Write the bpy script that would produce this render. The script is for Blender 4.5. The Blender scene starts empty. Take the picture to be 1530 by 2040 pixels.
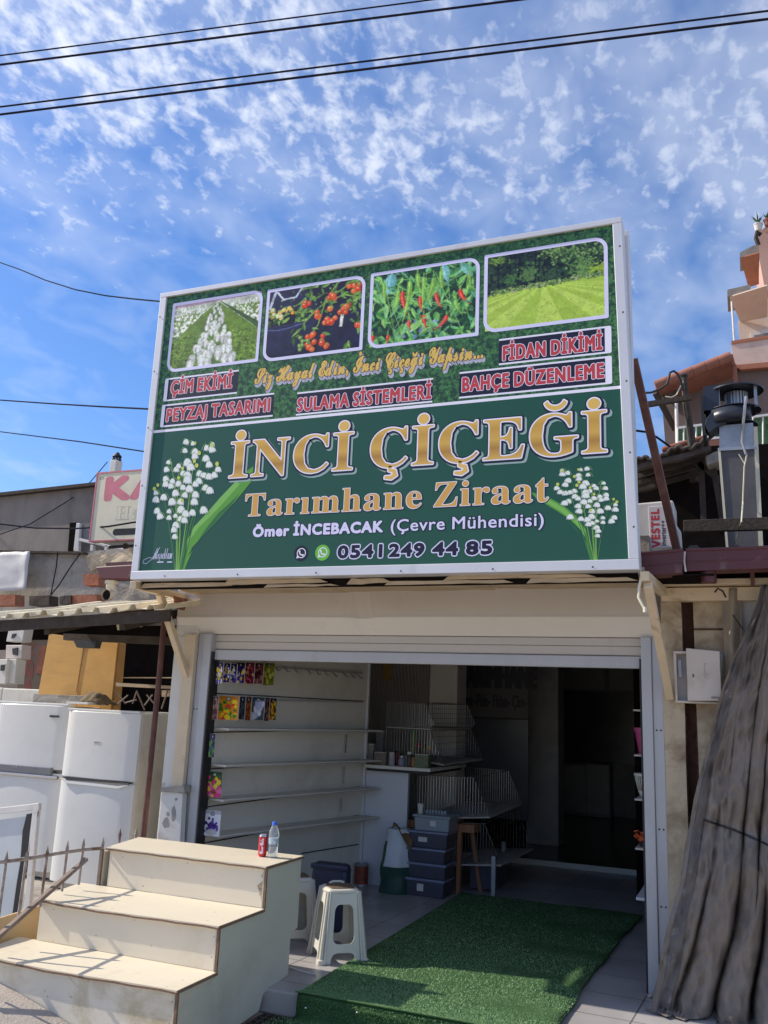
import bpy, bmesh, math, random
import numpy as np
from mathutils import Vector, Matrix
rnd = random.Random(7)
SC = bpy.context.scene
COL = SC.collection
V3 = Vector

# ------------------------------------------------------------------ camera
FPX, IW, IH = 1746.0, 1530.0, 2040.0
YAW, PIT, ROL = math.radians(-22.573), math.radians(12.752), math.radians(2.459)
EYE = V3((0, 0, 1.6))
def _basis():
    cy, sy, cp, sp = math.cos(YAW), math.sin(YAW), math.cos(PIT), math.sin(PIT)
    f = V3((sy*cp, cy*cp, sp)); r = V3((cy, -sy, 0)); u = r.cross(f)
    cr, sr = math.cos(ROL), math.sin(ROL)
    return r*cr + u*sr, u*cr - r*sr, f
CR, CU, CF = _basis()
cd = bpy.data.cameras.new('camera'); cam = bpy.data.objects.new('camera', cd); COL.objects.link(cam)
m = Matrix((CR, CU, -CF)).transposed().to_4x4(); m.translation = EYE
cam.matrix_world = m
cd.sensor_fit = 'AUTO'; cd.sensor_width = 36.0; cd.lens = 36.0*FPX/IH
cd.clip_start = 0.05; cd.clip_end = 3000
SC.camera = cam
# ------------------------------------------------------------------ light
SUN = V3((-0.775, -0.118, 0.625)).normalized()
sl = bpy.data.lights.new('sun', 'SUN'); sl.energy = 4.5; sl.angle = math.radians(0.5); sl.color = (1.0, 0.91, 0.77)
so = bpy.data.objects.new('sun', sl); COL.objects.link(so)
so.rotation_euler = SUN.to_track_quat('Z', 'Y').to_euler(); so.location = (-6, 0, 9)
SC.view_settings.view_transform = 'Standard'; SC.view_settings.look = 'None'
SC.view_settings.exposure = 0.36; SC.view_settings.gamma = 1.0
SC.cycles.max_bounces = 8; SC.cycles.diffuse_bounces = 4; SC.cycles.use_denoising = True
wd = bpy.data.worlds.new('World'); SC.world = wd; wd.use_nodes = True
def build_world():
    nt = wd.node_tree; N = nt.nodes; L = nt.links; N.clear()
    out = N.new('ShaderNodeOutputWorld'); bg = N.new('ShaderNodeBackground'); L.new(bg.outputs[0], out.inputs[0])
    sky = N.new('ShaderNodeTexSky'); sky.sky_type = 'NISHITA'; sky.sun_disc = False
    sky.sun_elevation = math.asin(SUN.z); sky.sun_rotation = math.atan2(SUN.x, SUN.y)
    sky.air_density = 1.0; sky.dust_density = 0.6; sky.ozone_density = 2.5
    def M(op, a, b=None, c=None, clamp=False):
        n = N.new('ShaderNodeMath'); n.operation = op; n.use_clamp = clamp
        for i, v in enumerate((a, b, c)):
            if v is None: continue
            if isinstance(v, (int, float)): n.inputs[i].default_value = v
            else: L.new(v, n.inputs[i])
        return n.outputs[0]
    def NZ(vec, scale, detail, rough, dist=0.0):
        n = N.new('ShaderNodeTexNoise'); n.inputs['Scale'].default_value = scale; n.inputs['Detail'].default_value = detail
        n.inputs['Roughness'].default_value = rough; n.inputs['Distortion'].default_value = dist
        L.new(vec, n.inputs['Vector']); return n.outputs[0]
    tc = N.new('ShaderNodeTexCoord'); sp = N.new('ShaderNodeSeparateXYZ'); L.new(tc.outputs['Generated'], sp.inputs[0])
    z = M('MAXIMUM', sp.outputs[2], 0.06); zz = M('ADD', z, 0.22)
    cx = M('DIVIDE', sp.outputs[0], zz); cy = M('DIVIDE', sp.outputs[1], zz)
    cb = N.new('ShaderNodeCombineXYZ'); L.new(cx, cb.inputs[0]); L.new(M('MULTIPLY', cy, 0.72), cb.inputs[1]); p = cb.outputs[0]
    def RAMP(v, a, b, lo, hi, smooth=False):
        r = N.new('ShaderNodeMapRange'); r.clamp = True
        if smooth: r.interpolation_type = 'SMOOTHSTEP'
        for k_, q in zip((1, 2, 3, 4), (a, b, lo, hi)): r.inputs[k_].default_value = q
        L.new(v, r.inputs[0]); return r.outputs[0]
    big = NZ(p, 1.7, 2.0, 0.5, 0.4)
    mid = NZ(p, 9.5, 3.0, 0.55, 0.3)
    fleck = NZ(p, 38.0, 3.0, 0.55, 0.3)
    fine = NZ(p, 85.0, 3.0, 0.6, 0.2)
    # the flecked sheet is thickest overhead and thins out towards the rooftops, first on the left
    el = sp.outputs[2]
    dens = RAMP(M('ADD', el, M('MULTIPLY', sp.outputs[0], 0.10)), 0.24, 0.55, -0.20, 0.085)
    dens = M('ADD', dens, M('MULTIPLY', M('SUBTRACT', big, 0.5), 0.22))
    s = M('ADD', M('ADD', M('MULTIPLY', fleck, 0.56), M('MULTIPLY', fine, 0.16)), M('MULTIPLY', mid, 0.28))
    s = M('ADD', s, dens)
    body = RAMP(s, 0.44, 0.77, 0.0, 1.0, True)
    veil = RAMP(M('ADD', M('ADD', mid, M('MULTIPLY', dens, 1.1)), M('MULTIPLY', M('MAXIMUM', sp.outputs[0], -0.3), 0.30)), 0.24, 0.72, 0.05, 0.36)
    thick = RAMP(M('SUBTRACT', big, M('MULTIPLY', sp.outputs[0], 0.55)), 0.44, 0.80, 0.42, 0.90)
    cover = M('MAXIMUM', M('MULTIPLY', body, thick), veil)
    hs = N.new('ShaderNodeHueSaturation'); hs.inputs['Saturation'].default_value = 1.36; hs.inputs['Value'].default_value = 1.0
    L.new(sky.outputs[0], hs.inputs['Color'])
    sc_ = N.new('ShaderNodeMix'); sc_.data_type = 'RGBA'; sc_.blend_type = 'MULTIPLY'; sc_.inputs[0].default_value = 1.0
    L.new(hs.outputs[0], sc_.inputs[6]); sc_.inputs[7].default_value = (0.90, 0.85, 0.99, 1)
    mx = N.new('ShaderNodeMix'); mx.data_type = 'RGBA'; L.new(cover, mx.inputs[0]); L.new(sc_.outputs[2], mx.inputs[6])
    mx.inputs[7].default_value = (5.6, 5.9, 6.5, 1)
    L.new(mx.outputs[2], bg.inputs[0]); bg.inputs[1].default_value = 0.14
build_world()

# ------------------------------------------------------------------ helpers
def W(px, py, **k):
    """point of the place seen at a photo pixel, on the plane X=, Y= or Z= (metres)"""
    d = CR*((px-IW/2)/FPX) - CU*((py-IH/2)/FPX) + CF
    (a, v), = k.items(); i = 'XYZ'.index(a)
    return EYE + d*((v-EYE[i])/d[i])
def Wp(px, py, p0, n):
    d = CR*((px-IW/2)/FPX) - CU*((py-IH/2)/FPX) + CF
    return EYE + d*((p0-EYE).dot(n)/d.dot(n))
def lin(c):
    c = c/255.0
    return c/12.92 if c <= 0.04045 else ((c+0.055)/1.055)**2.4
def rgb(r, g, b): return (lin(r), lin(g), lin(b))

ORG = {}
def nm(parent): return ORG.get(parent.name, V3((0, 0, 0))) if parent else V3((0, 0, 0))
def tag(o, label, cat, group=None):
    o['label'] = label; o['category'] = cat
    if group: o['group'] = group
    return o
def thing(name, label, cat, loc, group=None):
    o = bpy.data.objects.new(name, None); COL.objects.link(o); o.location = loc; o.empty_display_size = 0.1
    ORG[o.name] = V3(loc)
    return tag(o, label, cat, group)
def copy_tree(o, parent=None):
    c = o.copy(); COL.objects.link(c)
    if parent: c.parent = parent
    for ch in list(o.children): copy_tree(ch, c)
    return c

class MB:
    def __init__(s): s.v = []; s.f = []; s.m = []; s.sm = []
    def add(s, vs, fs, m=0, smooth=False):
        b = len(s.v); s.v += [tuple(v) for v in vs]
        for f in fs: s.f.append([b+i for i in f]); s.m.append(m); s.sm.append(smooth)
        return s
    def box(s, x0, x1, y0, y1, z0, z1, m=0):
        vs = [(x, y, z) for z in (z0, z1) for y in (y0, y1) for x in (x0, x1)]
        return s.add(vs, [(0,2,3,1),(4,5,7,6),(0,1,5,4),(2,6,7,3),(0,4,6,2),(1,3,7,5)], m)
    def obox(s, c, sx, sy, sz, R=None, m=0):
        c = V3(c); R = R or Matrix.Identity(3)
        vs = [c + R @ V3((x*sx/2, y*sy/2, z*sz/2)) for z in (-1,1) for y in (-1,1) for x in (-1,1)]
        return s.add(vs, [(0,2,3,1),(4,5,7,6),(0,1,5,4),(2,6,7,3),(0,4,6,2),(1,3,7,5)], m)
    def beam(s, p, q, w, h, up=(0,0,1), m=0):
        p, q = V3(p), V3(q); d = (q-p); l = d.length; d.normalize(); up = V3(up)
        a = d.cross(up)
        if a.length < 1e-4: a = d.cross(V3((0,1,0)))
        a.normalize(); b = a.cross(d)
        R = Matrix((a, d, b)).transposed()
        return s.obox((p+q)/2, w, l, h, R, m)
    def tube(s, pts, r, n=8, m=0, caps=True, closed=False):
        pts = [V3(p) for p in pts]; k = len(pts); rings = []
        ref = None
        for i, p in enumerate(pts):
            d = (pts[min(i+1, k-1)] - pts[max(i-1, 0)]).normalized()
            if ref is None:
                ref = d.cross(V3((0,0,1)))
                if ref.length < 0.05: ref = d.cross(V3((1,0,0)))
            a = (ref - d*ref.dot(d)).normalized(); b = d.cross(a); ref = a
            rr = r[i] if isinstance(r, (list, tuple)) else r
            rings.append([p + (a*math.cos(t)+b*math.sin(t))*rr for t in [2*math.pi*j/n for j in range(n)]])
        vs = [v for R_ in rings for v in R_]
        fs = [(i*n+j, i*n+(j+1)%n, (i+1)*n+(j+1)%n, (i+1)*n+j) for i in range(k-1) for j in range(n)]
        s.add(vs, fs, m, True)
        if caps:
            s.add(rings[0], [tuple(range(n))[::-1]], m); s.add(rings[-1], [tuple(range(n))], m)
        return s
    def lathe(s, c, prof, n=20, m=0, R=None):
        c = V3(c); R = R or Matrix.Identity(3)
        vs = [c + R @ V3((r*math.cos(2*math.pi*j/n), r*math.sin(2*math.pi*j/n), z)) for r, z in prof for j in range(n)]
        fs = [(i*n+j, i*n+(j+1)%n, (i+1)*n+(j+1)%n, (i+1)*n+j) for i in range(len(prof)-1) for j in range(n)]
        s.add(vs, fs, m, True)
        s.add(vs[-n:], [tuple(range(n))], m); s.add(vs[:n], [tuple(range(n))[::-1]], m)
        return s
    def prism(s, poly, vec, m=0):
        n = len(poly); poly = [V3(p) for p in poly]; vec = V3(vec)
        vs = poly + [p+vec for p in poly]
        fs = [tuple(range(n)), tuple(range(n, 2*n))[::-1]] + [(i, (i+1)%n, n+(i+1)%n, n+i) for i in range(n)]
        return s.add(vs, fs, m)
    def grid(s, nu, nv, fn, m=0, smooth=True):
        vs = [fn(i/nu, j/nv) for j in range(nv+1) for i in range(nu+1)]
        fs = [(j*(nu+1)+i, j*(nu+1)+i+1, (j+1)*(nu+1)+i+1, (j+1)*(nu+1)+i) for j in range(nv) for i in range(nu)]
        return s.add(vs, fs, m, smooth)
    def build(s, name, mats, parent=None, bevel=0.0, solid=0.0, angle=40, normals=True):
        o0 = nm(parent)
        me = bpy.data.meshes.new(name)
        me.from_pydata([(x-o0.x, y-o0.y, z-o0.z) for x, y, z in s.v], [], s.f)
        mats = mats if isinstance(mats, (list, tuple)) else [mats]
        for mt in mats: me.materials.append(mt)
        me.polygons.foreach_set('material_index', s.m)
        me.polygons.foreach_set('use_smooth', s.sm)
        if normals:
            bm = bmesh.new(); bm.from_mesh(me); bmesh.ops.recalc_face_normals(bm, faces=bm.faces[:]); bm.to_mesh(me); bm.free()
        me.update()
        o = bpy.data.objects.new(name, me); COL.objects.link(o)
        if parent: o.parent = parent; ORG[o.name] = o0
        if solid:
            md = o.modifiers.new('solid', 'SOLIDIFY'); md.thickness = solid; md.offset = 0
        if bevel:
            md = o.modifiers.new('bevel', 'BEVEL'); md.width = bevel; md.segments = 2; md.limit_method = 'ANGLE'; md.angle_limit = math.radians(50)
        if any(s.sm): me.set_sharp_from_angle(angle=math.radians(angle))
        return o
def drop(o, zcut, z=-0.12):
    k = nm(o.parent).z if o.parent else 0.0
    for v in o.data.vertices:
        if v.co.z+k < zcut: v.co.z = z-k
    return o
def struct(o): o['kind'] = 'structure'; return o
def quadpx(px, Y): return [W(x, y, Y=Y) for x, y in px]
def slab(px, Y, depth, mb=None, m=0):
    return (mb or MB()).prism(quadpx(px, Y), (0, depth, 0), m)

def jit(o, amp, seed=1, freq=6.0):
    """nudges the vertices of a mesh so that edges are not ruler-straight"""
    from mathutils import noise
    for v in o.data.vertices:
        n = noise.noise_vector(v.co*freq + V3((seed, 0, seed))); v.co += n*amp
    return o
def subdiv(o, cuts):
    bm = bmesh.new(); bm.from_mesh(o.data)
    bmesh.ops.subdivide_edges(bm, edges=bm.edges[:], cuts=cuts, use_grid_fill=True)
    bm.to_mesh(o.data); bm.free(); return o

# ------------------------------------------------------------------ materials
def mat(name, base, rough=0.6, metal=0.0, var=0.15, scale=6.0, bump=0.0, bscale=40.0, dirt=None, damt=0.5, dscale=3.0, dlo=0.5, dhi=0.7, spec=0.5, stretch=None, trans=0.0, var2=None, coat=0.0, speck=None):
    m = bpy.data.materials.new(name); m.use_nodes = True; nt = m.node_tree; N = nt.nodes; L = nt.links
    b = N['Principled BSDF']; b.inputs['Roughness'].default_value = rough; b.inputs['Metallic'].default_value = metal
    b.inputs['Specular IOR Level'].default_value = spec
    if coat: b.inputs['Coat Weight'].default_value = coat; b.inputs['Coat Roughness'].default_value = 0.15
    if trans: b.inputs['Transmission Weight'].default_value = trans
    tc = N.new('ShaderNodeTexCoord'); vec = tc.outputs['Object']
    if stretch:
        mp = N.new('ShaderNodeMapping'); mp.inputs['Scale'].default_value = stretch; L.new(vec, mp.inputs[0]); vec = mp.outputs[0]
    nz = N.new('ShaderNodeTexNoise'); nz.inputs['Scale'].default_value = scale; nz.inputs['Detail'].default_value = 6; nz.inputs['Roughness'].default_value = 0.6
    L.new(vec, nz.inputs['Vector'])
    rp = N.new('ShaderNodeMapRange'); rp.inputs[1].default_value = 0.25; rp.inputs[2].default_value = 0.75
    L.new(nz.outputs[0], rp.inputs[0])
    mx = N.new('ShaderNodeMix'); mx.data_type = 'RGBA'; L.new(rp.outputs[0], mx.inputs[0])
    mx.inputs[6].default_value = (*[c*(1-var) for c in base], 1)
    mx.inputs[7].default_value = (*(var2 or [min(1, c*(1+var*0.6)) for c in base]), 1)
    col = mx.outputs[2]
    if dirt:
        n2 = N.new('ShaderNodeTexNoise'); n2.inputs['Scale'].default_value = dscale; n2.inputs['Detail'].default_value = 8; n2.inputs['Roughness'].default_value = 0.65
        n2.inputs['Distortion'].default_value = 0.4; L.new(vec, n2.inputs['Vector'])
        r2 = N.new('ShaderNodeMapRange'); r2.inputs[1].default_value = dlo; r2.inputs[2].default_value = dhi; r2.inputs[4].default_value = damt
        L.new(n2.outputs[0], r2.inputs[0])
        m2 = N.new('ShaderNodeMix'); m2.data_type = 'RGBA'; L.new(r2.outputs[0], m2.inputs[0]); L.new(col, m2.inputs[6]); m2.inputs[7].default_value = (*dirt, 1)
        col = m2.outputs[2]
    if speck:   # small dark spots and scuffs
        n4 = N.new('ShaderNodeTexNoise'); n4.inputs['Scale'].default_value = speck[0]; n4.inputs['Detail'].default_value = 3; L.new(vec, n4.inputs['Vector'])
        r4 = N.new('ShaderNodeMapRange'); r4.inputs[1].default_value = speck[1]; r4.inputs[2].default_value = speck[1]+0.03; r4.inputs[4].default_value = 0.75; L.new(n4.outputs[0], r4.inputs[0])
        m4 = N.new('ShaderNodeMix'); m4.data_type = 'RGBA'; L.new(r4.outputs[0], m4.inputs[0]); L.new(col, m4.inputs[6]); m4.inputs[7].default_value = (*speck[2], 1)
        col = m4.outputs[2]
    L.new(col, b.inputs['Base Color'])
    if bump:
        n3 = N.new('ShaderNodeTexNoise'); n3.inputs['Scale'].default_value = bscale; n3.inputs['Detail'].default_value = 5; L.new(vec, n3.inputs['Vector'])
        bp = N.new('ShaderNodeBump'); bp.inputs['Strength'].default_value = bump; bp.inputs['Distance'].default_value = 0.01
        L.new(n3.outputs[0], bp.inputs['Height']); L.new(bp.outputs[0], b.inputs['Normal'])
    return m
def flat(name, c, rough=0.45, spec=0.3):
    return mat(name, c, rough, var=0.05, scale=3.0, spec=spec)
def attr_mat(name, rough=0.4):
    m = bpy.data.materials.new(name); m.use_nodes = True; N = m.node_tree.nodes
    a = N.new('ShaderNodeAttribute'); a.attribute_name = 'ink'
    b = N['Principled BSDF']; b.inputs['Roughness'].default_value = rough; b.inputs['Specular IOR Level'].default_value = 0.3
    m.node_tree.links.new(a.outputs['Color'], b.inputs['Base Color']); return m
M = {}
M['cream'] = mat('cream_paint_board', (0.68, 0.61, 0.47), 0.42, var=0.05, scale=3, bump=0.05, bscale=60, dirt=(0.42, 0.36, 0.22), damt=0.45, dscale=2.2, dlo=0.58, dhi=0.78, speck=(38, 0.70, (0.30, 0.22, 0.14)))
M['cream_riser'] = mat('cream_paint_riser', (0.74, 0.66, 0.52), 0.4, var=0.05, scale=3, bump=0.04, bscale=50, dirt=(0.46, 0.40, 0.25), damt=0.55, dscale=1.7, dlo=0.56, dhi=0.74, speck=(30, 0.71, (0.34, 0.26, 0.17)))
M['board_edge'] = mat('raw_board_edge', (0.21, 0.125, 0.075), 0.8, var=0.35, scale=25, bump=0.3)
M['alu'] = mat('aluminium_white', (0.45, 0.45, 0.46), 0.42, metal=0.1, var=0.08, scale=4, dirt=(0.30, 0.29, 0.28), damt=0.45, dscale=5, dlo=0.56, dhi=0.8, stretch=(1, 1, 0.35))
M['sign_frame'] = mat('sign_frame_aluminium', (0.66, 0.66, 0.68), 0.4, metal=0.2, var=0.07, scale=3, dirt=(0.36, 0.30, 0.25), damt=0.45, dscale=4, dlo=0.6, dhi=0.82)
M['shutter_low_lit'] = mat('shutter_fold_lit', (0.72, 0.67, 0.59), 0.42, var=0.05, scale=1.4, dirt=(0.45, 0.38, 0.31), damt=0.4, dscale=3.0, dlo=0.58, dhi=0.8)
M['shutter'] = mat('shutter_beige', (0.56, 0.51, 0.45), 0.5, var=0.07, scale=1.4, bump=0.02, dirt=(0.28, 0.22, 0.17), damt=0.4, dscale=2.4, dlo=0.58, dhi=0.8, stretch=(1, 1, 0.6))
M['cream_steel'] = mat('cream_steel', (0.66, 0.53, 0.36), 0.55, var=0.1, scale=9, bump=0.08, dirt=(0.24, 0.12, 0.06), damt=0.75, dscale=6, dlo=0.60, dhi=0.72)
M['pier'] = mat('old_render_cream', (0.54, 0.44, 0.30), 0.9, var=0.18, scale=5, bump=0.6, bscale=35, dirt=(0.20, 0.125, 0.075), damt=0.9, dscale=3.6, dlo=0.46, dhi=0.68)
M['white_pier'] = mat('white_flaking_paint', (0.66, 0.64, 0.58), 0.7, var=0.08, scale=6, bump=0.2, dirt=(0.25, 0.23, 0.21), damt=0.8, dscale=7, dlo=0.60, dhi=0.66)
M['rust'] = mat('rust_brown', (0.10, 0.045, 0.028), 0.9, var=0.5, scale=14, bump=0.5)
M['rust_red'] = mat('rust_red_paint', (0.13, 0.05, 0.04), 0.65, var=0.35, scale=10, bump=0.2, dirt=(0.22, 0.12, 0.08), damt=0.5, dscale=7)
M['wood_raw'] = mat('raw_weathered_wood', (0.50, 0.39, 0.26), 0.8, var=0.3, scale=10, bump=0.3, stretch=(0.4, 3, 3), dirt=(0.12, 0.08, 0.05), damt=0.8, dscale=5, dlo=0.55, dhi=0.7)
M['dark_wood'] = mat('dark_old_wood', (0.060, 0.045, 0.035), 0.9, var=0.45, scale=12, bump=0.4)
M['trestle'] = mat('trestle_wood', (0.36, 0.16, 0.08), 0.7, var=0.25, scale=12, bump=0.15, stretch=(2, 2, 0.4))
M['white_wall'] = mat('interior_white', (0.72, 0.68, 0.60), 0.6, var=0.05, scale=2, dirt=(0.40, 0.37, 0.32), damt=0.35, dscale=2.5)
M['rib_wall'] = mat('ribbed_panel', (0.42, 0.39, 0.35), 0.5, var=0.05)
M['counter'] = mat('counter_white', (0.66, 0.67, 0.70), 0.5, var=0.04)
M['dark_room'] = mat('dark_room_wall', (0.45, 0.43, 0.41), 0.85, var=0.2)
M['black_void'] = mat('shade_dark', (0.014, 0.011, 0.010), 0.98, var=0.4, scale=8, spec=0.02)  # near black, stands in for the shade in voids and gaps
M['tin_grey'] = mat('galvanised', (0.42, 0.43, 0.45), 0.45, metal=0.7, var=0.2, scale=7, dirt=(0.2, 0.2, 0.21), damt=0.5, dscale=4)
M['duct'] = mat('duct_sheet', (0.12, 0.115, 0.12), 0.65, metal=0.1, var=0.25, scale=4, dirt=(0.07, 0.065, 0.065), damt=0.6, dscale=3)
M['fan_black'] = mat('fan_black_paint', (0.030, 0.035, 0.050), 0.35, var=0.3, scale=6)
M['black'] = mat('black_rubber', (0.02, 0.02, 0.022), 0.6, var=0.2)
M['wire'] = mat('overhead_cable', (0.022, 0.022, 0.034), 0.9, var=0.1, spec=0.02)
M['chrome'] = mat('chrome_wire', (0.50, 0.50, 0.52), 0.25, metal=0.9, var=0.05)
M['fridge'] = mat('fridge_white', (0.68, 0.68, 0.66), 0.16, var=0.03, scale=2, spec=0.5, dirt=(0.55, 0.55, 0.52), damt=0.3, dscale=3)
M['fridge_old'] = mat('fridge_old_side', (0.64, 0.61, 0.53), 0.35, var=0.06, scale=3, dirt=(0.36, 0.31, 0.24), damt=0.45, dscale=3)
M['card'] = mat('cardboard', (0.62, 0.35, 0.105), 0.85, var=0.10, scale=5, bump=0.12, bscale=18, stretch=(1, 1, 3), dirt=(0.40, 0.23, 0.09), damt=0.4, dscale=3)
M['concrete'] = mat('old_concrete', (0.36, 0.33, 0.29), 0.95, var=0.25, scale=7, bump=0.7, bscale=30, dirt=(0.14, 0.125, 0.11), damt=0.7, dscale=3, dlo=0.48, dhi=0.66)
M['render_brown'] = mat('stained_render', (0.27, 0.235, 0.205), 0.95, var=0.2, scale=4, bump=0.3, bscale=25, dirt=(0.12, 0.105, 0.095), damt=0.8, dscale=1.6, dlo=0.46, dhi=0.66, stretch=(1, 1, 0.45))
M['corr'] = mat('corrugated_cream', (0.76, 0.68, 0.50), 0.55, var=0.10, scale=6, bump=0.1, dirt=(0.30, 0.22, 0.15), damt=0.7, dscale=4, dlo=0.54, dhi=0.66)
M['brick'] = mat('hollow_brick', (0.34, 0.125, 0.07), 0.95, var=0.3, scale=12, bump=0.5, dirt=(0.22, 0.17, 0.13), damt=0.7, dscale=6)
M['gutter'] = mat('gutter_oxblood', (0.095, 0.022, 0.025), 0.45, var=0.15, scale=4, dirt=(0.24, 0.20, 0.19), damt=0.35, dscale=8, dlo=0.6, dhi=0.75)
M['pvc'] = mat('pvc_cream', (0.58, 0.52, 0.42), 0.45, var=0.08, dirt=(0.3, 0.22, 0.15), damt=0.5, dscale=8)
M['white_plastic'] = mat('white_plastic', (0.60, 0.58, 0.50), 0.42, var=0.05, scale=5, dirt=(0.45, 0.43, 0.36), damt=0.4, dscale=6)
M['seat_dark'] = mat('worn_seat_pattern', (0.13, 0.09, 0.06), 0.6, var=0.5, scale=40)
M['navy'] = mat('navy_plastic', (0.022, 0.025, 0.05), 0.4, var=0.15)
M['crate'] = mat('crate_plastic', (0.060, 0.058, 0.085), 0.4, var=0.15, scale=5)
M['crate_rim'] = mat('crate_lid_plastic', (0.20, 0.22, 0.32), 0.4, var=0.1)
M['crate_clear'] = mat('clear_tub_plastic', (0.26, 0.30, 0.34), 0.3, var=0.15)
M['paper'] = mat('paper_label', (0.62, 0.60, 0.56), 0.8, var=0.08)
M['bag_white'] = mat('woven_bag_white', (0.62, 0.66, 0.70), 0.5, var=0.12, scale=6, bump=0.4, bscale=14)
M['bag_green'] = mat('woven_bag_green', (0.020, 0.07, 0.05), 0.5, var=0.3, scale=5, bump=0.4, bscale=14)
M['kraft'] = mat('brown_paper', (0.20, 0.12, 0.06), 0.8, var=0.2)
M['tarp'] = mat('grey_canvas', (0.215, 0.172, 0.135), 0.9, var=0.2, scale=5.0, bump=0.75, bscale=26, dirt=(0.12, 0.095, 0.075), damt=0.7, dscale=2.4, dlo=0.45, dhi=0.7, stretch=(1, 1, 0.5), var2=(0.26, 0.225, 0.195))
M['red_plastic'] = mat('red_can', (0.55, 0.03, 0.035), 0.3, var=0.1, metal=0.3)
M['blue_cap'] = mat('blue_cap', (0.03, 0.13, 0.62), 0.4, var=0.05)
M['label_blue'] = mat('bottle_label', (0.22, 0.50, 0.72), 0.5, var=0.7, scale=45, var2=(0.75, 0.85, 0.9))
M['pink_pot'] = mat('pink_pot', (0.42, 0.05, 0.17), 0.5, var=0.1)
M['orange'] = mat('orange_flower', (0.75, 0.13, 0.03), 0.6, var=0.4, scale=30)
M['pink_wall'] = mat('salmon_render', (0.52, 0.32, 0.255), 0.9, var=0.15, scale=1.2, bump=0.2, dirt=(0.30, 0.20, 0.17), damt=0.6, dscale=0.9)
M['grey_pink'] = mat('faded_pink_render', (0.64, 0.47, 0.39), 0.9, var=0.15, scale=1.5, dirt=(0.28, 0.22, 0.2), damt=0.6, dscale=1.0)
M['cream_wall'] = mat('cream_balcony', (0.70, 0.56, 0.46), 0.9, var=0.1, scale=1.5, dirt=(0.45, 0.33, 0.26), damt=0.5, dscale=1.5)
M['orange_soffit'] = mat('peeling_orange', (0.42, 0.16, 0.09), 0.85, var=0.25, scale=3, dirt=(0.5, 0.4, 0.34), damt=0.7, dscale=2, dlo=0.6, dhi=0.68)
M['grey_slab'] = mat('weathered_slab', (0.30, 0.26, 0.22), 0.95, var=0.25, scale=4, bump=0.4, dirt=(0.12, 0.10, 0.09), damt=0.6, dscale=2)
M['brown_wall'] = mat('brown_render', (0.20, 0.145, 0.125), 0.9, var=0.15, scale=1.5, dirt=(0.13, 0.10, 0.09), damt=0.6, dscale=1)
M['tile_red'] = mat('roof_tile_red', (0.30, 0.115, 0.075), 0.85, var=0.3, scale=5, bump=0.3, dirt=(0.16, 0.10, 0.08), damt=0.6, dscale=3)
M['tile_dark'] = mat('roof_tile_sooty', (0.10, 0.075, 0.06), 0.9, var=0.4, scale=6, bump=0.5, dirt=(0.2, 0.15, 0.11), damt=0.6, dscale=5)
M['mesh_green'] = mat('green_screen_mesh', (0.05, 0.13, 0.06), 0.9, var=0.6, scale=50, bump=0.5)
M['leaf'] = mat('pot_leaf', (0.06, 0.12, 0.03), 0.7, var=0.4)
M['white_metal'] = mat('white_painted_metal', (0.66, 0.64, 0.60), 0.5, var=0.08, dirt=(0.3, 0.22, 0.16), damt=0.5, dscale=7)
M['meter'] = mat('meter_box_ivory', (0.60, 0.52, 0.45), 0.5, var=0.06, scale=3, dirt=(0.36, 0.28, 0.2), damt=0.4, dscale=4)
M['ac'] = mat('outdoor_unit_white', (0.62, 0.60, 0.58), 0.5, var=0.06, dirt=(0.36, 0.31, 0.27), damt=0.5, dscale=5)
M['picket'] = mat('rusty_picket_paint', (0.38, 0.32, 0.28), 0.75, var=0.25, scale=20, bump=0.3, dirt=(0.16, 0.085, 0.055), damt=0.85, dscale=9, dlo=0.47, dhi=0.6)
M['rail_brown'] = mat('brown_rail', (0.20, 0.145, 0.115), 0.7, var=0.3, scale=12, dirt=(0.36, 0.3, 0.26), damt=0.5, dscale=8)
M['tarp_white'] = mat('white_sheet', (0.48, 0.48, 0.48), 0.6, var=0.12, scale=5, bump=0.3, bscale=12)
M['banner'] = mat('dark_banner', (0.055, 0.06, 0.075), 0.6, var=0.2)
M['banner_pale'] = mat('pale_banner', (0.16, 0.15, 0.15), 0.6, var=0.1)
M['ink_black'] = flat('ink_black', (0.012, 0.012, 0.018))
M['ink_white'] = flat('ink_white', rgb(238, 236, 250))
M['ink_navy'] = flat('ink_navy', rgb(28, 30, 55))
M['ink_red'] = flat('ink_red', rgb(192, 66, 74))
M['ink_pink'] = mat('ink_faded_pink', (0.58, 0.17, 0.22), 0.6, var=0.2, scale=8)
M['ink_lilac'] = flat('ink_lilac', rgb(222, 220, 250))
M['ink_grey'] = flat('ink_shadow_grey', rgb(150, 175, 172))
M['ink_script'] = flat('ink_script_shade', rgb(188, 188, 205))
M['ink_lime'] = flat('ink_lime', rgb(110, 190, 70))
M['gold2'] = flat('ink_gold_plain', rgb(216, 166, 84))
M['goldy'] = flat('ink_gold_script', rgb(226, 190, 100))
M['ink_maroon'] = flat('ink_maroon', (0.10, 0.015, 0.02))
M['sign_green'] = mat('sign_dark_green', rgb(36, 84, 66), 0.32, var=0.06, scale=1.2, spec=0.4)
M['print'] = attr_mat('printed_picture')
M['ka_cream'] = mat('faded_cream_sign', (0.66, 0.62, 0.47), 0.6, var=0.06, scale=3, dirt=(0.5, 0.45, 0.34), damt=0.4, dscale=4)
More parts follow.
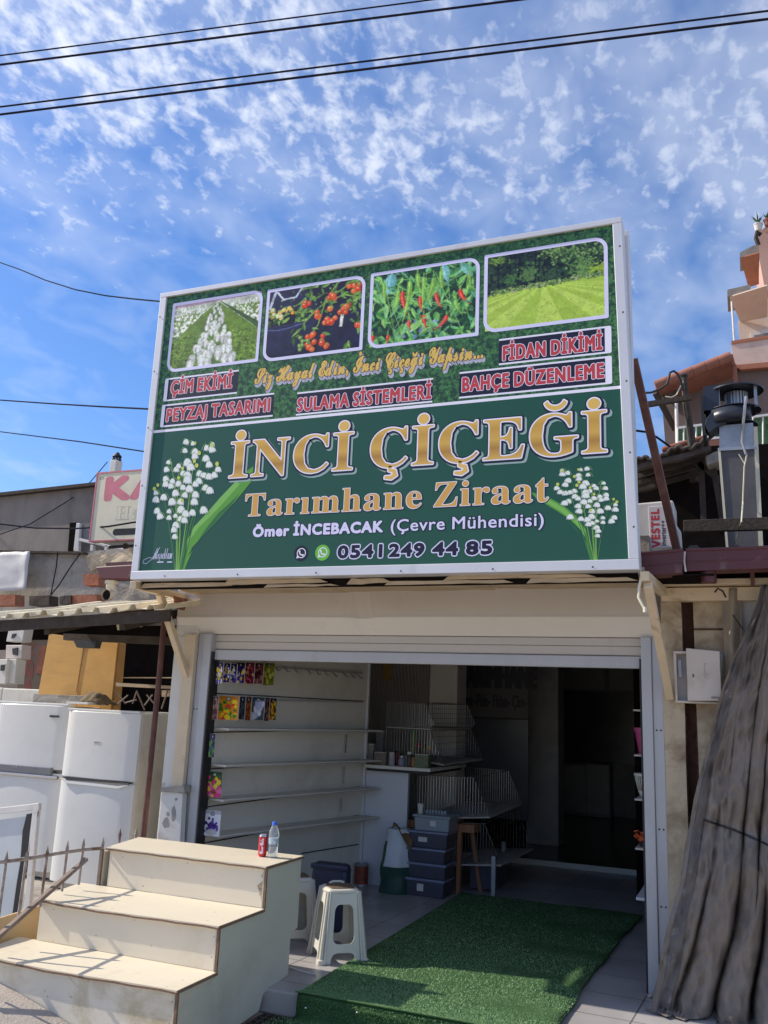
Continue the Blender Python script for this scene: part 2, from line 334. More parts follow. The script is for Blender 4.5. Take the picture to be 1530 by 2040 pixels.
def gold_mat():
    m = flat('ink_gold_banded', rgb(214, 172, 84)); nt = m.node_tree; N = nt.nodes; L = nt.links
    tc = N.new('ShaderNodeTexCoord'); sp = N.new('ShaderNodeSeparateXYZ'); L.new(tc.outputs['Object'], sp.inputs[0])
    mr = N.new('ShaderNodeMapRange'); mr.inputs[1].default_value = 0.70; mr.inputs[2].default_value = 1.0
    L.new(sp.outputs[2], mr.inputs[0])
    cr = N.new('ShaderNodeValToRGB'); e = cr.color_ramp.elements
    e[0].position = 0.0; e[0].color = (*rgb(228, 186, 100), 1); e[1].position = 1.0; e[1].color = (*rgb(226, 186, 96), 1)
    for p, c in ((0.32, rgb(176, 132, 62)), (0.5, rgb(214, 172, 84)), (0.75, rgb(200, 156, 70))):
        k = e.new(p); k.color = (*c, 1)
    L.new(mr.outputs[0], cr.inputs[0]); L.new(cr.outputs[0], N['Principled BSDF'].inputs['Base Color']); return m
M['gold'] = gold_mat()
def grass_print():
    m = mat('printed_turf', rgb(34, 84, 54), 0.35, var=0.75, scale=62, spec=0.4, var2=rgb(96, 160, 92), dirt=rgb(22, 52, 44), damt=0.85, dscale=26, dlo=0.44, dhi=0.56)
    return m
M['turf_print'] = grass_print()
def tile_mat(name, c1, c2, grout, size, rough, rot=0.0, off=0.0):
    m = mat(name, c1, rough, var=0.06, scale=1.5); nt = m.node_tree; N = nt.nodes; L = nt.links
    tc = N.new('ShaderNodeTexCoord'); mp = N.new('ShaderNodeMapping'); mp.inputs['Rotation'].default_value = (0, 0, rot); mp.inputs['Location'].default_value = (off, off*0.6, 0)
    L.new(tc.outputs['Object'], mp.inputs[0])
    br = N.new('ShaderNodeTexBrick'); br.offset = 0.0; br.squash = 1.0
    br.inputs['Scale'].default_value = 1.0/size; br.inputs['Brick Width'].default_value = 1.0; br.inputs['Row Height'].default_value = 1.0
    br.inputs['Mortar Size'].default_value = 0.012; br.inputs['Mortar Smooth'].default_value = 0.1
    br.inputs['Color1'].default_value = (*c1, 1); br.inputs['Color2'].default_value = (*c2, 1); br.inputs['Mortar'].default_value = (*grout, 1)
    L.new(mp.outputs[0], br.inputs['Vector'])
    nz = N.new('ShaderNodeTexNoise'); nz.inputs['Scale'].default_value = 2.5; nz.inputs['Detail'].default_value = 7; L.new(tc.outputs['Object'], nz.inputs['Vector'])
    mx = N.new('ShaderNodeMix'); mx.data_type = 'RGBA'; mx.blend_type = 'MULTIPLY'; mx.inputs[0].default_value = 0.55
    L.new(br.outputs[0], mx.inputs[6]); L.new(nz.outputs[0], mx.inputs[7])
    b = N['Principled BSDF']; L.new(mx.outputs[2], b.inputs['Base Color'])
    bp = N.new('ShaderNodeBump'); bp.inputs['Strength'].default_value = 0.25; bp.inputs['Distance'].default_value = 0.003; bp.invert = True
    L.new(br.outputs['Fac'], bp.inputs['Height']); L.new(bp.outputs[0], b.inputs['Normal']); return m
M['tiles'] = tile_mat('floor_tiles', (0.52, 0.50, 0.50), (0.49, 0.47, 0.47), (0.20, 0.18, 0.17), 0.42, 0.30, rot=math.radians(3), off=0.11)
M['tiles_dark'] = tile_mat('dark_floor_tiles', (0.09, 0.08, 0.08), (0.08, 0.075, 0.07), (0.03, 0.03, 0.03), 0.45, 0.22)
M['street'] = mat('worn_street', (0.43, 0.375, 0.32), 0.95, var=0.2, scale=9, bump=0.6, bscale=70, dirt=(0.30, 0.26, 0.225), damt=0.6, dscale=1.4)
M['dim_glass'] = mat('dim_glass', (0.13, 0.135, 0.15), 0.25, var=0.3, scale=2)
def glass_mat():
    m = bpy.data.materials.new('clear_bottle'); m.use_nodes = True; b = m.node_tree.nodes['Principled BSDF']
    b.inputs['Base Color'].default_value = (0.93, 0.97, 1.0, 1); b.inputs['Transmission Weight'].default_value = 0.85; b.inputs['Roughness'].default_value = 0.08; b.inputs['IOR'].default_value = 1.25
    return m
M['clear'] = glass_mat()
def carpet_mat():
    m = mat('artificial_grass', (0.046, 0.122, 0.040), 0.95, var=0.4, scale=220, bump=1.0, bscale=420, spec=0.2, var2=(0.13, 0.26, 0.105), dirt=(0.035, 0.09, 0.032), damt=0.6, dscale=4.0, dlo=0.42, dhi=0.68)
    return m
M['carpet'] = carpet_mat()
M['pile'] = mat('grass_pile_sunlit', (0.14, 0.31, 0.10), 0.62, var=0.4, scale=160, spec=0.40, var2=(0.31, 0.50, 0.24))

M['cream_stained'] = mat('cream_paint_stained', (0.72, 0.66, 0.54), 0.45, var=0.06, scale=3, bump=0.06, bscale=50, dirt=(0.40, 0.33, 0.18), damt=0.75, dscale=2.3, dlo=0.52, dhi=0.66, speck=(26, 0.69, (0.30, 0.21, 0.13)))
# ------------------------------------------------------------------ writing
_gc = {}
_MAP = {'serif': (0x1D400, 0x1D41A, 0x1D7CE), 'script': (0x1D4D0, 0x1D4EA, None), 'bold': (0x1D5D4, 0x1D5EE, 0x1D7EC)}
_DEC = {'İ': ('I', 'dot'), 'Ç': ('C', 'ced'), 'ç': ('c', 'ced'), 'Ğ': ('G', 'brv'), 'ğ': ('g', 'brv'), 'Ö': ('O', 'dots'), 'Ü': ('U', 'dots'), 'ö': ('o', 'dots'), 'ü': ('u', 'dots'), 'Ş': ('S', 'ced'), 'ş': ('s', 'ced')}
def _mesh2d(s):
    c = bpy.data.curves.new('glyph', 'FONT'); c.body = s; c.resolution_u = 3
    o = bpy.data.objects.new('glyph', c); COL.objects.link(o)
    dg = bpy.context.evaluated_depsgraph_get(); dg.update()
    me = o.evaluated_get(dg).to_mesh()
    vs = [(v.co.x, v.co.y) for v in me.vertices]; fs = [tuple(p.vertices) for p in me.polygons]
    bpy.data.objects.remove(o); bpy.data.curves.remove(c)
    return vs, fs
def _disk(cx, cy, r, n=18, ry=None): return [(cx+r*math.cos(2*math.pi*i/n), cy+(ry or r)*math.sin(2*math.pi*i/n)) for i in range(n)]
def glyph(ch, style):
    """flat outline of one character, its faces, boundary edges and advance, in em units"""
    k = (ch, style)
    if k in _gc: return _gc[k]
    base, dec = ch, None
    if style != 'sans' and ch in _DEC: base, dec = _DEC[ch]
    drop = style != 'sans' and ch == 'ı'
    if drop: base = 'i'
    code = base
    if style in _MAP:
        U, l, d = _MAP[style]
        if 'A' <= base <= 'Z': code = chr(U+ord(base)-65)
        elif 'a' <= base <= 'z': code = chr(l+ord(base)-97)
        elif base.isdigit() and d: code = chr(d+ord(base)-48)
    vs, fs = _mesh2d(code)
    I = '𝐈' if style == 'serif' else 'I'
    a, _ = _mesh2d(code+I); b, _ = _mesh2d(I)
    adv = max(v[0] for v in a) - max(v[0] for v in b)
    # merge doubles
    key = {}; idx = []; nv = []
    for v in vs:
        q = (round(v[0], 5), round(v[1], 5))
        if q not in key: key[q] = len(nv); nv.append(v)
        idx.append(key[q])
    vs = nv; fs = [tuple(idx[i] for i in f) for f in fs]
    if drop:
        fs = [f for f in fs if min(vs[i][1] for i in f) < 0.5]
    if dec and vs:
        x0 = min(v[0] for v in vs); x1 = max(v[0] for v in vs); y1 = max(v[1] for v in vs); cx = (x0+x1)/2
        def put(p, strip=False):
            b0 = len(vs); vs.extend(p)
            if strip:
                h = len(p)//2
                fs.extend([(b0+i, b0+i+1, b0+2*h-2-i, b0+2*h-1-i) for i in range(h-1)])
            else: fs.append(tuple(range(b0, b0+len(p))))
        r = 0.078
        if style == 'script': cx += 0.10; r = 0.06
        if dec == 'dot': put(_disk(cx, y1+0.125, r*1.15))
        if dec == 'dots': put(_disk(cx-0.11, y1+0.11, r*.8)); put(_disk(cx+0.11, y1+0.11, r*.8))
        if dec == 'brv':
            cxx = cx+(0.03 if style == 'serif' else 0.0)
            o_ = [(cxx+0.17*math.cos(t), y1+0.225+0.17*math.sin(t)) for t in [math.pi*(1.08+0.84*i/10) for i in range(11)]]
            i_ = [(cxx+0.125*math.cos(t), y1+0.245+0.115*math.sin(t)) for t in [math.pi*(1.08+0.84*i/10) for i in range(11)]]
            put(o_+i_[::-1], True)
        if dec == 'ced':
            cxx = (0.39 if base == 'C' and style == 'serif' else cx-(0.12 if style == 'script' else 0)); yb = -0.0
            pts = [(cxx, yb+0.01), (cxx-0.01, yb-0.06), (cxx+0.07, yb-0.085), (cxx+0.085, yb-0.15), (cxx+0.02, yb-0.195), (cxx-0.09, yb-0.185)]
            w = [0.03, 0.03, 0.035, 0.04, 0.035, 0.022]
            L_, R_ = [], []
            for i, p in enumerate(pts):
                q0 = pts[max(i-1, 0)]; q1 = pts[min(i+1, 5)]; dx, dy = q1[0]-q0[0], q1[1]-q0[1]; l = math.hypot(dx, dy)
                L_.append((p[0]-dy/l*w[i], p[1]+dx/l*w[i])); R_.append((p[0]+dy/l*w[i], p[1]-dx/l*w[i]))
            put(L_+R_[::-1], True)
    cnt = {}
    for f in fs:
        for i in range(len(f)):
            e = (f[i], f[(i+1) % len(f)]); ke = tuple(sorted(e)); cnt[ke] = cnt.get(ke, 0)+1
    bd = [e for e, n in cnt.items() if n == 1]
    _gc[k] = (vs, fs, bd, adv); return _gc[k]
def write(mb, s, style, fn, u0, u1, v0, vcap, layers, space=0.28, track=0.0, cap=None, depth0=0.0):
    """letters from u0 to u1, baseline v0, capitals up to vcap; layers = [(material slot, stroke width, du, dv, fill)] from the back forward;
    fn(u, v, depth) -> point. Stroke widths in metres."""
    x = 0.0; items = []
    for ch in s:
        if ch == ' ': x += space; continue
        g = glyph(ch, style); items.append((g, x)); x += g[3]+track
    xs = [v[0]+ox for g, ox in items for v in g[0]]; lo, hi = min(xs), max(xs)
    cap = cap or {'serif': 0.676, 'script': 0.625, 'bold': 0.717, 'sans': 0.686}[style]
    su = (u1-u0)/(hi-lo); sv = (vcap-v0)/cap
    for li, (mi, wd_, du, dv, fill) in enumerate(layers):
        for gi, ((vs, fs, bd, adv), ox) in enumerate(items):
            P = [(u0+(v[0]+ox-lo)*su+du, v0+v[1]*sv+dv) for v in vs]
            d = depth0 + 0.0002*(li+1) + 0.00004*(gi % 2)
            if fill: mb.add([fn(p[0], p[1], d) for p in P], fs, mi)
            if wd_ > 0:
                seen = set()
                for ei, (a, b) in enumerate(bd):
                    dd = d - 0.000012*(ei % 5) - 0.00001
                    ax, ay = P[a]; bx, by = P[b]; l = math.hypot(bx-ax, by-ay)
                    if l < 1e-7: continue
                    nx, ny = -(by-ay)/l*wd_, (bx-ax)/l*wd_
                    mb.add([fn(ax+nx, ay+ny, dd), fn(ax-nx, ay-ny, dd), fn(bx-nx, by-ny, dd), fn(bx+nx, by+ny, dd)], [(0, 1, 2, 3)], mi)
                    for q in (a, b):
                        if q in seen: continue
                        seen.add(q); mb.add([fn(p[0], p[1], dd-0.000005) for p in _disk(P[q][0], P[q][1], wd_, 8)], [tuple(range(8))], mi)

# ------------------------------------------------------------------ printed pictures
class Pic:
    """a small painting kept as coloured cells; becomes a flat grid of coloured vertices"""
    def __init__(s, w, h, c):
        s.w, s.h = w, h; s.a = np.empty((h, w, 3)); s.a[:] = c
        s.yy, s.xx = np.mgrid[0:h, 0:w]; s.X = (s.xx+0.5)/w; s.Y = 1-(s.yy+0.5)/h; s.asp = w/h
    def put(s, mask, c, a=1.0): s.a[mask] = s.a[mask]*(1-a)+np.array(c)*a
    def poly(s, pts, c, a=1.0):
        X, Y = s.X, s.Y; ins = np.zeros(X.shape, bool); n = len(pts)
        x0 = min(p[0] for p in pts); x1 = max(p[0] for p in pts)
        for i in range(n):
            (ax, ay), (bx, by) = pts[i], pts[(i+1) % n]
            if ay == by: continue
            c_ = ((ay > Y) != (by > Y)) & (X < (bx-ax)*(Y-ay)/(by-ay)+ax); ins ^= c_
        s.put(ins, c, a); return s
    def ell(s, cx, cy, rx, ry, c, a=1.0, rot=0.0):
        dx = (s.X-cx)*s.asp; dy = s.Y-cy; cr, sr = math.cos(rot), math.sin(rot)
        u = dx*cr+dy*sr; v = -dx*sr+dy*cr
        s.put((u/(rx*s.asp))**2+(v/ry)**2 < 1, c, a); return s
    def leafy(s, x, y, l, w, ang, c, c2=None):
        L, R = [], []
        for i in range(9):
            t = i/8; ww = w*math.sin(math.pi*min(1, t**0.75))*(1 if t < 1 else 0)
            cx = x+l*t*math.cos(ang)/s.asp; cy = y+l*t*math.sin(ang)
            L.append((cx-math.sin(ang)*ww/s.asp, cy+math.cos(ang)*ww)); R.append((cx+math.sin(ang)*ww/s.asp, cy-math.cos(ang)*ww))
        s.poly(L+R[::-1], c)
        if c2: s.poly(L+[(x+l*math.cos(ang)/s.asp, y+l*math.sin(ang)), (x, y)], c2)
    def curve(s, pts, w, c):
        L, R = [], []
        for i, p in enumerate(pts):
            a, b = pts[max(0, i-1)], pts[min(len(pts)-1, i+1)]; dx, dy = (b[0]-a[0])*s.asp, b[1]-a[1]; l = math.hypot(dx, dy) or 1
            ww = w[i] if isinstance(w, (list, tuple)) else w
            L.append((p[0]-dy/l*ww/s.asp, p[1]+dx/l*ww)); R.append((p[0]+dy/l*ww/s.asp, p[1]-dx/l*ww))
        s.poly(L+R[::-1], c)
    def speck(s, n, f, rg, cols, seed=1):
        r = random.Random(seed)
        for _ in range(n):
            x, y = f(r); s.ell(x, y, rg*(0.6+r.random()*.8)/s.asp, rg*(0.6+r.random()*.8), r.choice(cols), rot=r.random()*3)
    def build(s, name, fn, parent, material, depth=0.0):
        h, w = s.h, s.w
        if w > 60:   # the tooth of a blown up snapshot: soft patches of light, fine grain, slight softening
            g = np.random.default_rng(w+h)
            def soft(n, m):
                c = g.random((n, m)); yi = np.linspace(0, n-1.001, h); xi = np.linspace(0, m-1.001, w); y0, x0 = yi.astype(int), xi.astype(int); fy, fx = (yi-y0)[:, None], (xi-x0)[None]
                fy, fx = fy*fy*(3-2*fy), fx*fx*(3-2*fx)
                return (c[y0][:, x0]*(1-fy)+c[y0+1][:, x0]*fy)*(1-fx)+(c[y0][:, x0+1]*(1-fy)+c[y0+1][:, x0+1]*fy)*fx
            q = getattr(s, 'grain', 1.0); k = 1+q*(.28*(soft(16, 20)-.6)+.22*(soft(60, 76)-.5))
            a = s.a*k[..., None]+g.normal(0, 5, s.a.shape)
            a[1:-1, 1:-1] = a[1:-1, 1:-1]*.5+.125*(a[:-2, 1:-1]+a[2:, 1:-1]+a[1:-1, :-2]+a[1:-1, 2:])
            s.a = a*1.06+8
        a = np.power(np.clip(s.a, 0, 255)/255.0, 2.2)
        vs = [fn(i/(w-1), 1-j/(h-1), depth) for j in range(h) for i in range(w)]
        mb = MB(); mb.add(vs, [(j*w+i, (j+1)*w+i, (j+1)*w+i+1, j*w+i+1) for j in range(h-1) for i in range(w-1)], 0, False)
        o = mb.build(name, material, parent, normals=False)
        at = o.data.color_attributes.new('ink', 'FLOAT_COLOR', 'POINT')
        buf = np.ones((h*w, 4), np.float32); buf[:, :3] = a.reshape(-1, 3); at.data.foreach_set('color', buf.ravel())
        return o
# ------------------------------------------------------------------ ground
g = MB(); g.box(-60, 60, -40, 90, -0.35, -0.13)
struct(g.build('street', M['street']))
g = MB(); g.box(-4.9, 3.2, 4.93, 10.27, -0.129, 0.0)
struct(g.build('shop_floor', M['tiles'], bevel=0.01))
g = MB(); g.box(-5.5, 0.6, 10.272, 19.0, -0.129, 0.05)
g.add([], [])
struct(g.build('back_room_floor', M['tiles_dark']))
g = MB(); g.box(-5.5, 0.6, 10.25, 10.271, -0.02, 0.056)
struct(g.build('floor_step_edge', M['white_wall']))
# pavement climbing to the left in front of the steps
def pv(u, v):
    x = -9+6.5*u; y = -6+10.02*v; k = max(0, min(1, (-2.75-x)/1.25))
    return V3((x, y, -.128+.245*k*k*(3-2*k)*.95))
g = MB(); g.grid(40, 30, pv); o = g.build('pavement', M['street']); struct(o)
# walkway the fridges stand on, left of the steps
g = MB(); g.box(-12, -4.1, 4.6, 9.0, -0.3, 0.02)
struct(g.build('raised_walkway', M['concrete']))

# ------------------------------------------------------------------ the big sign
YS = 5.15
def S(px, py): p = W(px, py, Y=YS); return p.x, p.z
SX0, SX1, SZ0, SZ1 = -4.10, -0.538, 2.447, 4.70
sign = thing('shop_sign', 'big dark green garden shop signboard with gold lettering and four pictures above the open shutter', 'shop sign', (-2.32, YS, SZ0))
def onsign(u, v, d): return V3((u, YS-d, v))
mb = MB(); mb.box(SX0+0.02, SX1-0.02, YS, YS+0.10, SZ0+0.02, SZ1-0.02); mb.build('backing_box', M['sign_frame'], sign)
fw = 0.062
mb = MB()
yf = YS-0.018
mb.box(SX0, SX1, yf, YS+0.11, SZ1-fw*0.6, SZ1); mb.box(SX0, SX1, yf, YS+0.11, SZ0, SZ0+fw)
mb.box(SX0, SX0+fw*0.95, yf+.001, YS+0.109, SZ0+fw, SZ1-fw*.6); mb.box(SX1-fw*0.95, SX1, yf+.001, YS+0.109, SZ0+fw, SZ1-fw*.6)
fr = mb.build('frame', M['sign_frame'], sign, bevel=0.004)
scr = MB()
for i in range(5):
    for x in (SX0+0.02, SX1-0.02): scr.lathe((x, yf-0.002, SZ0+0.25+i*0.45), [(0.006, 0), (0.004, 0.003)], 8, R=Matrix.Rotation(math.pi/2, 3, 'X'))
for i in range(6): scr.lathe((SX0+0.3+i*0.6, yf-0.002, SZ0+0.02), [(0.006, 0), (0.004, 0.003)], 8, R=Matrix.Rotation(math.pi/2, 3, 'X'))
scr.build('screw', M['rust'], fr)
zd0 = (S(305, 860)[1]+S(1237, 778)[1])/2; zd1 = zd0+0.02
mb = MB(); mb.add([onsign(SX0+.04, zd1, .0005), onsign(SX1-.04, zd1, .0005), onsign(SX1-.04, SZ1-.02, .0005), onsign(SX0+.04, SZ1-.02, .0005)], [(0, 1, 2, 3)])
mb.build('turf_panel', M['turf_print'], sign)
mb = MB(); mb.add([onsign(SX0+.04, SZ0+.04, .0005), onsign(SX1-.04, SZ0+.04, .0005), onsign(SX1-.04, zd0, .0005), onsign(SX0+.04, zd0, .0005)], [(0, 1, 2, 3)])
mb.build('green_panel', M['sign_green'], sign)
mb = MB(); mb.add([onsign(SX0+.04, zd0, .0007), onsign(SX1-.04, zd0, .0007), onsign(SX1-.04, zd1, .0007), onsign(SX0+.04, zd1, .0007)], [(0, 1, 2, 3)])
mb.build('divider_line', M['ink_white'], sign)

# --- four framed pictures
def tulips():
    p = Pic(190, 150, (96, 128, 52)); r = random.Random(3)
    p.poly([(0, 1), (1, 1), (1, .90), (0, .90)], (150, 120, 140)); p.poly([(0, .93), (1, .97), (1, .86), (0, .8)], (178, 186, 170))
    for k in range(900):
        y = .42+.5*r.random()**.8; t = (0.93-y)/0.5
        x = r.random()
        c = 0.5+0.02*t; gap = 0.05+0.36*t
        if c-gap < x < c-0.07*t-0.01 or c+0.05*t+0.01 < x < c+gap: continue
        if abs(x-c) <= 0.07*t: continue
        if y < 0.5 and 0.18 < x < 0.85: continue
        s_ = 0.006+0.02*t; p.ell(x, y, s_/p.asp, s_*1.2, r.choice([(222, 226, 216), (196, 204, 190), (236, 236, 228), (120, 140, 88)]))
    p.poly([(.49, .93), (.5, .93), (.12, .0), (0, 0), (0, .4)], (92, 122, 48)); p.poly([(.52, .93), (.53, .93), (1, .45), (1, 0), (.75, 0)], (96, 128, 44))
    p.poly([(.50, .93), (.52, .93), (.80, .0), (.1, 0)], (84, 112, 60))
    p.poly([(.53, .95), (.54, .95), (1, .55), (1, .45)], (54, 82, 46)); p.poly([(.48, .95), (.49, .95), (.05, .55), (0, .5)], (60, 90, 50))
    p.speck(900, lambda r: (r.random(), r.random()*.5), .012, [(110, 142, 52), (70, 100, 40), (132, 158, 66), (58, 86, 40)], 5)
    for k in range(105):
        t = (k/105)**1.25; y = .93-.90*t; s_ = 0.012+0.075*t
        x = .51+(r.random()-.5)*(0.05+.52*t)
        p.curve([(x, y), (x+.01*r.uniform(-1, 1), y-s_*2.4)], .12*s_, (78, 118, 58))
        sh = r.uniform(.86, 1.0)
        def C(c): return tuple(v*sh for v in c)
        w = s_*.60/p.asp
        p.ell(x, y, w*1.2, s_*1.05, (132, 148, 110)); p.ell(x+w*.1, y-.55*s_, w*1.0, s_*.6, (120, 138, 100))
        p.poly([(x-w, y-.1*s_), (x-w*.95, y+.75*s_), (x-w*.35, y+1.0*s_), (x, y+.8*s_), (x+w*.35, y+1.05*s_), (x+w*.95, y+.7*s_), (x+w, y-.1*s_), (x+w*.35, y-.95*s_), (x-w*.35, y-.95*s_)], C((206, 211, 203)))
        p.ell(x, y+.05*s_, w*.55, s_*.85, C((240, 240, 234))); p.ell(x+w*.45, y, w*.25, s_*.7, C((186, 192, 186)), .6)
    return p
def tomatoes():
    p = Pic(190, 150, (22, 24, 48)); r = random.Random(5)
    p.ell(.2, .55, .34, .5, (32, 36, 66)); p.ell(.2, .58, .33, .1, (18, 20, 40)); p.ell(.85, .2, .3, .5, (30, 32, 58))
    p.curve([(.02, .43), (.12, .405), (.25, .42), (.38, .46)], .006, (90, 100, 150))
    p.curve([(.10, .96), (.17, .84), (.30, .85), (.37, .99)], .014, (190, 196, 206)); p.poly([(.07, .98), (.1, .98), (.04, .72), (.01, .72)], (170, 180, 190))
    p.poly([(.78, .55), (.815, .55), (.80, .34), (.77, .34)], (222, 216, 200))
    L_ = [(72, 116, 44), (104, 148, 62), (136, 172, 84), (50, 84, 36), (88, 130, 70), (40, 66, 34)]
    for k in range(120):
        q = r.random()
        x, y = (r.uniform(.0, .45), r.uniform(.52, .72)) if q < .3 else ((r.uniform(.38, .98), r.uniform(.55, 1.0)) if q < .75 else ((r.uniform(.3, .62), r.uniform(.1, .5)) if q < .86 else (r.uniform(.85, 1), r.uniform(.1, .65))))
        p.leafy(x, y, r.uniform(.07, .15), r.uniform(.014, .03), r.uniform(-3, 0.6), r.choice(L_), r.choice(L_))
    for pts in ([(.95, 1), (.7, .8), (.5, .6), (.4, .45)], [(.75, 1), (.62, .75), (.55, .4), (.42, .2)], [(1, .7), (.8, .78), (.6, .7)], [(0, .6), (.2, .68), (.4, .6)]): p.curve(pts, .009, (120, 158, 70))
    def tom(x, y, s_, c):
        p.ell(x, y, s_/p.asp, s_*1.08, tuple(v*.72 for v in c)); p.ell(x-.12*s_, y+.1*s_, s_*.82/p.asp, s_*.88, c); p.ell(x-.3*s_/p.asp, y+.35*s_, s_*.22/p.asp, s_*.2, (255, 226, 190)); p.ell(x, y+s_*.95, s_*.4/p.asp, s_*.22, (96, 140, 60))
    for cx, cy, n, sp in ((.55, .18, 13, .13), (.63, .52, 11, .12), (.82, .60, 7, .07), (.9, .86, 8, .07), (.42, .74, 4, .04), (.68, .77, 5, .06), (.98, .35, 4, .05)):
        for k in range(n):
            tom(cx+r.uniform(-1, 1)*sp*.8, cy+r.uniform(-1, 1)*sp, r.uniform(.032, .046), r.choice([(236, 92, 44), (226, 74, 36), (240, 118, 56), (216, 62, 34)]))
    for k in range(13): tom(.05+r.random()*.24, .56+r.random()*.16, r.uniform(.026, .036), r.choice([(238, 176, 62), (236, 150, 50), (226, 190, 100), (196, 204, 150)]))
    for k in range(8): tom(.36+r.random()*.14, .06+r.random()*.2, .026, (120, 156, 78))
    p.speck(60, lambda r: (r.random(), r.uniform(.5, 1)), .012, [(120, 160, 80), (60, 96, 44)], 4)
    return p
def peppers():
    p = Pic(190, 150, (30, 66, 44)); r = random.Random(9)
    p.speck(260, lambda r: (r.random(), r.random()), .03, [(24, 50, 40), (44, 92, 60), (66, 120, 70), (20, 40, 44)], 2)
    p.speck(30, lambda r: (r.uniform(.3, .7), r.uniform(.05, .3)), .022, [(170, 180, 220), (120, 130, 180)], 6)
    G = [(92, 160, 74), (122, 186, 92), (70, 136, 78), (112, 176, 130), (58, 118, 62), (146, 200, 110), (88, 158, 128)]
    for k in range(150):
        y = r.random(); p.leafy(r.uniform(-.05, 1), y, r.uniform(.1, .22), r.uniform(.015, .04), r.uniform(-2.6, -.4), r.choice(G), r.choice(G))
    for k in range(26): p.curve([(r.random(), r.random()), (r.random(), r.random())], .004, (126, 178, 96))
    p.leafy(.2, .98, .3, .07, -1.75, (126, 190, 196), (106, 172, 178)); p.leafy(.68, 1.0, .28, .05, -1.35, (140, 200, 200), (112, 176, 170)); p.leafy(.84, .98, .26, .05, -1.0, (130, 196, 180), (96, 164, 140))
    def pep(x, y, l, w, bend, c, c2):
        pts = [(x+bend*t*t, y-l*t) for t in [i/9 for i in range(10)]]; ww = [w*(.6+.4*math.sin(math.pi*min(1, t*1.4+.1)))*(1-t**3)+.001 for t in [i/9 for i in range(10)]]
        p.curve(pts, ww, c); p.curve([(a-.004, b) for a, b in pts], [q*.35 for q in ww], c2); p.curve([(x, y+.06), (x, y)], .008, (120, 176, 84))
    gr = ((112, 168, 60), (160, 206, 104)); rd = ((206, 40, 36), (240, 110, 90))
    for x, y, l, w, b, cc in ((.3, .70, .32, .03, .06, rd), (.47, .60, .22, .022, .03, rd), (.62, .62, .22, .024, .06, rd), (.84, .62, .22, .028, .10, rd), (.51, .35, .2, .026, .04, rd), (.72, .3, .18, .026, -.12, rd), (.03, .16, .14, .03, -.01, rd), (.18, .14, .12, .02, 0, rd), (.37, .3, .14, .02, .03, rd),
                             (.37, .82, .55, .034, -.06, gr), (.5, .86, .44, .028, .0, gr), (.59, .82, .40, .028, -.10, gr), (.44, .92, .3, .03, .05, gr), (.66, .9, .36, .026, .03, gr), (.79, .55, .28, .026, .08, gr), (.12, .85, .34, .03, .03, gr), (.26, .72, .3, .03, -.03, gr), (.92, .8, .3, .026, -.03, gr)):
        pep(x, y, l, w, b, *cc)
    for k in range(40): p.leafy(r.random(), r.uniform(.05, 1), r.uniform(.06, .13), r.uniform(.01, .02), r.uniform(-3, 0), r.choice(G), r.choice(G))
    return p
def lawn():
    p = Pic(190, 150, (28, 40, 46)); p.grain = .35; r = random.Random(12)
    D_ = [(30, 48, 44), (40, 62, 48), (22, 32, 40), (50, 76, 50), (18, 26, 34)]
    p.speck(700, lambda r: (r.random(), r.uniform(.5, 1)), .022, D_, 8)
    for k in range(13): x = r.random()*.75; p.curve([(x, .55), (x+.01, 1)], .006, (18, 22, 30))
    for cx, cy, rx, ry, cols, n in ((.8, .85, .24, .22, [(66, 100, 54), (92, 128, 70), (48, 76, 48), (30, 46, 40), (116, 150, 86)], 420), (.83, .62, .10, .14, [(76, 112, 58), (104, 140, 74)], 160), (.60, .93, .12, .12, [(84, 116, 62), (120, 150, 84), (50, 76, 50)], 120), (.11, .92, .1, .07, [(100, 134, 54), (66, 96, 50)], 60), (.37, .68, .09, .12, [(64, 98, 56), (82, 116, 66)], 110), (.22, .62, .05, .11, [(66, 104, 54), (50, 82, 48)], 60), (.55, .62, .1, .1, [(42, 66, 50), (54, 80, 54)], 80), (.95, .62, .09, .06, [(150, 176, 52), (118, 148, 52)], 70)):
        p.speck(n, lambda r: (min(.999, cx+r.gauss(0, .45)*rx), min(.999, cy+r.gauss(0, .45)*ry)), .013, cols, int(cx*100))
    hz = lambda x: .47+.07*x
    pts = [(i/20, hz(i/20)) for i in range(21)]
    p.poly(pts+[(1, 0), (0, 0)], (152, 182, 66))
    for k in range(11):
        a = -1.3+k*.32; b = a+.16
        p.poly([(.45+.10*(a+.4), .505), (.45+.10*(b+.4), .505), (.45+b*1.5, 0), (.45+a*1.5, 0)], (182, 208, 92), .8)
    p.speck(800, lambda r: (r.random(), r.random()*.46), .006, [(130, 158, 56), (168, 192, 88), (150, 176, 70)], 3)
    p.speck(420, lambda r: ((lambda x: (x, hz(x)+r.uniform(-.02, .045)))(r.random())), .011, [(92, 124, 60), (122, 152, 78), (64, 92, 50), (150, 160, 110)], 31)
    return p
def rounded(x0, x1, z0, z1, r_tl, r_tr, r_br, r_bl, n=8):
    out = []
    for cx, cz, rr, a0 in ((x0+r_tl, z1-r_tl, r_tl, math.pi), (x1-r_tr, z1-r_tr, r_tr, math.pi/2), (x1-r_br, z0+r_br, r_br, 0), (x0+r_bl, z0+r_bl, r_bl, -math.pi/2)):
        for i in range(n+1):
            a = a0-math.pi/2*i/n; out.append((cx+rr*math.cos(a), cz+rr*math.sin(a)))
    return out
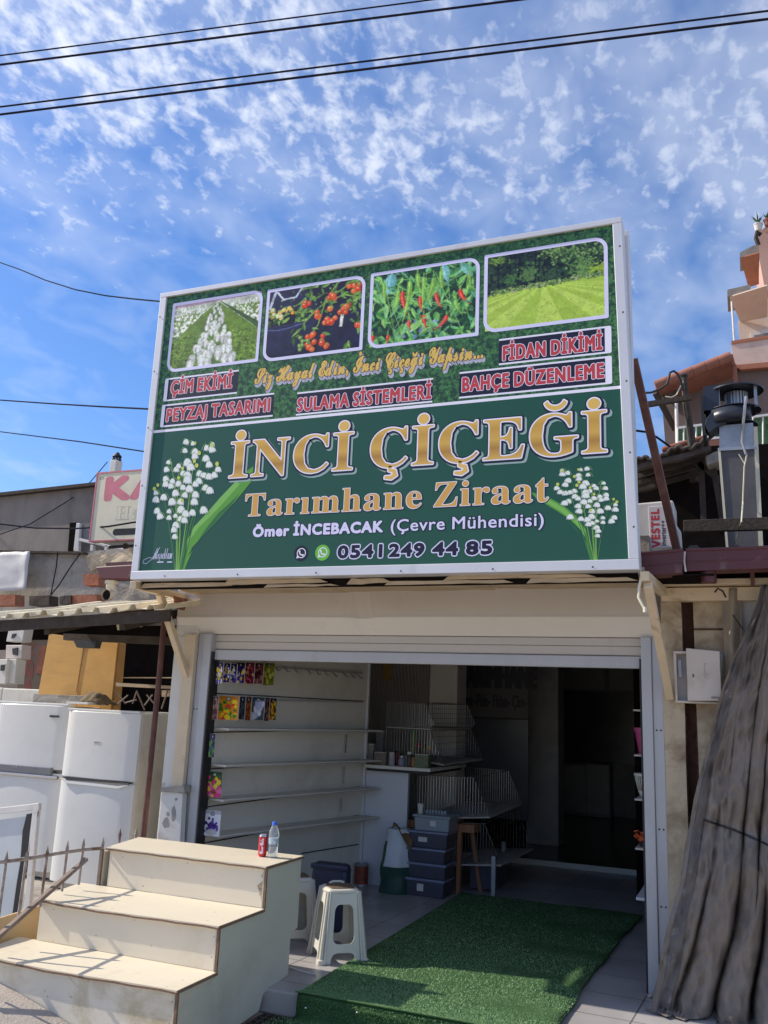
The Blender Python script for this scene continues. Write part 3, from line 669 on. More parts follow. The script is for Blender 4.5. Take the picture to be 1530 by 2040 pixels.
pics = [(tulips, [(344, 602), (524, 580), (333, 741), (515, 722)]), (tomatoes, [(532, 576), (729, 549), (524, 720), (722, 699)]),
        (peppers, [(739, 544), (957, 512), (732, 696), (953, 669)]), (lawn, [(966, 509), (1210, 469.5), (962, 665), (1213, 633)])]
for fn_, c in pics:
    q = [S(*p) for p in c]
    x0, x1 = (q[0][0]+q[2][0])/2, (q[1][0]+q[3][0])/2; z1 = (q[0][1]+q[1][1])/2; z0 = (q[2][1]+q[3][1])/2
    o = fn_().build('picture_print', lambda u, v, d: onsign(x0+.012+u*(x1-x0-.024), z0+.012+v*(z1-z0-.024), .0010), sign, M['print'])
    out = rounded(x0, x1, z0, z1, .01, .085, .01, .085); inn = rounded(x0+.024, x1-.024, z0+.024, z1-.024, .006, .062, .006, .062)
    mb = MB(); n = len(out)
    mb.add([onsign(a, b, .0014) for a, b in out+inn], [(i, (i+1) % n, n+(i+1) % n, n+i) for i in range(n)])
    mb.build('picture_border', M['ink_lilac'], o)
# --- red captions on dark bars
def caption(text, x0, x1, z0, z1, tx0, tx1, tz0, tz1, caps):
    """dark bar with white rules above and below and a white end cap on the sides named in caps"""
    mb = MB(); h = .012
    mb.add([onsign(x0, z0, .0009), onsign(x1, z0, .0009), onsign(x1, z1, .0009), onsign(x0, z1, .0009)], [(0, 1, 2, 3)], 0)
    for a, b in ((z0-h, z0), (z1, z1+h)): mb.add([onsign(x0, a, .001), onsign(x1, a, .001), onsign(x1, b, .001), onsign(x0, b, .001)], [(0, 1, 2, 3)], 1)
    if 'l' in caps: mb.add([onsign(a, b, .001) for a, b in rounded(x0-.03, x0, z0-h, z1+h, .012, .001, .001, .012, 4)], [tuple(range(20))], 1)
    if 'r' in caps: mb.add([onsign(a, b, .001) for a, b in rounded(x1, x1+.04, z0-h, z1+h, .001, .012, .012, .001, 4)], [tuple(range(20))], 1)
    b = mb.build('caption_bar', [M['ink_navy'], M['ink_white']], sign)
    lt = MB(); write(lt, text, 'sans', onsign, tx0, tx1, tz0, tz1, [(0, .0090, 0, 0, True), (1, .0052, 0, 0, True)], depth0=.0010, track=.07)
    lt.build('lettering', [M['ink_white'], M['ink_red']], b, normals=False)
def Z(*ps): return sum(S(*p)[1] for p in ps)/len(ps)
def X(px, py): return S(px, py)[0]
caption('ÇİM EKİMİ', X(334, 777), X(474, 760), Z((334, 797), (330, 796)), Z((334, 757)), X(341.5, 775), X(461.5, 762), Z((350, 781.5), (455, 775)), Z((352, 757), (457, 748)), 'l')
caption('PEYZAJ TASARIMI', X(327.5, 830), X(545, 805), Z((325, 847), (540, 828)), Z((328, 808), (540, 788)), X(332.5, 830), X(537, 812), Z((335, 836.5), (535, 821)), Z((338, 813), (536, 796)), 'l')
caption('SULAMA SİSTEMLERİ', X(591, 805), X(862, 780), Z((592, 826), (860, 797)), Z((592, 785), (860, 757)), X(593.5, 805), X(858.5, 780), Z((600, 817), (855, 795)), Z((600, 794), (855, 767)), '')
caption('BAHÇE DÜZENLEME', X(915, 770), X(1206, 740), Z((912, 791), (1208, 762)), Z((912, 746), (1206, 713)), X(922, 770), X(1202, 738), Z((926, 780), (1200, 751)), Z((926, 753), (1200, 724)), 'r')
caption('FİDAN DİKİMİ', X(994, 705), X(1205, 680), Z((994, 723), (1207, 702)), Z((994, 680), (1205, 653)), X(1003, 700), X(1198.5, 682), Z((1006, 718), (1195, 695)), Z((1005, 692), (1195, 666)), 'r')
# --- slogan in script
lt = MB()
write(lt, 'Siz Hayal Edin, İnci Çiçeği Yapsın...', 'script', onsign, X(508, 760), X(962, 712), Z((512, 765), (955, 713)), Z((530, 738), (850, 702))+.005,
      [(0, .0085, .010, -.022, True), (0, .0085, .007, -.014, True), (0, .0085, .003, -.007, True), (1, .0080, 0, 0, True), (2, .0038, 0, 0, True)], depth0=.0010, space=.30, track=.03, cap=.53)
lt.build('lettering', [M['ink_script'], M['ink_navy'], M['goldy']], sign, normals=False)
# --- big gold name
def title(text, x0, x1, z0, z1):
    lt = MB()
    write(lt, text, 'serif', onsign, x0, x1, z0, z1, [(0, .020, .018, -.016, True), (1, .020, .004, -.004, True), (2, .0085, 0, 0, True), (3, 0, 0, 0, True)], depth0=.0012, track=.035)
    # letter height goes into the banded gold, so the mesh is scaled to its own cap height
    o = lt.build('lettering', [M['ink_grey'], M['ink_navy'], M['ink_white'], M['gold']], sign, normals=False); return o
zb = Z((460, 951), (700, 938)); zc = Z((505, 878), (696, 862)); zb2 = Z((745, 930), (1204, 900)); zc2 = Z((830, 849), (1202, 818.6))
zb = (zb+zb2)/2; zc = (zc+zc2)/2
title('İNCİ', X(458, 930), X(703, 900), zb, zc); title('ÇİÇEĞİ', X(739, 890), X(1208, 850), zb, zc)
lt = MB(); z0, z1 = Z((501, 1027), (838, 1012), (1090, 999)), Z((492, 984.5), (868, 963.5))
write(lt, 'Tarımhane', 'serif', onsign, X(489.5, 1000), X(839.5, 1000), z0, z1, [(0, .0085, .002, -.002, True), (1, .0045, 0, 0, True), (2, 0, 0, 0, True)], depth0=.0012, track=.03)
write(lt, 'Ziraat', 'serif', onsign, X(865, 985), X(1093, 985), z0, z1, [(0, .0085, .002, -.002, True), (1, .0045, 0, 0, True), (2, 0, 0, 0, True)], depth0=.0012, track=.03)
lt.build('lettering', [M['ink_navy'], M['ink_white'], M['gold2']], sign, normals=False)
lt = MB(); z0, z1 = Z((590, 1065), (755, 1060)), Z((592, 1046), (757, 1039))
write(lt, 'Ömer İNCEBACAK', 'sans', onsign, X(505, 1060), X(762, 1048), z0, z1, [(0, .010, 0, 0, True), (1, .0052, 0, 0, True)], depth0=.0012, track=.06)
write(lt, '(Çevre Mühendisi)', 'sans', onsign, X(779, 1050), X(1083, 1035), Z((805, 1058), (1075, 1047)), Z((805, 1035), (900, 1030)), [(0, .008, 0, 0, True), (1, .0015, 0, 0, True)], depth0=.0012, track=.03)
lt.build('lettering', [M['ink_navy'], M['ink_lilac']], sign, normals=False)
lt = MB(); z0, z1 = Z((673, 1114), (980, 1106)), Z((672, 1085), (980, 1077))
for t_, a, b in (('0541', 671, 764), ('249', 773, 848), ('44', 859, 915), ('85', 926, 983)):
    write(lt, t_, 'sans', onsign, X(a, 1100)+.012, X(b, 1095)-.012, z0+.010, z1-.008, [(0, .0135, 0, 0, True), (1, .0062, 0, 0, True)], depth0=.0012, track=.07)
lt.build('lettering', [M['ink_lilac'], M['ink_navy']], sign, normals=False)
def badge(cx, cy, m_):
    x, z = S(cx, cy); r = .054; mb = MB()
    mb.add([onsign(a, b, .0012) for a, b in _disk(x, z, r, 32)], [tuple(range(32))], 0)
    ro, ri = .034, .028
    mb.add([onsign(a, b, .0015) for a, b in _disk(x+.002, z+.002, ro, 28)+_disk(x+.002, z+.002, ri, 28)], [(i, (i+1) % 28, 28+(i+1) % 28, 28+i) for i in range(28)], 1)
    mb.add([onsign(a, b, .0016) for a, b in ((x-.034, z-.034), (x-.012, z-.028), (x-.028, z-.012))], [(0, 1, 2)], 1)
    A = [(x-.016+.0*t, z+.014) for t in (0,)]
    pts = [(x-.013, z+.014), (x-.010, z+.0), (x+.0, z-.010), (x+.015, z-.012)]
    for (a, b), (c, d) in zip(pts, pts[1:]):
        l = math.hypot(c-a, d-b); nx, ny = -(d-b)/l*.0045, (c-a)/l*.0045
        mb.add([onsign(a+nx, b+ny, .0016), onsign(a-nx, b-ny, .0016), onsign(c-nx, d-ny, .0016), onsign(c+nx, d+ny, .0016)], [(0, 1, 2, 3)], 1)
    for a, b in (pts[0], pts[-1]): mb.add([onsign(p, q, .0017) for p, q in _disk(a, b, .007, 10)], [tuple(range(10))], 1)
    mb.build('phone_badge', [m_, M['ink_white']], sign, normals=False)
badge(600, 1102.5, M['ink_navy']); badge(642.5, 1101, M['ink_lime'])
# --- lily of the valley bouquets
def bouquet(P, leaf, depth, seed):
    """P maps zoom coordinates of the left bouquet to the sign"""
    mb = MB(); k = [0]
    mats = [flat('lily_stem', rgb(120, 170, 84)), flat('lily_bell', rgb(232, 236, 232)), flat('lily_shade', rgb(186, 196, 192)), flat('lily_bud', rgb(196, 208, 96)), flat('lily_leaf', rgb(92, 158, 62)), flat('lily_leaf_pale', rgb(126, 186, 92)), flat('lily_leaf_deep', rgb(52, 112, 66)), flat('lily_stem_deep', rgb(66, 124, 70))]
    def face(pts, mi):
        k[0] += 1; mb.add([onsign(*P(*p), depth+.000009*k[0]) for p in pts], [tuple(range(len(pts)))], mi)
    def strip(pts, w0, w1, mi):
        n = len(pts); L, R = [], []
        for i, p in enumerate(pts):
            a, b = pts[max(0, i-1)], pts[min(n-1, i+1)]; dx, dy = b[0]-a[0], b[1]-a[1]; l = math.hypot(dx, dy) or 1; w = w0+(w1-w0)*i/(n-1)
            L.append((p[0]-dy/l*w, p[1]+dx/l*w)); R.append((p[0]+dy/l*w, p[1]-dx/l*w))
        k[0] += 1; mb.add([onsign(*P(*p), depth+.000009*k[0]) for p in L+R], [(i, i+1, n+i+1, n+i) for i in range(n-1)], mi)
    def bez(a, b, c, n=10): return [((1-t)**2*a[0]+2*t*(1-t)*b[0]+t*t*c[0], (1-t)**2*a[1]+2*t*(1-t)*b[1]+t*t*c[1]) for t in [i/n for i in range(n+1)]]
    for pts, mi in leaf: face(pts, mi)
    stems = [((395, 1935), (330, 1300), (200, 740)), ((405, 1935), (440, 1000), (330, 420)), ((425, 1935), (460, 1100), (545, 180)), ((440, 1935), (560, 1200), (650, 330)),
             ((450, 1935), (580, 1150), (800, 200)), ((430, 1935), (480, 1200), (470, 500)), ((460, 1930), (640, 1000), (880, 460)), ((415, 1935), (425, 1300), (420, 830)), ((480, 1930), (640, 1250), (720, 960))]
    for i, s_ in enumerate(stems): strip(bez(*s_, 14), 9, 4, 0 if i % 2 else 7)
    bells = [(540, 205, 36), (630, 225, 28), (525, 320, 32), (660, 335, 42), (655, 395, 40), (815, 285, 38), (885, 305, 42), (890, 240, 30), (305, 475, 28), (280, 570, 36), (410, 570, 36), (440, 525, 32), (560, 480, 52), (600, 540, 50), (805, 425, 44), (845, 505, 42), (965, 570, 38),
             (270, 695, 38), (270, 765, 40), (340, 790, 36), (360, 725, 34), (440, 760, 40), (500, 620, 36), (560, 650, 50), (560, 710, 52), (720, 625, 40), (780, 650, 38), (845, 665, 42), (915, 645, 40), (710, 725, 42), (665, 765, 38), (500, 810, 36), (585, 830, 48), (800, 815, 42), (855, 850, 46),
             (140, 880, 30), (140, 970, 42), (245, 940, 42), (400, 885, 44), (525, 910, 38), (665, 905, 44), (355, 1000, 48), (470, 1000, 42), (650, 1000, 46), (155, 1120, 40), (195, 1190, 42), (315, 1125, 30), (315, 1210, 32), (475, 1105, 50), (535, 1160, 46), (625, 1145, 42), (775, 1110, 48), (400, 1185, 28), (465, 1225, 36), (520, 1245, 40), (405, 1310, 44), (380, 1370, 38), (390, 1460, 34)]
    r = random.Random(seed)
    for x, y, s_ in bells:
        sx = x+ (70 if x < 470 else -70)*r.uniform(.6, 1.1); strip(bez((sx, y+30), ((x+sx)/2, y-s_-45), (x, y-s_)), 4, 4, 0)
        t = r.uniform(-.25, .25)
        def rot(p): return (x+p[0]*math.cos(t)-p[1]*math.sin(t), y+p[0]*math.sin(t)+p[1]*math.cos(t))
        a = s_*1.12
        body = [(-a, .35*a), (-.92*a, -.25*a), (-.5*a, -.9*a), (0, -1.05*a), (.5*a, -.9*a), (.92*a, -.25*a), (1.0*a, .35*a), (1.02*a, .85*a), (.6*a, .62*a), (.35*a, 1.0*a), (0, .7*a), (-.4*a, 1.0*a), (-.62*a, .65*a), (-1.02*a, .85*a)]
        face([rot(p) for p in body], 2)
        face([rot((p[0]*.78-.1*a, p[1]*.8-.1*a)) for p in body], 1)
    for x, y, s_ in ((660, 220, 20), (715, 350, 26), (650, 455, 26), (680, 515, 28), (495, 555, 22), (950, 495, 28), (165, 775, 22), (120, 825, 26), (440, 680, 24), (890, 245, 26), (490, 980, 24)):
        face([(x+s_*math.cos(a)*.85, y+s_*math.sin(a)*1.1) for a in [2*math.pi*i/12 for i in range(12)]], 3)
    mb.build('flower_print', mats, sign, normals=False)
def PL(x, y): return S(290+x*230/1530, 850+y*300/1996)
bouquet(PL, [([(470, 1935), (530, 1700), (560, 1500), (640, 1330), (800, 1160), (1000, 930), (1200, 720), (1380, 560), (1430, 525), (1425, 700), (1280, 880), (1130, 1060), (950, 1260), (760, 1450), (620, 1600), (530, 1800), (490, 1935)], 4),
             ([(560, 1500), (640, 1330), (800, 1160), (1000, 930), (1200, 720), (1250, 760), (1050, 990), (860, 1190), (700, 1340), (600, 1480), (545, 1640)], 5),
             ([(800, 1350), (960, 1150), (1130, 1000), (1250, 880), (1130, 1060), (950, 1260), (760, 1450), (690, 1520)], 6),
             ([(480, 1935), (530, 1760), (625, 1645), (560, 1790), (500, 1935)], 4)], .0012, 1)
def PRt(x, y):
    # the right bouquet is the same print mirrored and smaller
    xx = 1232.5-(x-95)*.142; yy = 926+(y-130)*.1065
    return S(xx, yy)
bouquet(lambda x, y: PRt(x, y), [([(470, 1955), (530, 1700), (560, 1500), (640, 1330), (800, 1130), (1000, 960), (1250, 760), (1330, 640), (1100, 720), (860, 900), (700, 1080), (560, 1330), (500, 1600), (455, 1955)], 4),
             ([(560, 1480), (700, 1220), (900, 1010), (1200, 760), (1100, 760), (860, 940), (700, 1130), (560, 1360)], 5), ([(520, 1700), (600, 1480), (760, 1250), (900, 1080), (700, 1300), (560, 1560)], 6)], .0012, 2)
# the printer's signature in the lower corner
lt = MB(); write(lt, 'Ateşreklam', 'script', onsign, X(305, 1110), X(343, 1110), Z((310, 1114)), Z((310, 1092)), [(0, .0, 0, 0, True)], depth0=.0012)
c = [S(x, y) for x, y in ((306, 1112), (296, 1111), (286, 1116), (285, 1122), (292, 1123), (303, 1114), (313, 1100), (319, 1090))]
for (a, b), (p, q) in zip(c, c[1:]):
    l = math.hypot(p-a, q-b); nx, ny = -(q-b)/l*.0016, (p-a)/l*.0016; lt.add([onsign(a+nx, b+ny, .0013), onsign(a-nx, b-ny, .0013), onsign(p-nx, q-ny, .0013), onsign(p+nx, q+ny, .0013)], [(0, 1, 2, 3)])
for x0_, x1_ in ((313, 326), (333, 343)):
    a, b = S(x0_, 1121); p, q = S(x1_, 1118.5); lt.add([onsign(a, b, .0013), onsign(p, b, .0013), onsign(p, q, .0013), onsign(a, q, .0013)], [(0, 1, 2, 3)])
lt.build('lettering', M['ink_lilac'], sign, normals=False)
# the right edge of the board is slightly out of plumb
for o_ in [sign]+list(sign.children_recursive):
    if o_.type == 'MESH' and o_.name.split('.')[0] in ('backing_box', 'frame', 'screw', 'turf_panel', 'green_panel', 'divider_line'):
        for v in o_.data.vertices:
            X_ = v.co.x+sign.location.x; k_ = max(0, min(1, (v.co.z)/(SZ1-SZ0)))
            if X_ > -1: v.co.x -= .060*k_
# sign carcass behind: side posts, rear frame, loose boards under it
mb = MB()
mb.prism([V3((-.585, YS+.12, SZ0-.01)), V3((-.556, YS+.12, SZ0-.01)), V3((-.575, YS+.12, SZ1-.02)), V3((-.605, YS+.12, SZ1-.02))], (0, .09, 0))
mb.build('rear_post', M['sign_frame'], sign, bevel=.004)
mb = MB(); mb.box(SX0-.04, SX0-.004, YS+.10, YS+.19, SZ0-.02, SZ1-.08); mb.build('rear_post', M['sign_frame'], sign, bevel=.004)
mb = MB(); mb.box(SX0+.1, SX1-.1, YS+.115, YS+.135, SZ0+.02, SZ1-.1); mb.build('rear_panel', M['tin_grey'], sign)
mb = MB()
for i in range(4):
    x = SX0+.35+i*.95; mb.beam((x, YS+.16, SZ1-.1), (x, 6.3, 2.62), .05, .05)
mb.build('stay_bar', M['rust'], sign)

# ------------------------------------------------------------------ boards closing the gap between sign and shop front
mb = MB()
sof = thing('soffit_boards', 'split and peeling wooden boards nailed under the big sign', 'boards', (-2.3, 5.6, 2.45))
for i in range(3):
    x0, x1 = [(-4.1, -2.75), (-2.74, -1.6), (-1.59, -.53)][i]
    b = MB(); b.box(x0, x1, 5.27, 6.0, 2.452+.004*i, 2.474+.004*i); o = b.build('board', M['wood_raw'], sof); subdiv(o, 6); jit(o, .014, i)
b = MB(); b.box(-4.08, -.56, 5.25, 5.30, 2.395, 2.450); b.build('gap_shade_strip', M['black_void'], sof)  # black strip behind the battens, painted in for the shaded gaps
for x0, x1, za_, zb_, y_ in ((-4.08, -3.30, 2.400, 2.430, 5.235), (-3.36, -2.56, 2.412, 2.444, 5.228), (-3.05, -2.48, 2.392, 2.408, 5.238), (-2.42, -2.10, 2.405, 2.438, 5.232), (-2.15, -1.30, 2.394, 2.416, 5.236), (-1.75, -.80, 2.420, 2.444, 5.230), (-1.22, -.56, 2.394, 2.418, 5.236)):
    b = MB(); b.prism([V3((x0, y_, za_)), V3((x1, y_, za_+.006)), V3((x1-.06, y_, zb_)), V3((x0+.03, y_, zb_+.004))], (0, .014, 0)); o = b.build('batten', M['wood_raw'], sof); subdiv(o, 5); jit(o, .007, x0, 9)
# ------------------------------------------------------------------ shop building
YF = 6.07
shop = thing('shop_building', 'low whitewashed shop with an open front, lined white inside and dark at the back', 'shop', (-2.3, YF, 0))
L0 = V3((-3.965, 6.12, 0)); L1 = V3((-3.475, 8.13, 0)); LD = (L1-L0).normalized(); LN = V3((LD.y, -LD.x, 0))   # left wall, LN points into the room
def lw(t, off, z): p = L0+LD*t+LN*off; return V3((p.x, p.y, z))
LWL = (L1-L0).length
def Lz(px, py, off=0.0):  # point of the left wall behind a pixel
    p = Wp(px, py, L0+LN*off, LN); return (p-L0).dot(LD), p.z
# left lining with its grooves
mb = MB(); mb.prism([lw(0, 0, 0), lw(LWL, 0, 0), lw(LWL, 0, 2.6), lw(0, 0, 2.6)], -LN*0.03)
wl = mb.build('wall_lining', M['white_wall'], shop)
for a, b in (((405, 1380), (723, 1397)), ((420, 1459), (723, 1453)), ((413, 1532), (715, 1512)), ((405, 1608), (715, 1567)), ((395, 1681), (713, 1624)), ((600, 1700), (713, 1682))):
    ta, za = Lz(*a); tb, zb_ = Lz(*b); mb = MB(); mb.beam(lw(max(ta, .02), .002, za), lw(tb, .002, zb_), .008, .012, up=LN); mb.build('panel_joint', M['black'], wl)
mb = MB(); mb.beam(lw(LWL+.01, 0.0, 0), lw(LWL+.01, 0.0, 2.6), .03, .03); mb.build('corner_trim', M['counter'], shop)
mb = MB(); mb.box(-4.40, -4.361, 6.2, 9.98, -.1, 2.729); mb.box(-7.2, -3.5, 9.981, 10.099, 0, 2.729); mb.build('wall', M['white_wall'], shop)
# ribbed wall beyond the corner
mb = MB(); yr = 9.55; xa, xb = -4.35, W(857, 1400, Y=yr).x
n = 60
for i in range(n):
    x = xa+(xb-xa)*i/n; w = (xb-xa)/n
    mb.box(x+.004, x+w-.004, yr-.008, yr+.03, 0, 2.6)
mb.box(xa, xb, yr+.031, yr+.06, 0, 2.6); mb.build('ribbed_wall', M['rib_wall'], shop)
x1 = W(913, 1400, Y=yr).x
mb = MB(); mb.box(xb+.002, x1, yr-.05, yr+.3, 0, 2.6); mb.build('pilaster', M['white_wall'], shop, bevel=.01)
mb = MB(); mb.box(W(1049, 1400, Y=11.5).x, W(1112, 1400, Y=11.5).x, 11.5, 11.9, 0.05, 2.8); mb.build('pillar', M['dark_room'], shop, bevel=.01)
# back room
yb = 15.6
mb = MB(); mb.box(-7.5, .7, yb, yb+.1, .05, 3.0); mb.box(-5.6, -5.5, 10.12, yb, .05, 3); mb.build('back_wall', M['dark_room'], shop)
def Bx(px): return W(px, 1450, Y=yb).x
def Bz(px, py): return W(px, py, Y=yb).z
mb = MB()
for a, b, t, u in ((1117, 1206, 1300, 1373), (1216, 1284, 1300, 1376)):
    mb.box(Bx(a), Bx(b), yb-.02, yb-.004, Bz((a+b)/2, u), 2.95)
mb.build('transom_panel', mat('dim_panel', (.66, .64, .60), .7), shop)
mb = MB(); mb.box(Bx(1114), Bx(1292), yb-.03, yb-.003, .9, Bz(1200, 1378)); mb.build('dark_window', M['dim_glass'], shop)
# right inner wall, ceiling
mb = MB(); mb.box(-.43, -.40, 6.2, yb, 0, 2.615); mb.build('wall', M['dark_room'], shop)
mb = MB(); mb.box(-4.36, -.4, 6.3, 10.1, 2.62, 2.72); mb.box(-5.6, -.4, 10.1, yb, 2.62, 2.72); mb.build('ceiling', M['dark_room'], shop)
mb = MB(); mb.box(-4.40, -.57, 6.1, 10.1, 2.73, 2.84); mb.box(-5.6, -.38, 10.101, yb, 2.73, 2.84); mb.build('roof', M['grey_slab'], shop)
mb = MB(); mb.box(-4.36, -.57, 6.16, 6.299, 2.1, 2.729); mb.box(-.569, -.39, 6.16, 6.299, 2.1, 2.615); mb.build('lintel_wall', M['white_pier'], shop)
# left pier
mb = MB()
mb.box(-4.275, -4.06, 5.99, 6.22, -.1, 2.62); o = mb.build('pier', M['white_pier'], shop, bevel=.008)
mb = MB(); mb.box(-4.16, -4.055, 5.955, 5.988, .62, 2.13); mb.build('cover_strip', M['cream_steel'], shop, bevel=.004)
# white sheet metal box at the foot of the left pier
mbx = thing('flaking_metal_box', 'white metal box with flaking grey patches standing against the left pier', 'metal box', (-4.2, 5.8, .5))
q = quadpx([(322, 1576), (364, 1580), (358, 1690), (312, 1688)], 5.92); mb = MB(); mb.prism(q, (0, .06, 0)); o = mb.build('casing', M['white_metal'], mbx, bevel=.004)
r_ = random.Random(8)
for cx_, cy_, rx_, ry_ in ((346, 1622, 6, 17), (331, 1640, 7, 11), (335, 1622, 4, 5), (351, 1592, 3, 4)):
    mb = MB(); mb.prism([W(cx_+rx_*math.cos(a)*(.7+.5*r_.random()), cy_+ry_*math.sin(a)*(.7+.5*r_.random()), Y=5.9195) for a in [2*math.pi*i/14 for i in range(14)]], (0, .0015, 0)); mb.build('bare_patch', mat('bare_grey', (.30, .29, .28), .8, var=.2), o)
mb = MB(); mb.prism(quadpx([(321, 1569), (366, 1566), (368, 1580), (322, 1577)], 5.90), (0, .1, 0)); o = mb.build('stone_cap', M['concrete'], mbx); subdiv(o, 4); jit(o, .006, 3, 14)
# right pier
mb = MB()
mb.box(-.50, -.372, 5.99, 6.25, -.1, 2.48); mb.box(-.30, 3.2, 6.02, 6.3, -.1, 2.40)
o = mb.build('pier', M['pier'], shop); subdiv(o, 8); jit(o, .006, 3, 9)
mb = MB(); mb.box(-.371, -.302, 6.10, 6.25, -.1, 2.44); mb.build('rusted_channel', M['rust'], shop)
# rotten render edge along the channel
mb = MB(); r_ = random.Random(4)
for i in range(110):
    z = .1+i*.0142; x = -.372+.002*math.sin(z*9); w = r_.uniform(.006, .026)
    mb.obox((x-.004, 6.03, z), w, .05, .02, Matrix.Rotation(r_.uniform(-.5, .5), 3, 'Y'), 0); mb.obox((-.300+r_.uniform(-.004, .004), 6.05, z+.006), w, .05, .018, Matrix.Rotation(r_.uniform(-.5, .5), 3, 'Y'), 0)
mb.build('crumbled_edge', M['rust'], shop)
mb = MB(); mb.box(-.49, 3.2, 5.93, 6.02, 2.37, 2.455); mb.box(-.49, 3.2, 5.86, 6.02, 2.462, 2.50); o = mb.build('top_beam', M['cream_steel'], shop, bevel=.004)
mb = MB(); mb.box(-.30, .6, 6.0, 6.018, 2.19, 2.20); mb.build('render_crack', M['rust'], shop)

# ------------------------------------------------------------------ roller shutter
sh = thing('roller_shutter', 'beige roller shutter rolled up in its dented box, with its aluminium side rails', 'roller shutter', (-2.3, 5.95, 0))
prof = [(5.955, 2.505), (5.955, 2.262), (6.03, 2.142), (6.15, 2.142), (6.15, 2.505)]
n = 60; mb = MB(); vs = []
for i in range(n+1):
    x = -4.25+(3.70)*i/n
    for j, (y, z) in enumerate(prof):
        dy = 0
        if j == 1: dy = .028*math.exp(-((x+2.62)/.07)**2)+.006*math.exp(-((x+2.75)/.35)**2)
        if j == 0: dy = .003*math.sin(x*5)
        vs.append((x, y+dy, z-(dy*.3 if j == 1 else 0)))
k = len(prof); fs = [(i*k+j, i*k+(j+1) % k, (i+1)*k+(j+1) % k, (i+1)*k+j) for i in range(n) for j in range(k)]
mb.add(vs, fs); mb.add(vs[:k], [tuple(range(k))]); mb.add(vs[-k:], [tuple(range(k))])
# lower fold painted lighter to carry the light bounced up from the ground
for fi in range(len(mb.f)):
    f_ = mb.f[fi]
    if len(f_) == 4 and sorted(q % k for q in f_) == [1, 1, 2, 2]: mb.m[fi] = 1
mb.build('shutter_box', [M['shutter'], M['shutter_low_lit']], sh)
mb = MB()
for i in range(n):
    a_, b_ = vs[i*k+1], vs[(i+1)*k+1]; mb.beam(V3(a_)+V3((0, -.002, .004)), V3(b_)+V3((0, -.002, .004)), .007, .010)
mb.build('fold_lip', M['shutter_low_lit'], sh)
mb = MB(); mb.box(-4.255, -.545, 5.942, 5.956, 2.478, 2.512); mb.build('top_trim', M['shutter'], sh, bevel=.003)
mb = MB()
mb.box(-3.93, -.63, 6.055, 6.075, 2.085, 2.140); mb.box(-3.93, -.63, 6.052, 6.078, 2.022, 2.0835)
mb.build('curtain_slats', M['shutter'], sh, bevel=.006)
mb = MB(); mb.box(-3.93, -.628, 6.035, 6.085, 1.938, 2.018); mb.build('bottom_bar', M['alu'], sh, bevel=.006)
for x0, x1, x2, sgn in ((-4.053, -4.0, -3.925, 1), (-.497, -.565, -.632, -1)):
    mb = MB(); a, b = sorted((x0, x1)); c, d = sorted((x1, x2))
    mb.box(a, b, 6.0, 6.12, -.02, 2.14); mb.box(c+.001, d-.001, 5.985, 6.13, -.02, 2.14)
    rl = mb.build('guide_rail', M['alu'], sh, bevel=.005)
    mb = MB(); mb.box(*(sorted((x2, x2+.012*sgn))), 6.0, 6.11, 0, 2.0); mb.build('rubber_seal', M['black'], rl)
    for z in (.5, .95, 1.55):
        for x in ((a+b)/2+.012, (a+b)/2-.014):
            mb = MB(); mb.lathe((x, 5.999, z), [(.006, 0), (.004, .003)], 8, R=Matrix.Rotation(math.pi/2, 3, 'X')); mb.build('screw', M['black'], rl)

# ------------------------------------------------------------------ sign brackets
def bracket(label, x, y_top, z_top, foot, armx):
    b = thing('sign_bracket', label, 'bracket', (x, 6.0, 2.0), 'steel brackets carrying the sign')
    mb = MB(); mb.beam((armx[0], 5.17, 2.415), (armx[1], 6.05, 2.43), .05, .055); mb.build('arm', M['cream_steel'], b, bevel=.004)
    mb = MB(); mb.beam((x, y_top, z_top), foot, .05, .05, up=(1, 0, 0)); mb.build('strut', M['cream_steel'], b, bevel=.005)
bracket('cream steel bracket under the left end of the big sign, nearest the fridges', -4.14, 5.55, 2.40, (-4.115, 5.965, 1.80), (-4.10, -4.22))
bracket('cream steel bracket under the right end of the big sign, braced beside the meter box', -.50, 5.20, 2.37, (-.455, 5.96, 1.76), (-.515, -.47))
mb = MB(); mb.tube([(-.53, 5.2, 2.43), (-.545, 5.17, 2.36), (-.55, 5.16, 2.29), (-.52, 5.16, 2.23)], .008, 8); mb.lathe((-.515, 5.16, 2.205), [(.012, 0), (.012, .03)], 8)
tag(mb.build('loose_cable', M['ka_cream']), 'short loose white cable end dangling under the right end of the sign', 'cable')

# ------------------------------------------------------------------ shelves on the left wall
def shelf(label, wallpts, frontpts, group='shelves along the left wall'):
    (ta, za), (tb, zb_) = Lz(*wallpts[0]), Lz(*wallpts[1]); z = zb_
    d = .19
    t = thing('wall_shelf', label, 'shelf', lw(1, 0, z), group)
    mb = MB(); mb.prism([lw(.03, .003, z), lw(LWL+.02, .003, z), lw(LWL+.02, d, z), lw(.03, d, z)], (0, 0, -.016)); mb.build('board', M['white_wall'], t)
    mb = MB(); mb.beam(lw(.03, d+.003, z-.013), lw(LWL+.02, d+.003, z-.013), .004, .008); mb.build('front_edge', M['dark_room'], t)
    return z
for i, (a, b) in enumerate((((420, 1459), (723, 1453)), ((413, 1532), (715, 1512)), ((405, 1608), (715, 1567)), ((395, 1681), (713, 1624)))):
    shelf(('topmost white shelf on the left wall, just under the hook rails', 'second white wall shelf from the top on the left wall', 'third white wall shelf from the top, level with the counter front', 'lowest white wall shelf, ending behind the water bottle')[i], (a, b), None)
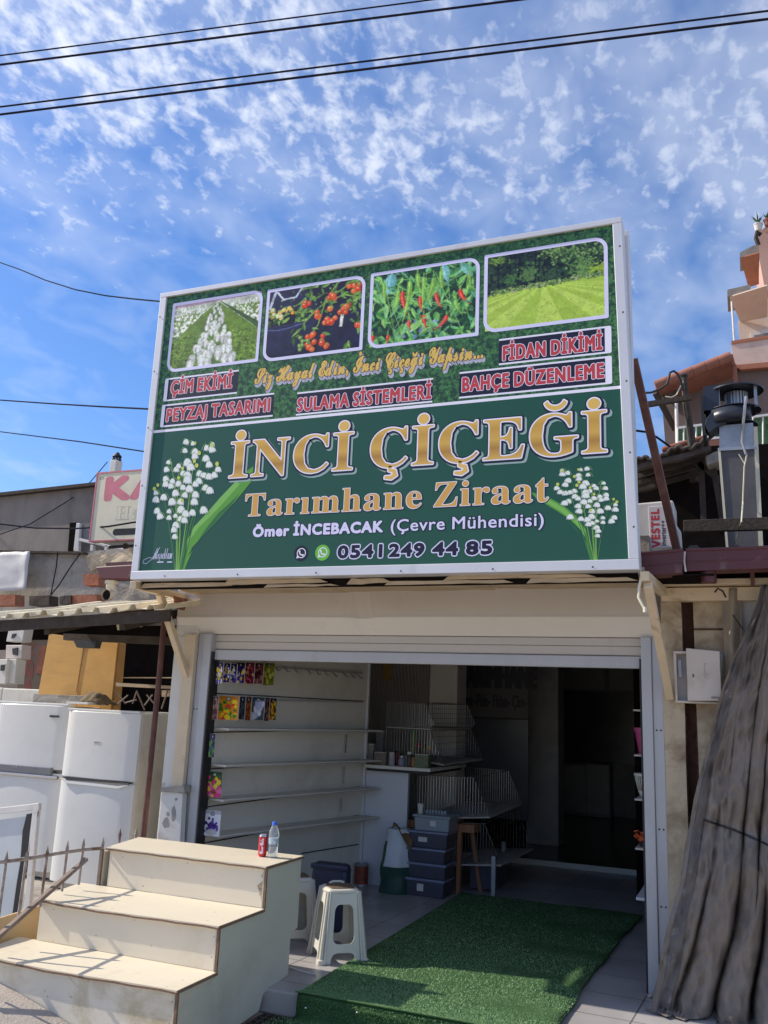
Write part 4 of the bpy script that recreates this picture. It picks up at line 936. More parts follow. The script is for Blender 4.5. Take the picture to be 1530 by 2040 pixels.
for x0_, (ya, yb_) in ((687, (1463, 1500)), (683, (1527, 1560)), (678, (1590, 1616))):
    t_, za = Lz(x0_, ya); _, zb_ = Lz(x0_, yb_); mb = MB(); mb.beam(lw(t_, .012, za), lw(t_, .012, zb_), .012, .02); mb.build('shelf_upright', M['chrome'], shop)
# hook rails
def rail(a, b, label):
    (ta, za), (tb, zb_) = Lz(*a, .03), Lz(*b, .03); r = thing('hook_rail', label, 'hook rail', lw(ta, .02, za), 'hook rails on the left wall')
    mb = MB(); mb.beam(lw(.05, .02, za), lw(tb, .02, zb_), .022, .014); mb.build('bar', M['dark_room'], r)
    return r
r1 = rail((430, 1322), (723, 1341), 'upper dark hook rail on the left wall with empty hooks')
r2 = rail((430, 1392), (723, 1399), 'lower dark hook rail on the left wall under the empty hooks')
for px in (549, 568, 587, 613, 630, 647, 664, 687, 700, 714):
    t_, z = Lz(px, 1329+(px-549)*.098, .05)
    mb = MB(); mb.tube([lw(t_, .03, z+.012), lw(t_, .05, z), lw(t_, .085, z-.03), lw(t_, .10, z-.03), lw(t_, .105, z-.012)], .006, 6); mb.build('hook', M['tin_grey'], r1)

# ------------------------------------------------------------------ seed packets
def packet_pic(kind, seed):
    p = Pic(26, 34, (40, 30, 40)); r = random.Random(seed)
    pal = {'violet': ((38, 30, 70), [(58, 44, 130), (90, 70, 170), (236, 236, 236), (240, 210, 60)]), 'crimson': ((110, 26, 52), [(150, 40, 70), (220, 170, 120), (90, 16, 40), (190, 70, 90)]),
           'olive': ((120, 124, 34), [(160, 160, 50), (96, 104, 30), (190, 190, 90)]), 'orange': ((214, 140, 40), [(240, 210, 50), (220, 60, 40), (60, 140, 50), (240, 150, 40), (60, 120, 40)]),
           'white': ((70, 90, 96), [(210, 212, 230), (230, 232, 240), (180, 184, 220)]), 'sun': ((60, 34, 20), [(230, 180, 40), (200, 120, 30), (90, 40, 20), (240, 210, 80)]),
           'dark': ((50, 56, 66), [(74, 82, 96), (36, 40, 50), (90, 96, 104)]), 'brown': ((100, 54, 34), [(140, 76, 40), (80, 40, 26), (170, 96, 56)]),
           'grape': ((50, 44, 86), [(70, 60, 120), (90, 150, 60), (60, 120, 50), (40, 34, 70)]), 'pink': ((60, 90, 50), [(220, 60, 130), (230, 110, 160), (230, 200, 60), (190, 50, 40), (60, 130, 50)]),
           'purple': ((226, 226, 232), [(70, 40, 120), (90, 56, 150), (56, 30, 100)]), 'maroon': ((84, 40, 48), [(110, 56, 60), (60, 24, 34), (150, 110, 100)])}[kind]
    p.a[:] = pal[0]
    for k in range(34 if kind != 'white' else 9):
        s_ = r.uniform(.05, .12) * (1.9 if kind == 'white' else 1); p.ell(r.uniform(.1, .9), r.uniform(.05, .75), s_*1.2, s_, r.choice(pal[1]), rot=r.random()*3)
    if kind == 'purple':
        p.a[:] = (228, 228, 234); 
        for k in range(60): p.ell(.5+r.gauss(0, .17), .42+r.gauss(0, .11), .07, .05, r.choice(pal[1]))
        p.ell(.5, .16, .3, .12, (196, 192, 190))
    p.poly([(0, 1), (1, 1), (1, .86), (0, .86)], tuple(v*.8 for v in pal[0])); p.ell(.5, .86, .13, .08, (30, 34, 40)); p.ell(.5, .86, .09, .05, (170, 176, 180))
    return p
def packet(label, kind, px0, px1, py0, py1, off, seed):
    c = Wp((px0+px1)/2, py0, L0+LN*off, LN); t = (c-L0).dot(LD); y = c.y
    a = W(px0, py1, Y=y); b = W(px1, py0, Y=y)
    if b.x-a.x < .02: b.x = a.x+.03
    o = thing('seed_packet', label, 'seed packet', (a.x, y, a.z), 'seed packets hanging on the left wall')
    mb = MB(); mb.box(a.x, b.x, y, y+.008, a.z, b.z); mb.build('sachet', M['paper'], o)
    packet_pic(kind, seed).build('print', lambda u, v, d: V3((a.x+.001+u*(b.x-a.x-.002), y-.001, a.z+.001+v*(b.z-a.z-.002))), o, M['print'])
PK = [('violet seed packet at the left end of the top row', 'violet', 429, 446, 1319, 1362), ('violet and white pansy seed packet, second in the top row', 'violet', 442, 460, 1321, 1359),
      ('violet seed packet with white blooms in the middle of the top row', 'violet', 455, 473, 1322, 1360), ('dark pansy seed packet with a yellow bloom in the top row', 'violet', 468, 489, 1320, 1361),
      ('crimson seed packet with pale round blooms in the top row', 'crimson', 485, 508, 1320, 1362), ('deep maroon seed packet beside the olive one in the top row', 'maroon', 504, 526, 1321, 1362), ('olive green seed packet at the right end of the top row', 'olive', 523, 548, 1321, 1365),
      ('brownish seed packet at the left end of the second row', 'maroon', 422, 436, 1387, 1433), ('orange and yellow flower seed packet in the second row', 'orange', 432, 477, 1387, 1433), ('dark grey seed packet beside the orange one in the second row', 'dark', 475, 490, 1388, 1433),
      ('rusty brown seed packet in the middle of the second row', 'brown', 487, 502, 1388, 1435), ('seed packet with big white blooms in the second row', 'white', 499, 528, 1389, 1434), ('dark red seed packet edge in the second row', 'maroon', 525, 538, 1390, 1436), ('sunflower seed packet at the right end of the second row', 'sun', 535, 552, 1391, 1434),
      ('dark blue grape seed packet alone under the second row', 'grape', 415, 430, 1462, 1508), ('pink and green tulip seed packet by the left rail', 'pink', 409, 444, 1538, 1587), ('purple and white flower seed packet lowest by the left rail', 'purple', 404, 441, 1616, 1664)]
for i, (lb, kd, a, b, c, d) in enumerate(PK): packet(lb, kd, a, b, c, d, .10+.011*(i % 3), i+1)
mb = MB(); y_ = yr-.02; a = W(762, 1355, Y=y_); b = W(781, 1322, Y=y_); mb.box(a.x, b.x, y_, y_+.006, a.z, b.z)
tag(mb.build('wall_notice', mat('notice_ochre', (.42, .26, .06), .7, var=.2, scale=30)), 'small ochre paper notice on the ribbed wall', 'notice')

# ------------------------------------------------------------------ counter and what stands on it
ct = thing('shop_counter', 'white counter with a thin overhanging top at the end of the left wall', 'counter', (-3.2, 8.2, 0))
a = W(720, 1760, Y=8.16); b = W(806, 1760, Y=8.16)
zt = W(790, 1527, Y=8.05).z
mb = MB(); mb.box(a.x, b.x, 8.16, 8.2, 0.0, zt-.045); mb.build('front_panel', M['counter'], ct)
a = W(726, 1527, Y=8.05); b = W(857, 1535, Y=8.05)
mb = MB(); mb.box(a.x, b.x, 8.05, 9.2, zt-.03, zt); mb.build('top', M['white_wall'], ct, bevel=.004)
mb = MB(); mb.box(a.x+.02, b.x-.02, 8.07, 9.1, zt-.055, zt-.031); mb.build('under_frame', M['black'], ct)
def jar(label, px, h_px, w_px, body, lid, dy=.12, cat='jar', sq=False):
    p = W(px, 1530, Z=zt); c = W(px, 1525, Y=8.05+dy); w = w_px*.0049; h = h_px*.0049
    o = thing('jar' if cat == 'jar' else cat.replace(' ', '_'), label, cat, (c.x, 8.05+dy, zt), 'small goods on the counter')
    mb = MB()
    if sq: mb.box(c.x-w/2, c.x+w/2, 8.05+dy-w*.3, 8.05+dy+w*.3, zt, zt+h*.96)
    else: mb.lathe((c.x, 8.05+dy, zt), [(w*.46, 0), (w*.5, .005), (w*.5, h*.72), (w*.36, h*.82), (w*.36, h*.84)], 16)
    mb.build('body', body, o)
    mb = MB()
    if sq: mb.box(c.x-w/2+.002, c.x+w/2-.002, 8.05+dy-w*.3+.002, 8.05+dy+w*.3-.002, zt+h*.961, zt+h)
    else: mb.lathe((c.x, 8.05+dy, zt+h*.84), [(w*.4, 0), (w*.4, h*.15), (w*.36, h*.16)], 16)
    mb.build('lid', lid, o)
P_ = lambda n, c: mat('goods_'+n, c, .5, var=.5, scale=60)
JR = [('stack of pale paper packs at the left end of the counter', 736, 38, 18, P_('pale', (.35, .35, .31)), M['paper'], .2, 'paper pack', True), ('tall printed carton behind the paper packs', 756, 62, 16, P_('print', (.25, .27, .27)), M['paper'], .5, 'carton', True),
      ('low printed box with a red edge on the counter', 759, 24, 24, P_('box', (.22, .17, .13)), M['paper'], .1, 'carton', True), ('silver grey jar left of the red tube', 780, 25, 13, P_('silver', (.4, .42, .44)), M['paper'], .12, 'jar', False), ('thin red tube between two grey jars', 790, 28, 7, P_('red', (.3, .05, .04)), M['black'], .2, 'tube', False),
      ('grey blue jar in the middle of the counter', 800, 20, 14, P_('blue', (.24, .27, .34)), M['tin_grey'], .1, 'jar', False), ('small pale jar beside the grey blue jar', 809, 18, 8, P_('lilac', (.32, .33, .38)), M['tin_grey'], .14, 'jar', False), ('dark bottle with a cream cap in front of the green bottle', 815, 28, 10, P_('dark', (.07, .06, .05)), M['paper'], .08, 'bottle', False),
      ('tall green topped spray bottle on the counter', 822, 76, 11, P_('green', (.15, .2, .07)), mat('cap_green', (.04, .2, .06), .5), .3, 'bottle', False), ('tiny bottle with an orange label beside the leafy box', 823, 22, 8, P_('orange', (.4, .16, .06)), M['black'], .07, 'bottle', False),
      ('small red capped bottle behind the leafy box', 833, 44, 9, P_('redcap', (.16, .10, .07)), M['red_plastic'], .3, 'bottle', False), ('dark red capped bottle left of the yellow capped one', 844, 42, 8, P_('redcap2', (.2, .15, .10)), M['gutter'], .3, 'bottle', False), ('yellow capped bottle at the right end of the counter', 853, 40, 9, P_('ochre', (.28, .19, .09)), mat('cap_yellow', (.55, .38, .04), .5), .3, 'bottle', False), ('leafy green printed box at the right end of the counter', 842, 25, 28, P_('leafy', (.13, .17, .08)), M['paper'], .09, 'carton', True)]
for j in JR: jar(*j)

# ------------------------------------------------------------------ wire racks
rk = thing('wire_rack', 'double sided chrome wire display rack with slanting basket ends in the dim shop', 'display rack', (-2.6, 8.6, 0))
YN, YB = 8.32, 9.45
def panel(px, Y, nw, nh=1):
    q = [W(x, y, Y=Y) for x, y in px]  # tl, tr, (tip), br, bl
    mb = MB()
    mb.tube(q+[q[0]], .0040, 6)
    tl, tr, bl, br = q[0], q[1], q[-1], q[-2]
    x0 = min(tl.x, bl.x); x1 = max(p.x for p in q)
    for i in range(1, nw):
        x = x0+(x1-x0)*i/nw
        # clip the upright inside the outline
        zs = []
        for a_, b_ in zip(q, q[1:]+q[:1]):
            if (a_.x-x)*(b_.x-x) < 0: zs.append(a_.z+(b_.z-a_.z)*(x-a_.x)/(b_.x-a_.x))
        if len(zs) >= 2: mb.tube([(x, Y, min(zs)), (x, Y, max(zs))], .0019, 5, caps=False)
    mb.build('end_panel', M['chrome'], rk); return q
tiers = [([(772, 1398), (848, 1402), (868, 1443), (858, 1451), (770, 1447)], [(862, 1400), (931, 1404), (947, 1442), (938, 1450), (862, 1446)], 21),
         ([(770, 1450), (857, 1455), (884, 1522), (768, 1500)], [(862, 1452), (939, 1454), (962, 1511), (862, 1509)], 21),
         ([(832, 1544), (945, 1549), (976, 1626), (832, 1628)], [(925, 1528), (1013, 1535), (1040, 1600), (925, 1596)], 26),
         ([(905, 1640), (965, 1641), (998, 1722), (905, 1720)], [(960, 1612), (1030, 1614), (1062, 1690), (960, 1690)], 16)]
for a_, b_, nw in tiers:
    qa = panel(a_, YN, nw); qb = panel(b_, YB, nw)
    mb = MB(); tr = [qa[-1], qa[-2], qb[-2], qb[-1]]
    mb.prism([V3((p.x, p.y, p.z)) for p in tr], (0, 0, -.018)); mb.build('basket_tray', M['dark_room'], rk)
    mb = MB()
    for i in range(1, 5): mb.tube([qa[1].lerp(qa[-2], i/5), qb[1].lerp(qb[-2], i/5)], .0018, 5)
    mb.tube([qa[1], qb[1]], .004, 5); mb.build('front_wires', M['chrome'], rk)
mb = MB()
for px, py in ((983, 1788), (1003, 1750)):
    p = W(px, py, Z=0); mb.box(p.x-.018, p.x+.018, p.y-.018, p.y+.018, 0, .35)
mb.build('foot', M['tin_grey'], rk)
mb = MB(); a = W(940, 1720, Y=8.5); b = W(985, 1772, Y=8.5); mb.box(a.x, b.x, 8.45, 8.9, max(.0, b.z), a.z); mb.build('base_bin', M['crate'], rk)

# ------------------------------------------------------------------ crates, bag, tin, trestle
def crate(label, x0, x1, z0, z1, y0, body, rim, lab=None, fn=None):
    o = thing('storage_crate', label, 'storage crate', ((x0+x1)/2, y0+.13, z0), 'crates stacked beside the trestle')
    mb = MB(); ins = .012
    mb.prism([V3((x0+ins, y0+ins, z0)), V3((x1-ins, y0+ins, z0)), V3((x1-.004, y0+.004, z1-.022)), V3((x0+.004, y0+.004, z1-.022))], (0, .27, 0)); mb.build('tub', body, o, bevel=.008)
    mb = MB(); mb.box(x0-.008, x1+.008, y0-.008, y0+.285, z1-.021, z1); mb.build('lid', rim, o, bevel=.006)
    if lab:
        a_, w_, h_ = lab; mb = MB(); mb.box(x0+a_, x0+a_+w_, y0-.001, y0+.002, (z0+z1)/2-h_/2, (z0+z1)/2+h_/2); mb.build('sticker', M['paper'], o)
yc = 7.90; xl = W(807, 1780, Y=yc).x; xr = W(884, 1780, Y=yc).x
lv = [W(845, y, Y=yc).z for y in (1784, 1751, 1720, 1690, 1656)]
lv[0] = 0.0
names = ['bottom navy crate of the stack, with a torn paper sticker', 'second navy crate from the bottom of the stack', 'third navy crate from the bottom of the stack', 'upper navy crate with a white sticker, just under the clear tub']
for i in range(4): crate(names[i], xl+.006*(i % 2), xr+.006*(i % 2)+(.01 if i == 3 else 0), lv[i]+.001, lv[i+1], yc+.01*(i % 2), M['crate'], M['crate_rim'], ((.11, .06, .06) if i == 0 else ((.10, .085, .04) if i == 3 else None)))
crate('clear grey tub on top of the crate stack', xl+.05, xr+.03, lv[4]+.001, W(845, 1624, Y=yc).z, yc+.02, M['crate_clear'], M['crate_clear'], (.16, .055, .045))
p = W(836, 1627, Y=yc+.1); 
mb = MB(); mb.lathe((p.x, yc+.12, W(845, 1624, Y=yc).z), [(.022, 0), (.03, .085), (.027, .085), (.02, .004)], 16); tag(mb.build('paper_cup', M['paper']), 'pale disposable cup standing on the clear tub', 'cup')
mb = MB(); cb_ = []
for i in range(7):
    q = W(850+i*6, 1623, Y=yc+.16); o = MB(); o.lathe((q.x, yc+.17, W(845, 1624, Y=yc).z), [(.013, 0), (.014, .03), (.011, .034)], 12)
    o = o.build('small_pot', M['crate_clear']); tag(o, 'tiny dark pot in the row on the clear tub', 'pot', 'row of tiny pots on the clear tub')
tr_ = thing('wooden_trestle', 'reddish wooden trestle stand behind the stack of crates', 'trestle', (-2.6, 8.35, 0))
zt_ = W(925, 1637, Y=8.28).z; xa_ = W(806, 1640, Y=8.28).x; xb_ = W(947, 1640, Y=8.28).x
mb = MB(); mb.box(xa_, xb_, 8.24, 8.44, zt_-.09, zt_-.02); mb.build('top_rail', M['trestle'], tr_, bevel=.004)
for x, dx, y, dy in ((W(918, 1650, Y=8.28).x, .0, 8.26, -.02), (W(930, 1650, Y=8.28).x, .09, 8.42, .05), (xa_+.06, -.02, 8.26, -.02), (xa_+.06, -.02, 8.42, .05)):
    mb = MB(); mb.beam((x, y, zt_-.02), (x+dx, y+dy, 0), .05, .035, up=(1, 0, 0)); mb.build('leg', M['trestle'], tr_, bevel=.003)
# woven bag
bg = thing('seed_bag', 'woven white and green bag of soil slumped beside the crates', 'bag', (-3.05, 7.9, 0))
pb = W(777, 1780, Y=7.85)
def bagfn(zlo, zhi, seed):
    from mathutils import noise
    def f(u, v):
        z = zlo+(zhi-zlo)*v; a = 2*math.pi*u; k = z/.56
        rx = .155*(1-.28*k**2)*(1+.10*math.sin(3*a+1)); ry = .12*(1-.25*k**2)
        n = noise.noise(V3((math.cos(a)*1.6, math.sin(a)*1.6, z*7+seed)))*.022
        return V3((pb.x+.02*k+(rx+n)*math.cos(a), 7.95+(ry+n)*math.sin(a), z))
    return f
mb = MB(); mb.grid(28, 10, bagfn(0, .23, 1)); mb.build('green_base', M['bag_green'], bg)
mb = MB(); mb.grid(28, 12, bagfn(.229, .55, 1)); f_ = bagfn(.229, .55, 1); mb.add([f_(i/28, 1) for i in range(28)], [tuple(range(28))]); mb.build('white_body', M['bag_white'], bg)
mb = MB(); mb.grid(10, 6, lambda u, v: V3((pb.x+.0+.18*u, 7.83+.08*v+.02*math.sin(u*9), .56+.03*math.sin(u*5+v*3)-.16*u*u+.03*v))); mb.build('torn_flap', M['kraft'], bg, solid=.004)
mb = MB(); mb.add([bagfn(.229, .55, 1)(i/28, j/6)+V3((0, -.003, 0)) for j in (0, 1, 2, 3, 4) for i in (17, 18, 19)], [(j*3+i, j*3+i+1, j*3+i+4, j*3+i+3) for j in range(4) for i in range(2)], 0); mb.build('printed_leaf', M['mesh_green'], bg)
tp = W(726, 1762, Z=0)
tn = thing('oil_tin', 'round food tin with a red and gold label against the counter', 'tin', (tp.x, tp.y-.08, 0))
mb = MB(); mb.lathe((tp.x, tp.y-.08, 0), [(.062, 0), (.066, .004), (.066, .015), (.063, .018), (.063, .182), (.066, .186), (.066, .196), (.06, .196), (.06, .19)], 24); mb.build('can', M['tin_grey'], tn)
mb = MB(); mb.lathe((tp.x, tp.y-.08, .022), [(.0635, 0), (.0635, .155)], 24); mb.build('label', mat('tin_label', (.30, .17, .05), .5, var=.8, scale=22, var2=(.35, .05, .03)), tn)

# ------------------------------------------------------------------ things deep in the back room
bn = thing('hanging_banner', 'dim wide banner with dark lettering hanging at the back left', 'banner', (-2.9, 10.7, 1.6))
ybn = 10.75
xa_, xb_ = W(920, 1400, Y=ybn).x, W(1052, 1400, Y=ybn).x; zA, zB, zC = W(985, 1325, Y=ybn).z+.35, W(985, 1430, Y=ybn).z, W(985, 1372, Y=ybn).z
mb = MB(); mb.box(xa_, xb_, ybn, ybn+.01, zB, zA); mb.build('sheet', M['banner_pale'], bn)
mb = MB(); mb.box(xa_, xb_, ybn+.012, ybn+.05, .4, zB-.01); mb.build('dark_lower_panel', M['dim_glass'], bn)
lt = MB(); write(lt, 'rım -Fide- Fidan- Çim-', 'sans', lambda u, v, d: V3((u, ybn-d, v)), xa_+.02, xb_-.02, W(985, 1408, Y=ybn).z, W(985, 1384, Y=ybn).z, [(0, .006, 0, 0, True)], depth0=.001)
write(lt, 'TARIMHANE', 'sans', lambda u, v, d: V3((u, ybn-d, v)), xa_-.05, xb_+.1, W(985, 1368, Y=ybn).z, W(985, 1326, Y=ybn).z, [(0, .02, 0, 0, True)], depth0=.001)
lt.build('lettering', M['banner'], bn, normals=False)
cbx = thing('low_cabinet', 'pale two door cabinet standing at the far back wall', 'cabinet', (Bx(1165), yb-.4, .05))
yk = yb-.45
for a_, b_ in ((1119, 1168), (1169, 1213)):
    A_, B_ = W(a_, 1620, Y=yk), W(b_, 1526, Y=yk); mb = MB(); mb.box(A_.x, B_.x-.008, yk, yk+.02, .12, B_.z); mb.build('door', mat('cab_door', (.68, .65, .60), .6), cbx, bevel=.004)
A_, B_ = W(1118, 1620, Y=yk), W(1214, 1525, Y=yk); mb = MB(); mb.box(A_.x, B_.x, yk+.022, yk+.42, .06, B_.z+.01); mb.build('carcass', M['dark_room'], cbx)
# right hand shelves with pots
sr = thing('pot_shelf', 'narrow shelves just inside the right side rail holding flower pots', 'shelf', (-.62, 6.9, 0))
ysr = 6.75
for y_px, xl_ in ((1413, 1261), (1503, 1263), (1591, 1264), (1689, 1265)):
    p = W(xl_, y_px, Y=ysr); mb = MB(); mb.box(p.x, -.435, ysr, ysr+.9, p.z-.012, p.z); mb.build('shelf_board', M['white_wall'], sr, bevel=.002)
mb = MB(); mb.box(-.47, -.435, ysr+.03, ysr+.88, 0, 1.75); mb.build('back_panel', M['dark_room'], sr)
p = W(1267, 1787, Y=6.5); mb = MB(); mb.box(p.x, -.436, 6.5, 7.1, p.z-.02, p.z); mb.build('shelf_board', M['counter'], sr, bevel=.003)
p = W(1277, 1502, Y=ysr+.1); mb = MB(); mb.lathe((p.x+.035, ysr+.12, p.z+.001), [(.052, 0), (.078, .16), (.084, .16), (.084, .185), (.078, .185), (.05, .01)], 24); tag(mb.build('pink_flower_pot', M['pink_pot']), 'plain dark pink flower pot on the second shelf by the right rail', 'flower pot')
# slotted white pot
pt = thing('orchid_pot', 'white slotted orchid pot on the third shelf by the right rail', 'flower pot', (-.68, ysr+.1, 1.0))
p = W(1283, 1590, Y=ysr+.1); cx, cy, z0 = p.x+.02, ysr+.12, p.z+.001
mb = MB(); nn = 28
for i in range(nn):
    a0 = 2*math.pi*i/nn; a1 = 2*math.pi*(i+.55)/nn
    def q_(a, z, r): return (cx+r*math.cos(a), cy+r*math.sin(a), z0+z)
    mb.add([q_(a0, .05, .062), q_(a1, .05, .062), q_(a1, .15, .083), q_(a0, .15, .083)], [(0, 1, 2, 3)])
mb.lathe((cx, cy, z0), [(.04, 0), (.062, .05)], 28); mb.build('slotted_wall', M['white_plastic'], pt, solid=.004)
mb = MB(); mb.lathe((cx, cy, z0+.148), [(.083, 0), (.09, .003), (.09, .022), (.083, .024)], 28); mb.build('rim', M['white_plastic'], pt)
mb = MB(); mb.lathe((cx, cy, z0+.02), [(.03, 0), (.06, .12)], 20); mb.build('dark_inner_pot', M['black'], pt)
p = W(1279, 1685, Y=ysr+.1)
mb = MB(); r_ = random.Random(3)
for i in range(26):
    c = V3((p.x+.02+r_.gauss(0, .028), ysr+.1+r_.gauss(0, .03), p.z+.04+abs(r_.gauss(0, .03)))); a = r_.random()*6
    mb.obox(c, .035, .03, .006, Matrix.Rotation(a, 3, V3((r_.random(), r_.random(), .4)).normalized()))
fl = thing('potted_flower', 'small orange flower in a dark dish on the lowest pot shelf', 'potted plant', (p.x, ysr+.1, p.z))
mb.build('blossom', M['orange'], fl); mb = MB(); mb.lathe((p.x+.02, ysr+.1, p.z-.003), [(.035, 0), (.05, .028), (.045, .028)], 14); mb.build('dish', M['black'], fl)
# ------------------------------------------------------------------ grass carpet
def carpet():
    def ledge(t): return -2.485+.045*t-2.3*max(0, t-1)          # left edge, back to front
    def redge(t): return -.90-.06*math.sin(t*2.2)-.05*t+.007*math.sin(t*17)+.004*math.sin(t*41)
    N_ = 90; n2 = 24; vs = []
    from mathutils import noise
    path = []
    for j in range(N_+1):
        t = j/N_; path.append((8.20-t*(8.20-4.92), .012, t))
    path += [(4.905, .004, 1.0), (4.90, -.03, 1.0), (4.893, -.10, 1.0), (4.86, -.118, 1.01), (4.6, -.119, 1.05), (4.3, -.119, 1.09), (4.0, -.119, 1.13)]
    for y, z, t in path:
        for i in range(n2+1):
            u = i/n2; x = ledge(t)+(redge(t)-ledge(t))*u
            w = noise.noise(V3((x*2.2, y*2.2, 0)))*.006+max(0, .004*math.sin(y*9+x*1.5))*(u > .6)
            vs.append((x, y-(.0 if t < 1 else w*2), z+max(0, w)))
    mb = MB(); k = n2+1
    mb.add(vs, [(j*k+i, j*k+i+1, (j+1)*k+i+1, (j+1)*k+i) for j in range(len(path)-1) for i in range(n2)], 0, True)
    o = mb.build('grass_carpet', M['carpet'], solid=.012, angle=60)
    # short pile, paler than the backing, packed towards the street to lift the sunlight
    r = random.Random(2); b = MB(); P = []; F = []
    def blade(x, y, z, h, lean):
        a = r.random()*6.283; w = .0022; dx, dy = math.cos(a)*w, math.sin(a)*w; lx, ly = r.gauss(0, lean), r.gauss(0, lean)
        i = len(P); P.extend([(x-dx, y-dy, z), (x+dx, y+dy, z), (x+lx, y+ly, z+h)]); F.append((i, i+1, i+2))
    for _ in range(95000):
        y = 4.9+(8.2-4.9)*(r.random()**5.0); t = (8.2-y)/3.28; x = ledge(t)+(redge(t)-ledge(t))*r.random()
        blade(x, y, .018+max(0, noise.noise(V3((x*2.2, y*2.2, 0)))*.006), r.uniform(.004, .009), .005)
    for _ in range(5000):
        t = 1.0; x = ledge(t)+(redge(t)-ledge(t))*r.random(); z = r.uniform(-.11, .01); a = r.uniform(-.004, .004)
        i = len(P); P.extend([(x-.002, 4.892, z), (x+.002, 4.892, z), (x+a, 4.878, z+r.uniform(-.004, .012))]); F.append((i, i+1, i+2))
    for _ in range(9000):
        y = r.uniform(4.2, 4.88); t = 1.05; x = ledge(t)+(redge(t)-ledge(t))*r.random(); blade(x, y, -.112, r.uniform(.006, .014), .005)
    b.add(P, F); pl = b.build('pile', M['pile'], o, normals=False); pl['kind'] = 'stuff'
    tag(o, 'dark green artificial grass carpet running from the dim shop down over the threshold', 'carpet')
carpet()

# ------------------------------------------------------------------ steps
st = thing('display_steps', 'cream painted board steps with brown raw edges, three treads high', 'steps', (-3.3, 4.6, -.12))
XR = -2.661
TR = [(.219, 4.005, 4.372, -3.95, -4.02), (.447, 4.345, 4.84, -3.90, -4.00), (.680, 4.82, 5.30, -3.815, -3.925)]  # z, front, back, left front, left back
zp = -.13
for i, (z, y0, y1, xf, xb) in enumerate(TR):
    warp = [.006, .004, .0][i]
    mb = MB(); n = 14
    top = []
    for k in range(n+1):
        t = k/n; x = xf+(XR+.006-xf)*t; zz = z-warp*math.sin(t*math.pi)*4*(1-t)
        top.append((x, y0, zz))
    vs = []
    for (x, y, zz), k in zip(top, range(n+1)):
        xb_ = xb+(XR+.006-xb)*k/n; vs += [(x, y, zz), (xb_, y1, z), (xb_, y1, z-.017), (x, y, zz-.017)]
    mb.add(vs, [(k*4+a, k*4+(a+1) % 4, k*4+4+(a+1) % 4, k*4+4+a) for k in range(n) for a in range(4)]); mb.add(vs[:4], [(0, 1, 2, 3)]); mb.add(vs[-4:], [(0, 1, 2, 3)])
    td = mb.build('tread', M['cream'], st)
    mb = MB()
    for k in range(n): mb.beam(V3(top[k])+V3((0, -.0015, -.011+.002*math.sin(k*2.1))), V3(top[k+1])+V3((0, -.0015, -.011+.002*math.sin(k*2.1+2.1))), .004, .009)
    mb.beam((XR+.0075, y0, z-.010), (XR+.0075, y1, z-.009), .004, .014)
    e = mb.build('raw_edge', M['board_edge'], td)
    mb = MB(); mb.prism([(xf+.02, y0+.022, zp+.002), (XR-.002, y0+.022, zp+.002), (XR-.002, y0+.022, z-.018), (xf+.02, y0+.022, z-.018)], (0, .016, 0)); rs = mb.build('riser', M['cream_stained'] if i == 0 else M['cream_riser'], st)
    zp = z
    mb = MB(); mb.beam((XR+.001, y0+.016, (TR[i-1][0] if i else -.12)+.002), (XR+.001, y0+.016, z-.02), .016, .012, up=(0, 1, 0)); mb.build('raw_edge', M['board_edge'], rs)
# chipped paint on the top riser
mb = MB(); mb.add([V3((XR-.004, 4.8405, z_)) if k == 0 else V3((XR-.004-w_, 4.8405, z_)) for k, (w_, z_) in enumerate([(0, .452), (.012, .46), (.02, .50), (.036, .54), (.052, .565), (.030, .585), (.014, .60), (.026, .625), (.012, .655)])]+[V3((XR-.004, 4.8405, .655))], [tuple(range(10))]); mb.build('chipped_patch', M['wood_raw'], st)
# side panel, one board cut to the outline
side = [(4.018, -.125), (4.018, .20), (4.358, .202), (4.358, .43), (4.833, .432), (4.833, .663), (5.285, .664), (5.285, .26), (5.20, .245), (5.195, .01), (4.90, -.02), (4.86, -.10), (4.55, -.12)]
mb = MB(); mb.prism([V3((XR-.016, y, z)) for y, z in side], (.016, 0, 0)); mb.build('side_panel', mat('side_board', (.56, .55, .46), .5, var=.06, scale=2, dirt=(.30, .26, .20), damt=.4, dscale=2), st)
mb = MB(); mb.prism([V3((-3.86, y, z)) for y, z in [(4.03, -.125), (4.03, .19), (4.37, .19), (4.37, .42), (4.85, .42), (4.85, .65), (5.28, .65), (5.28, -.1)]], (.016, 0, 0)); mb.build('side_panel', M['cream'], st)
# nail heads in the boards
for i, (z, y0, y1, xf, xb) in enumerate(TR):
    for x_, y_, z_ in ((XR-.03, y0+.0218, z-.06), (XR-.035, y0+.0218, z-.16), (xf+.12, y0+.0218, z-.05), (XR-.55, y0+.0218, z-.04), (XR-.8, y0+.0218, z-.15)):
        mb = MB(); mb.lathe((x_, y_, z_), [(.0028, 0), (.002, .0015)], 7, R=Matrix.Rotation(math.pi/2, 3, 'X')); mb.build('nail_head', M['rust'], st)
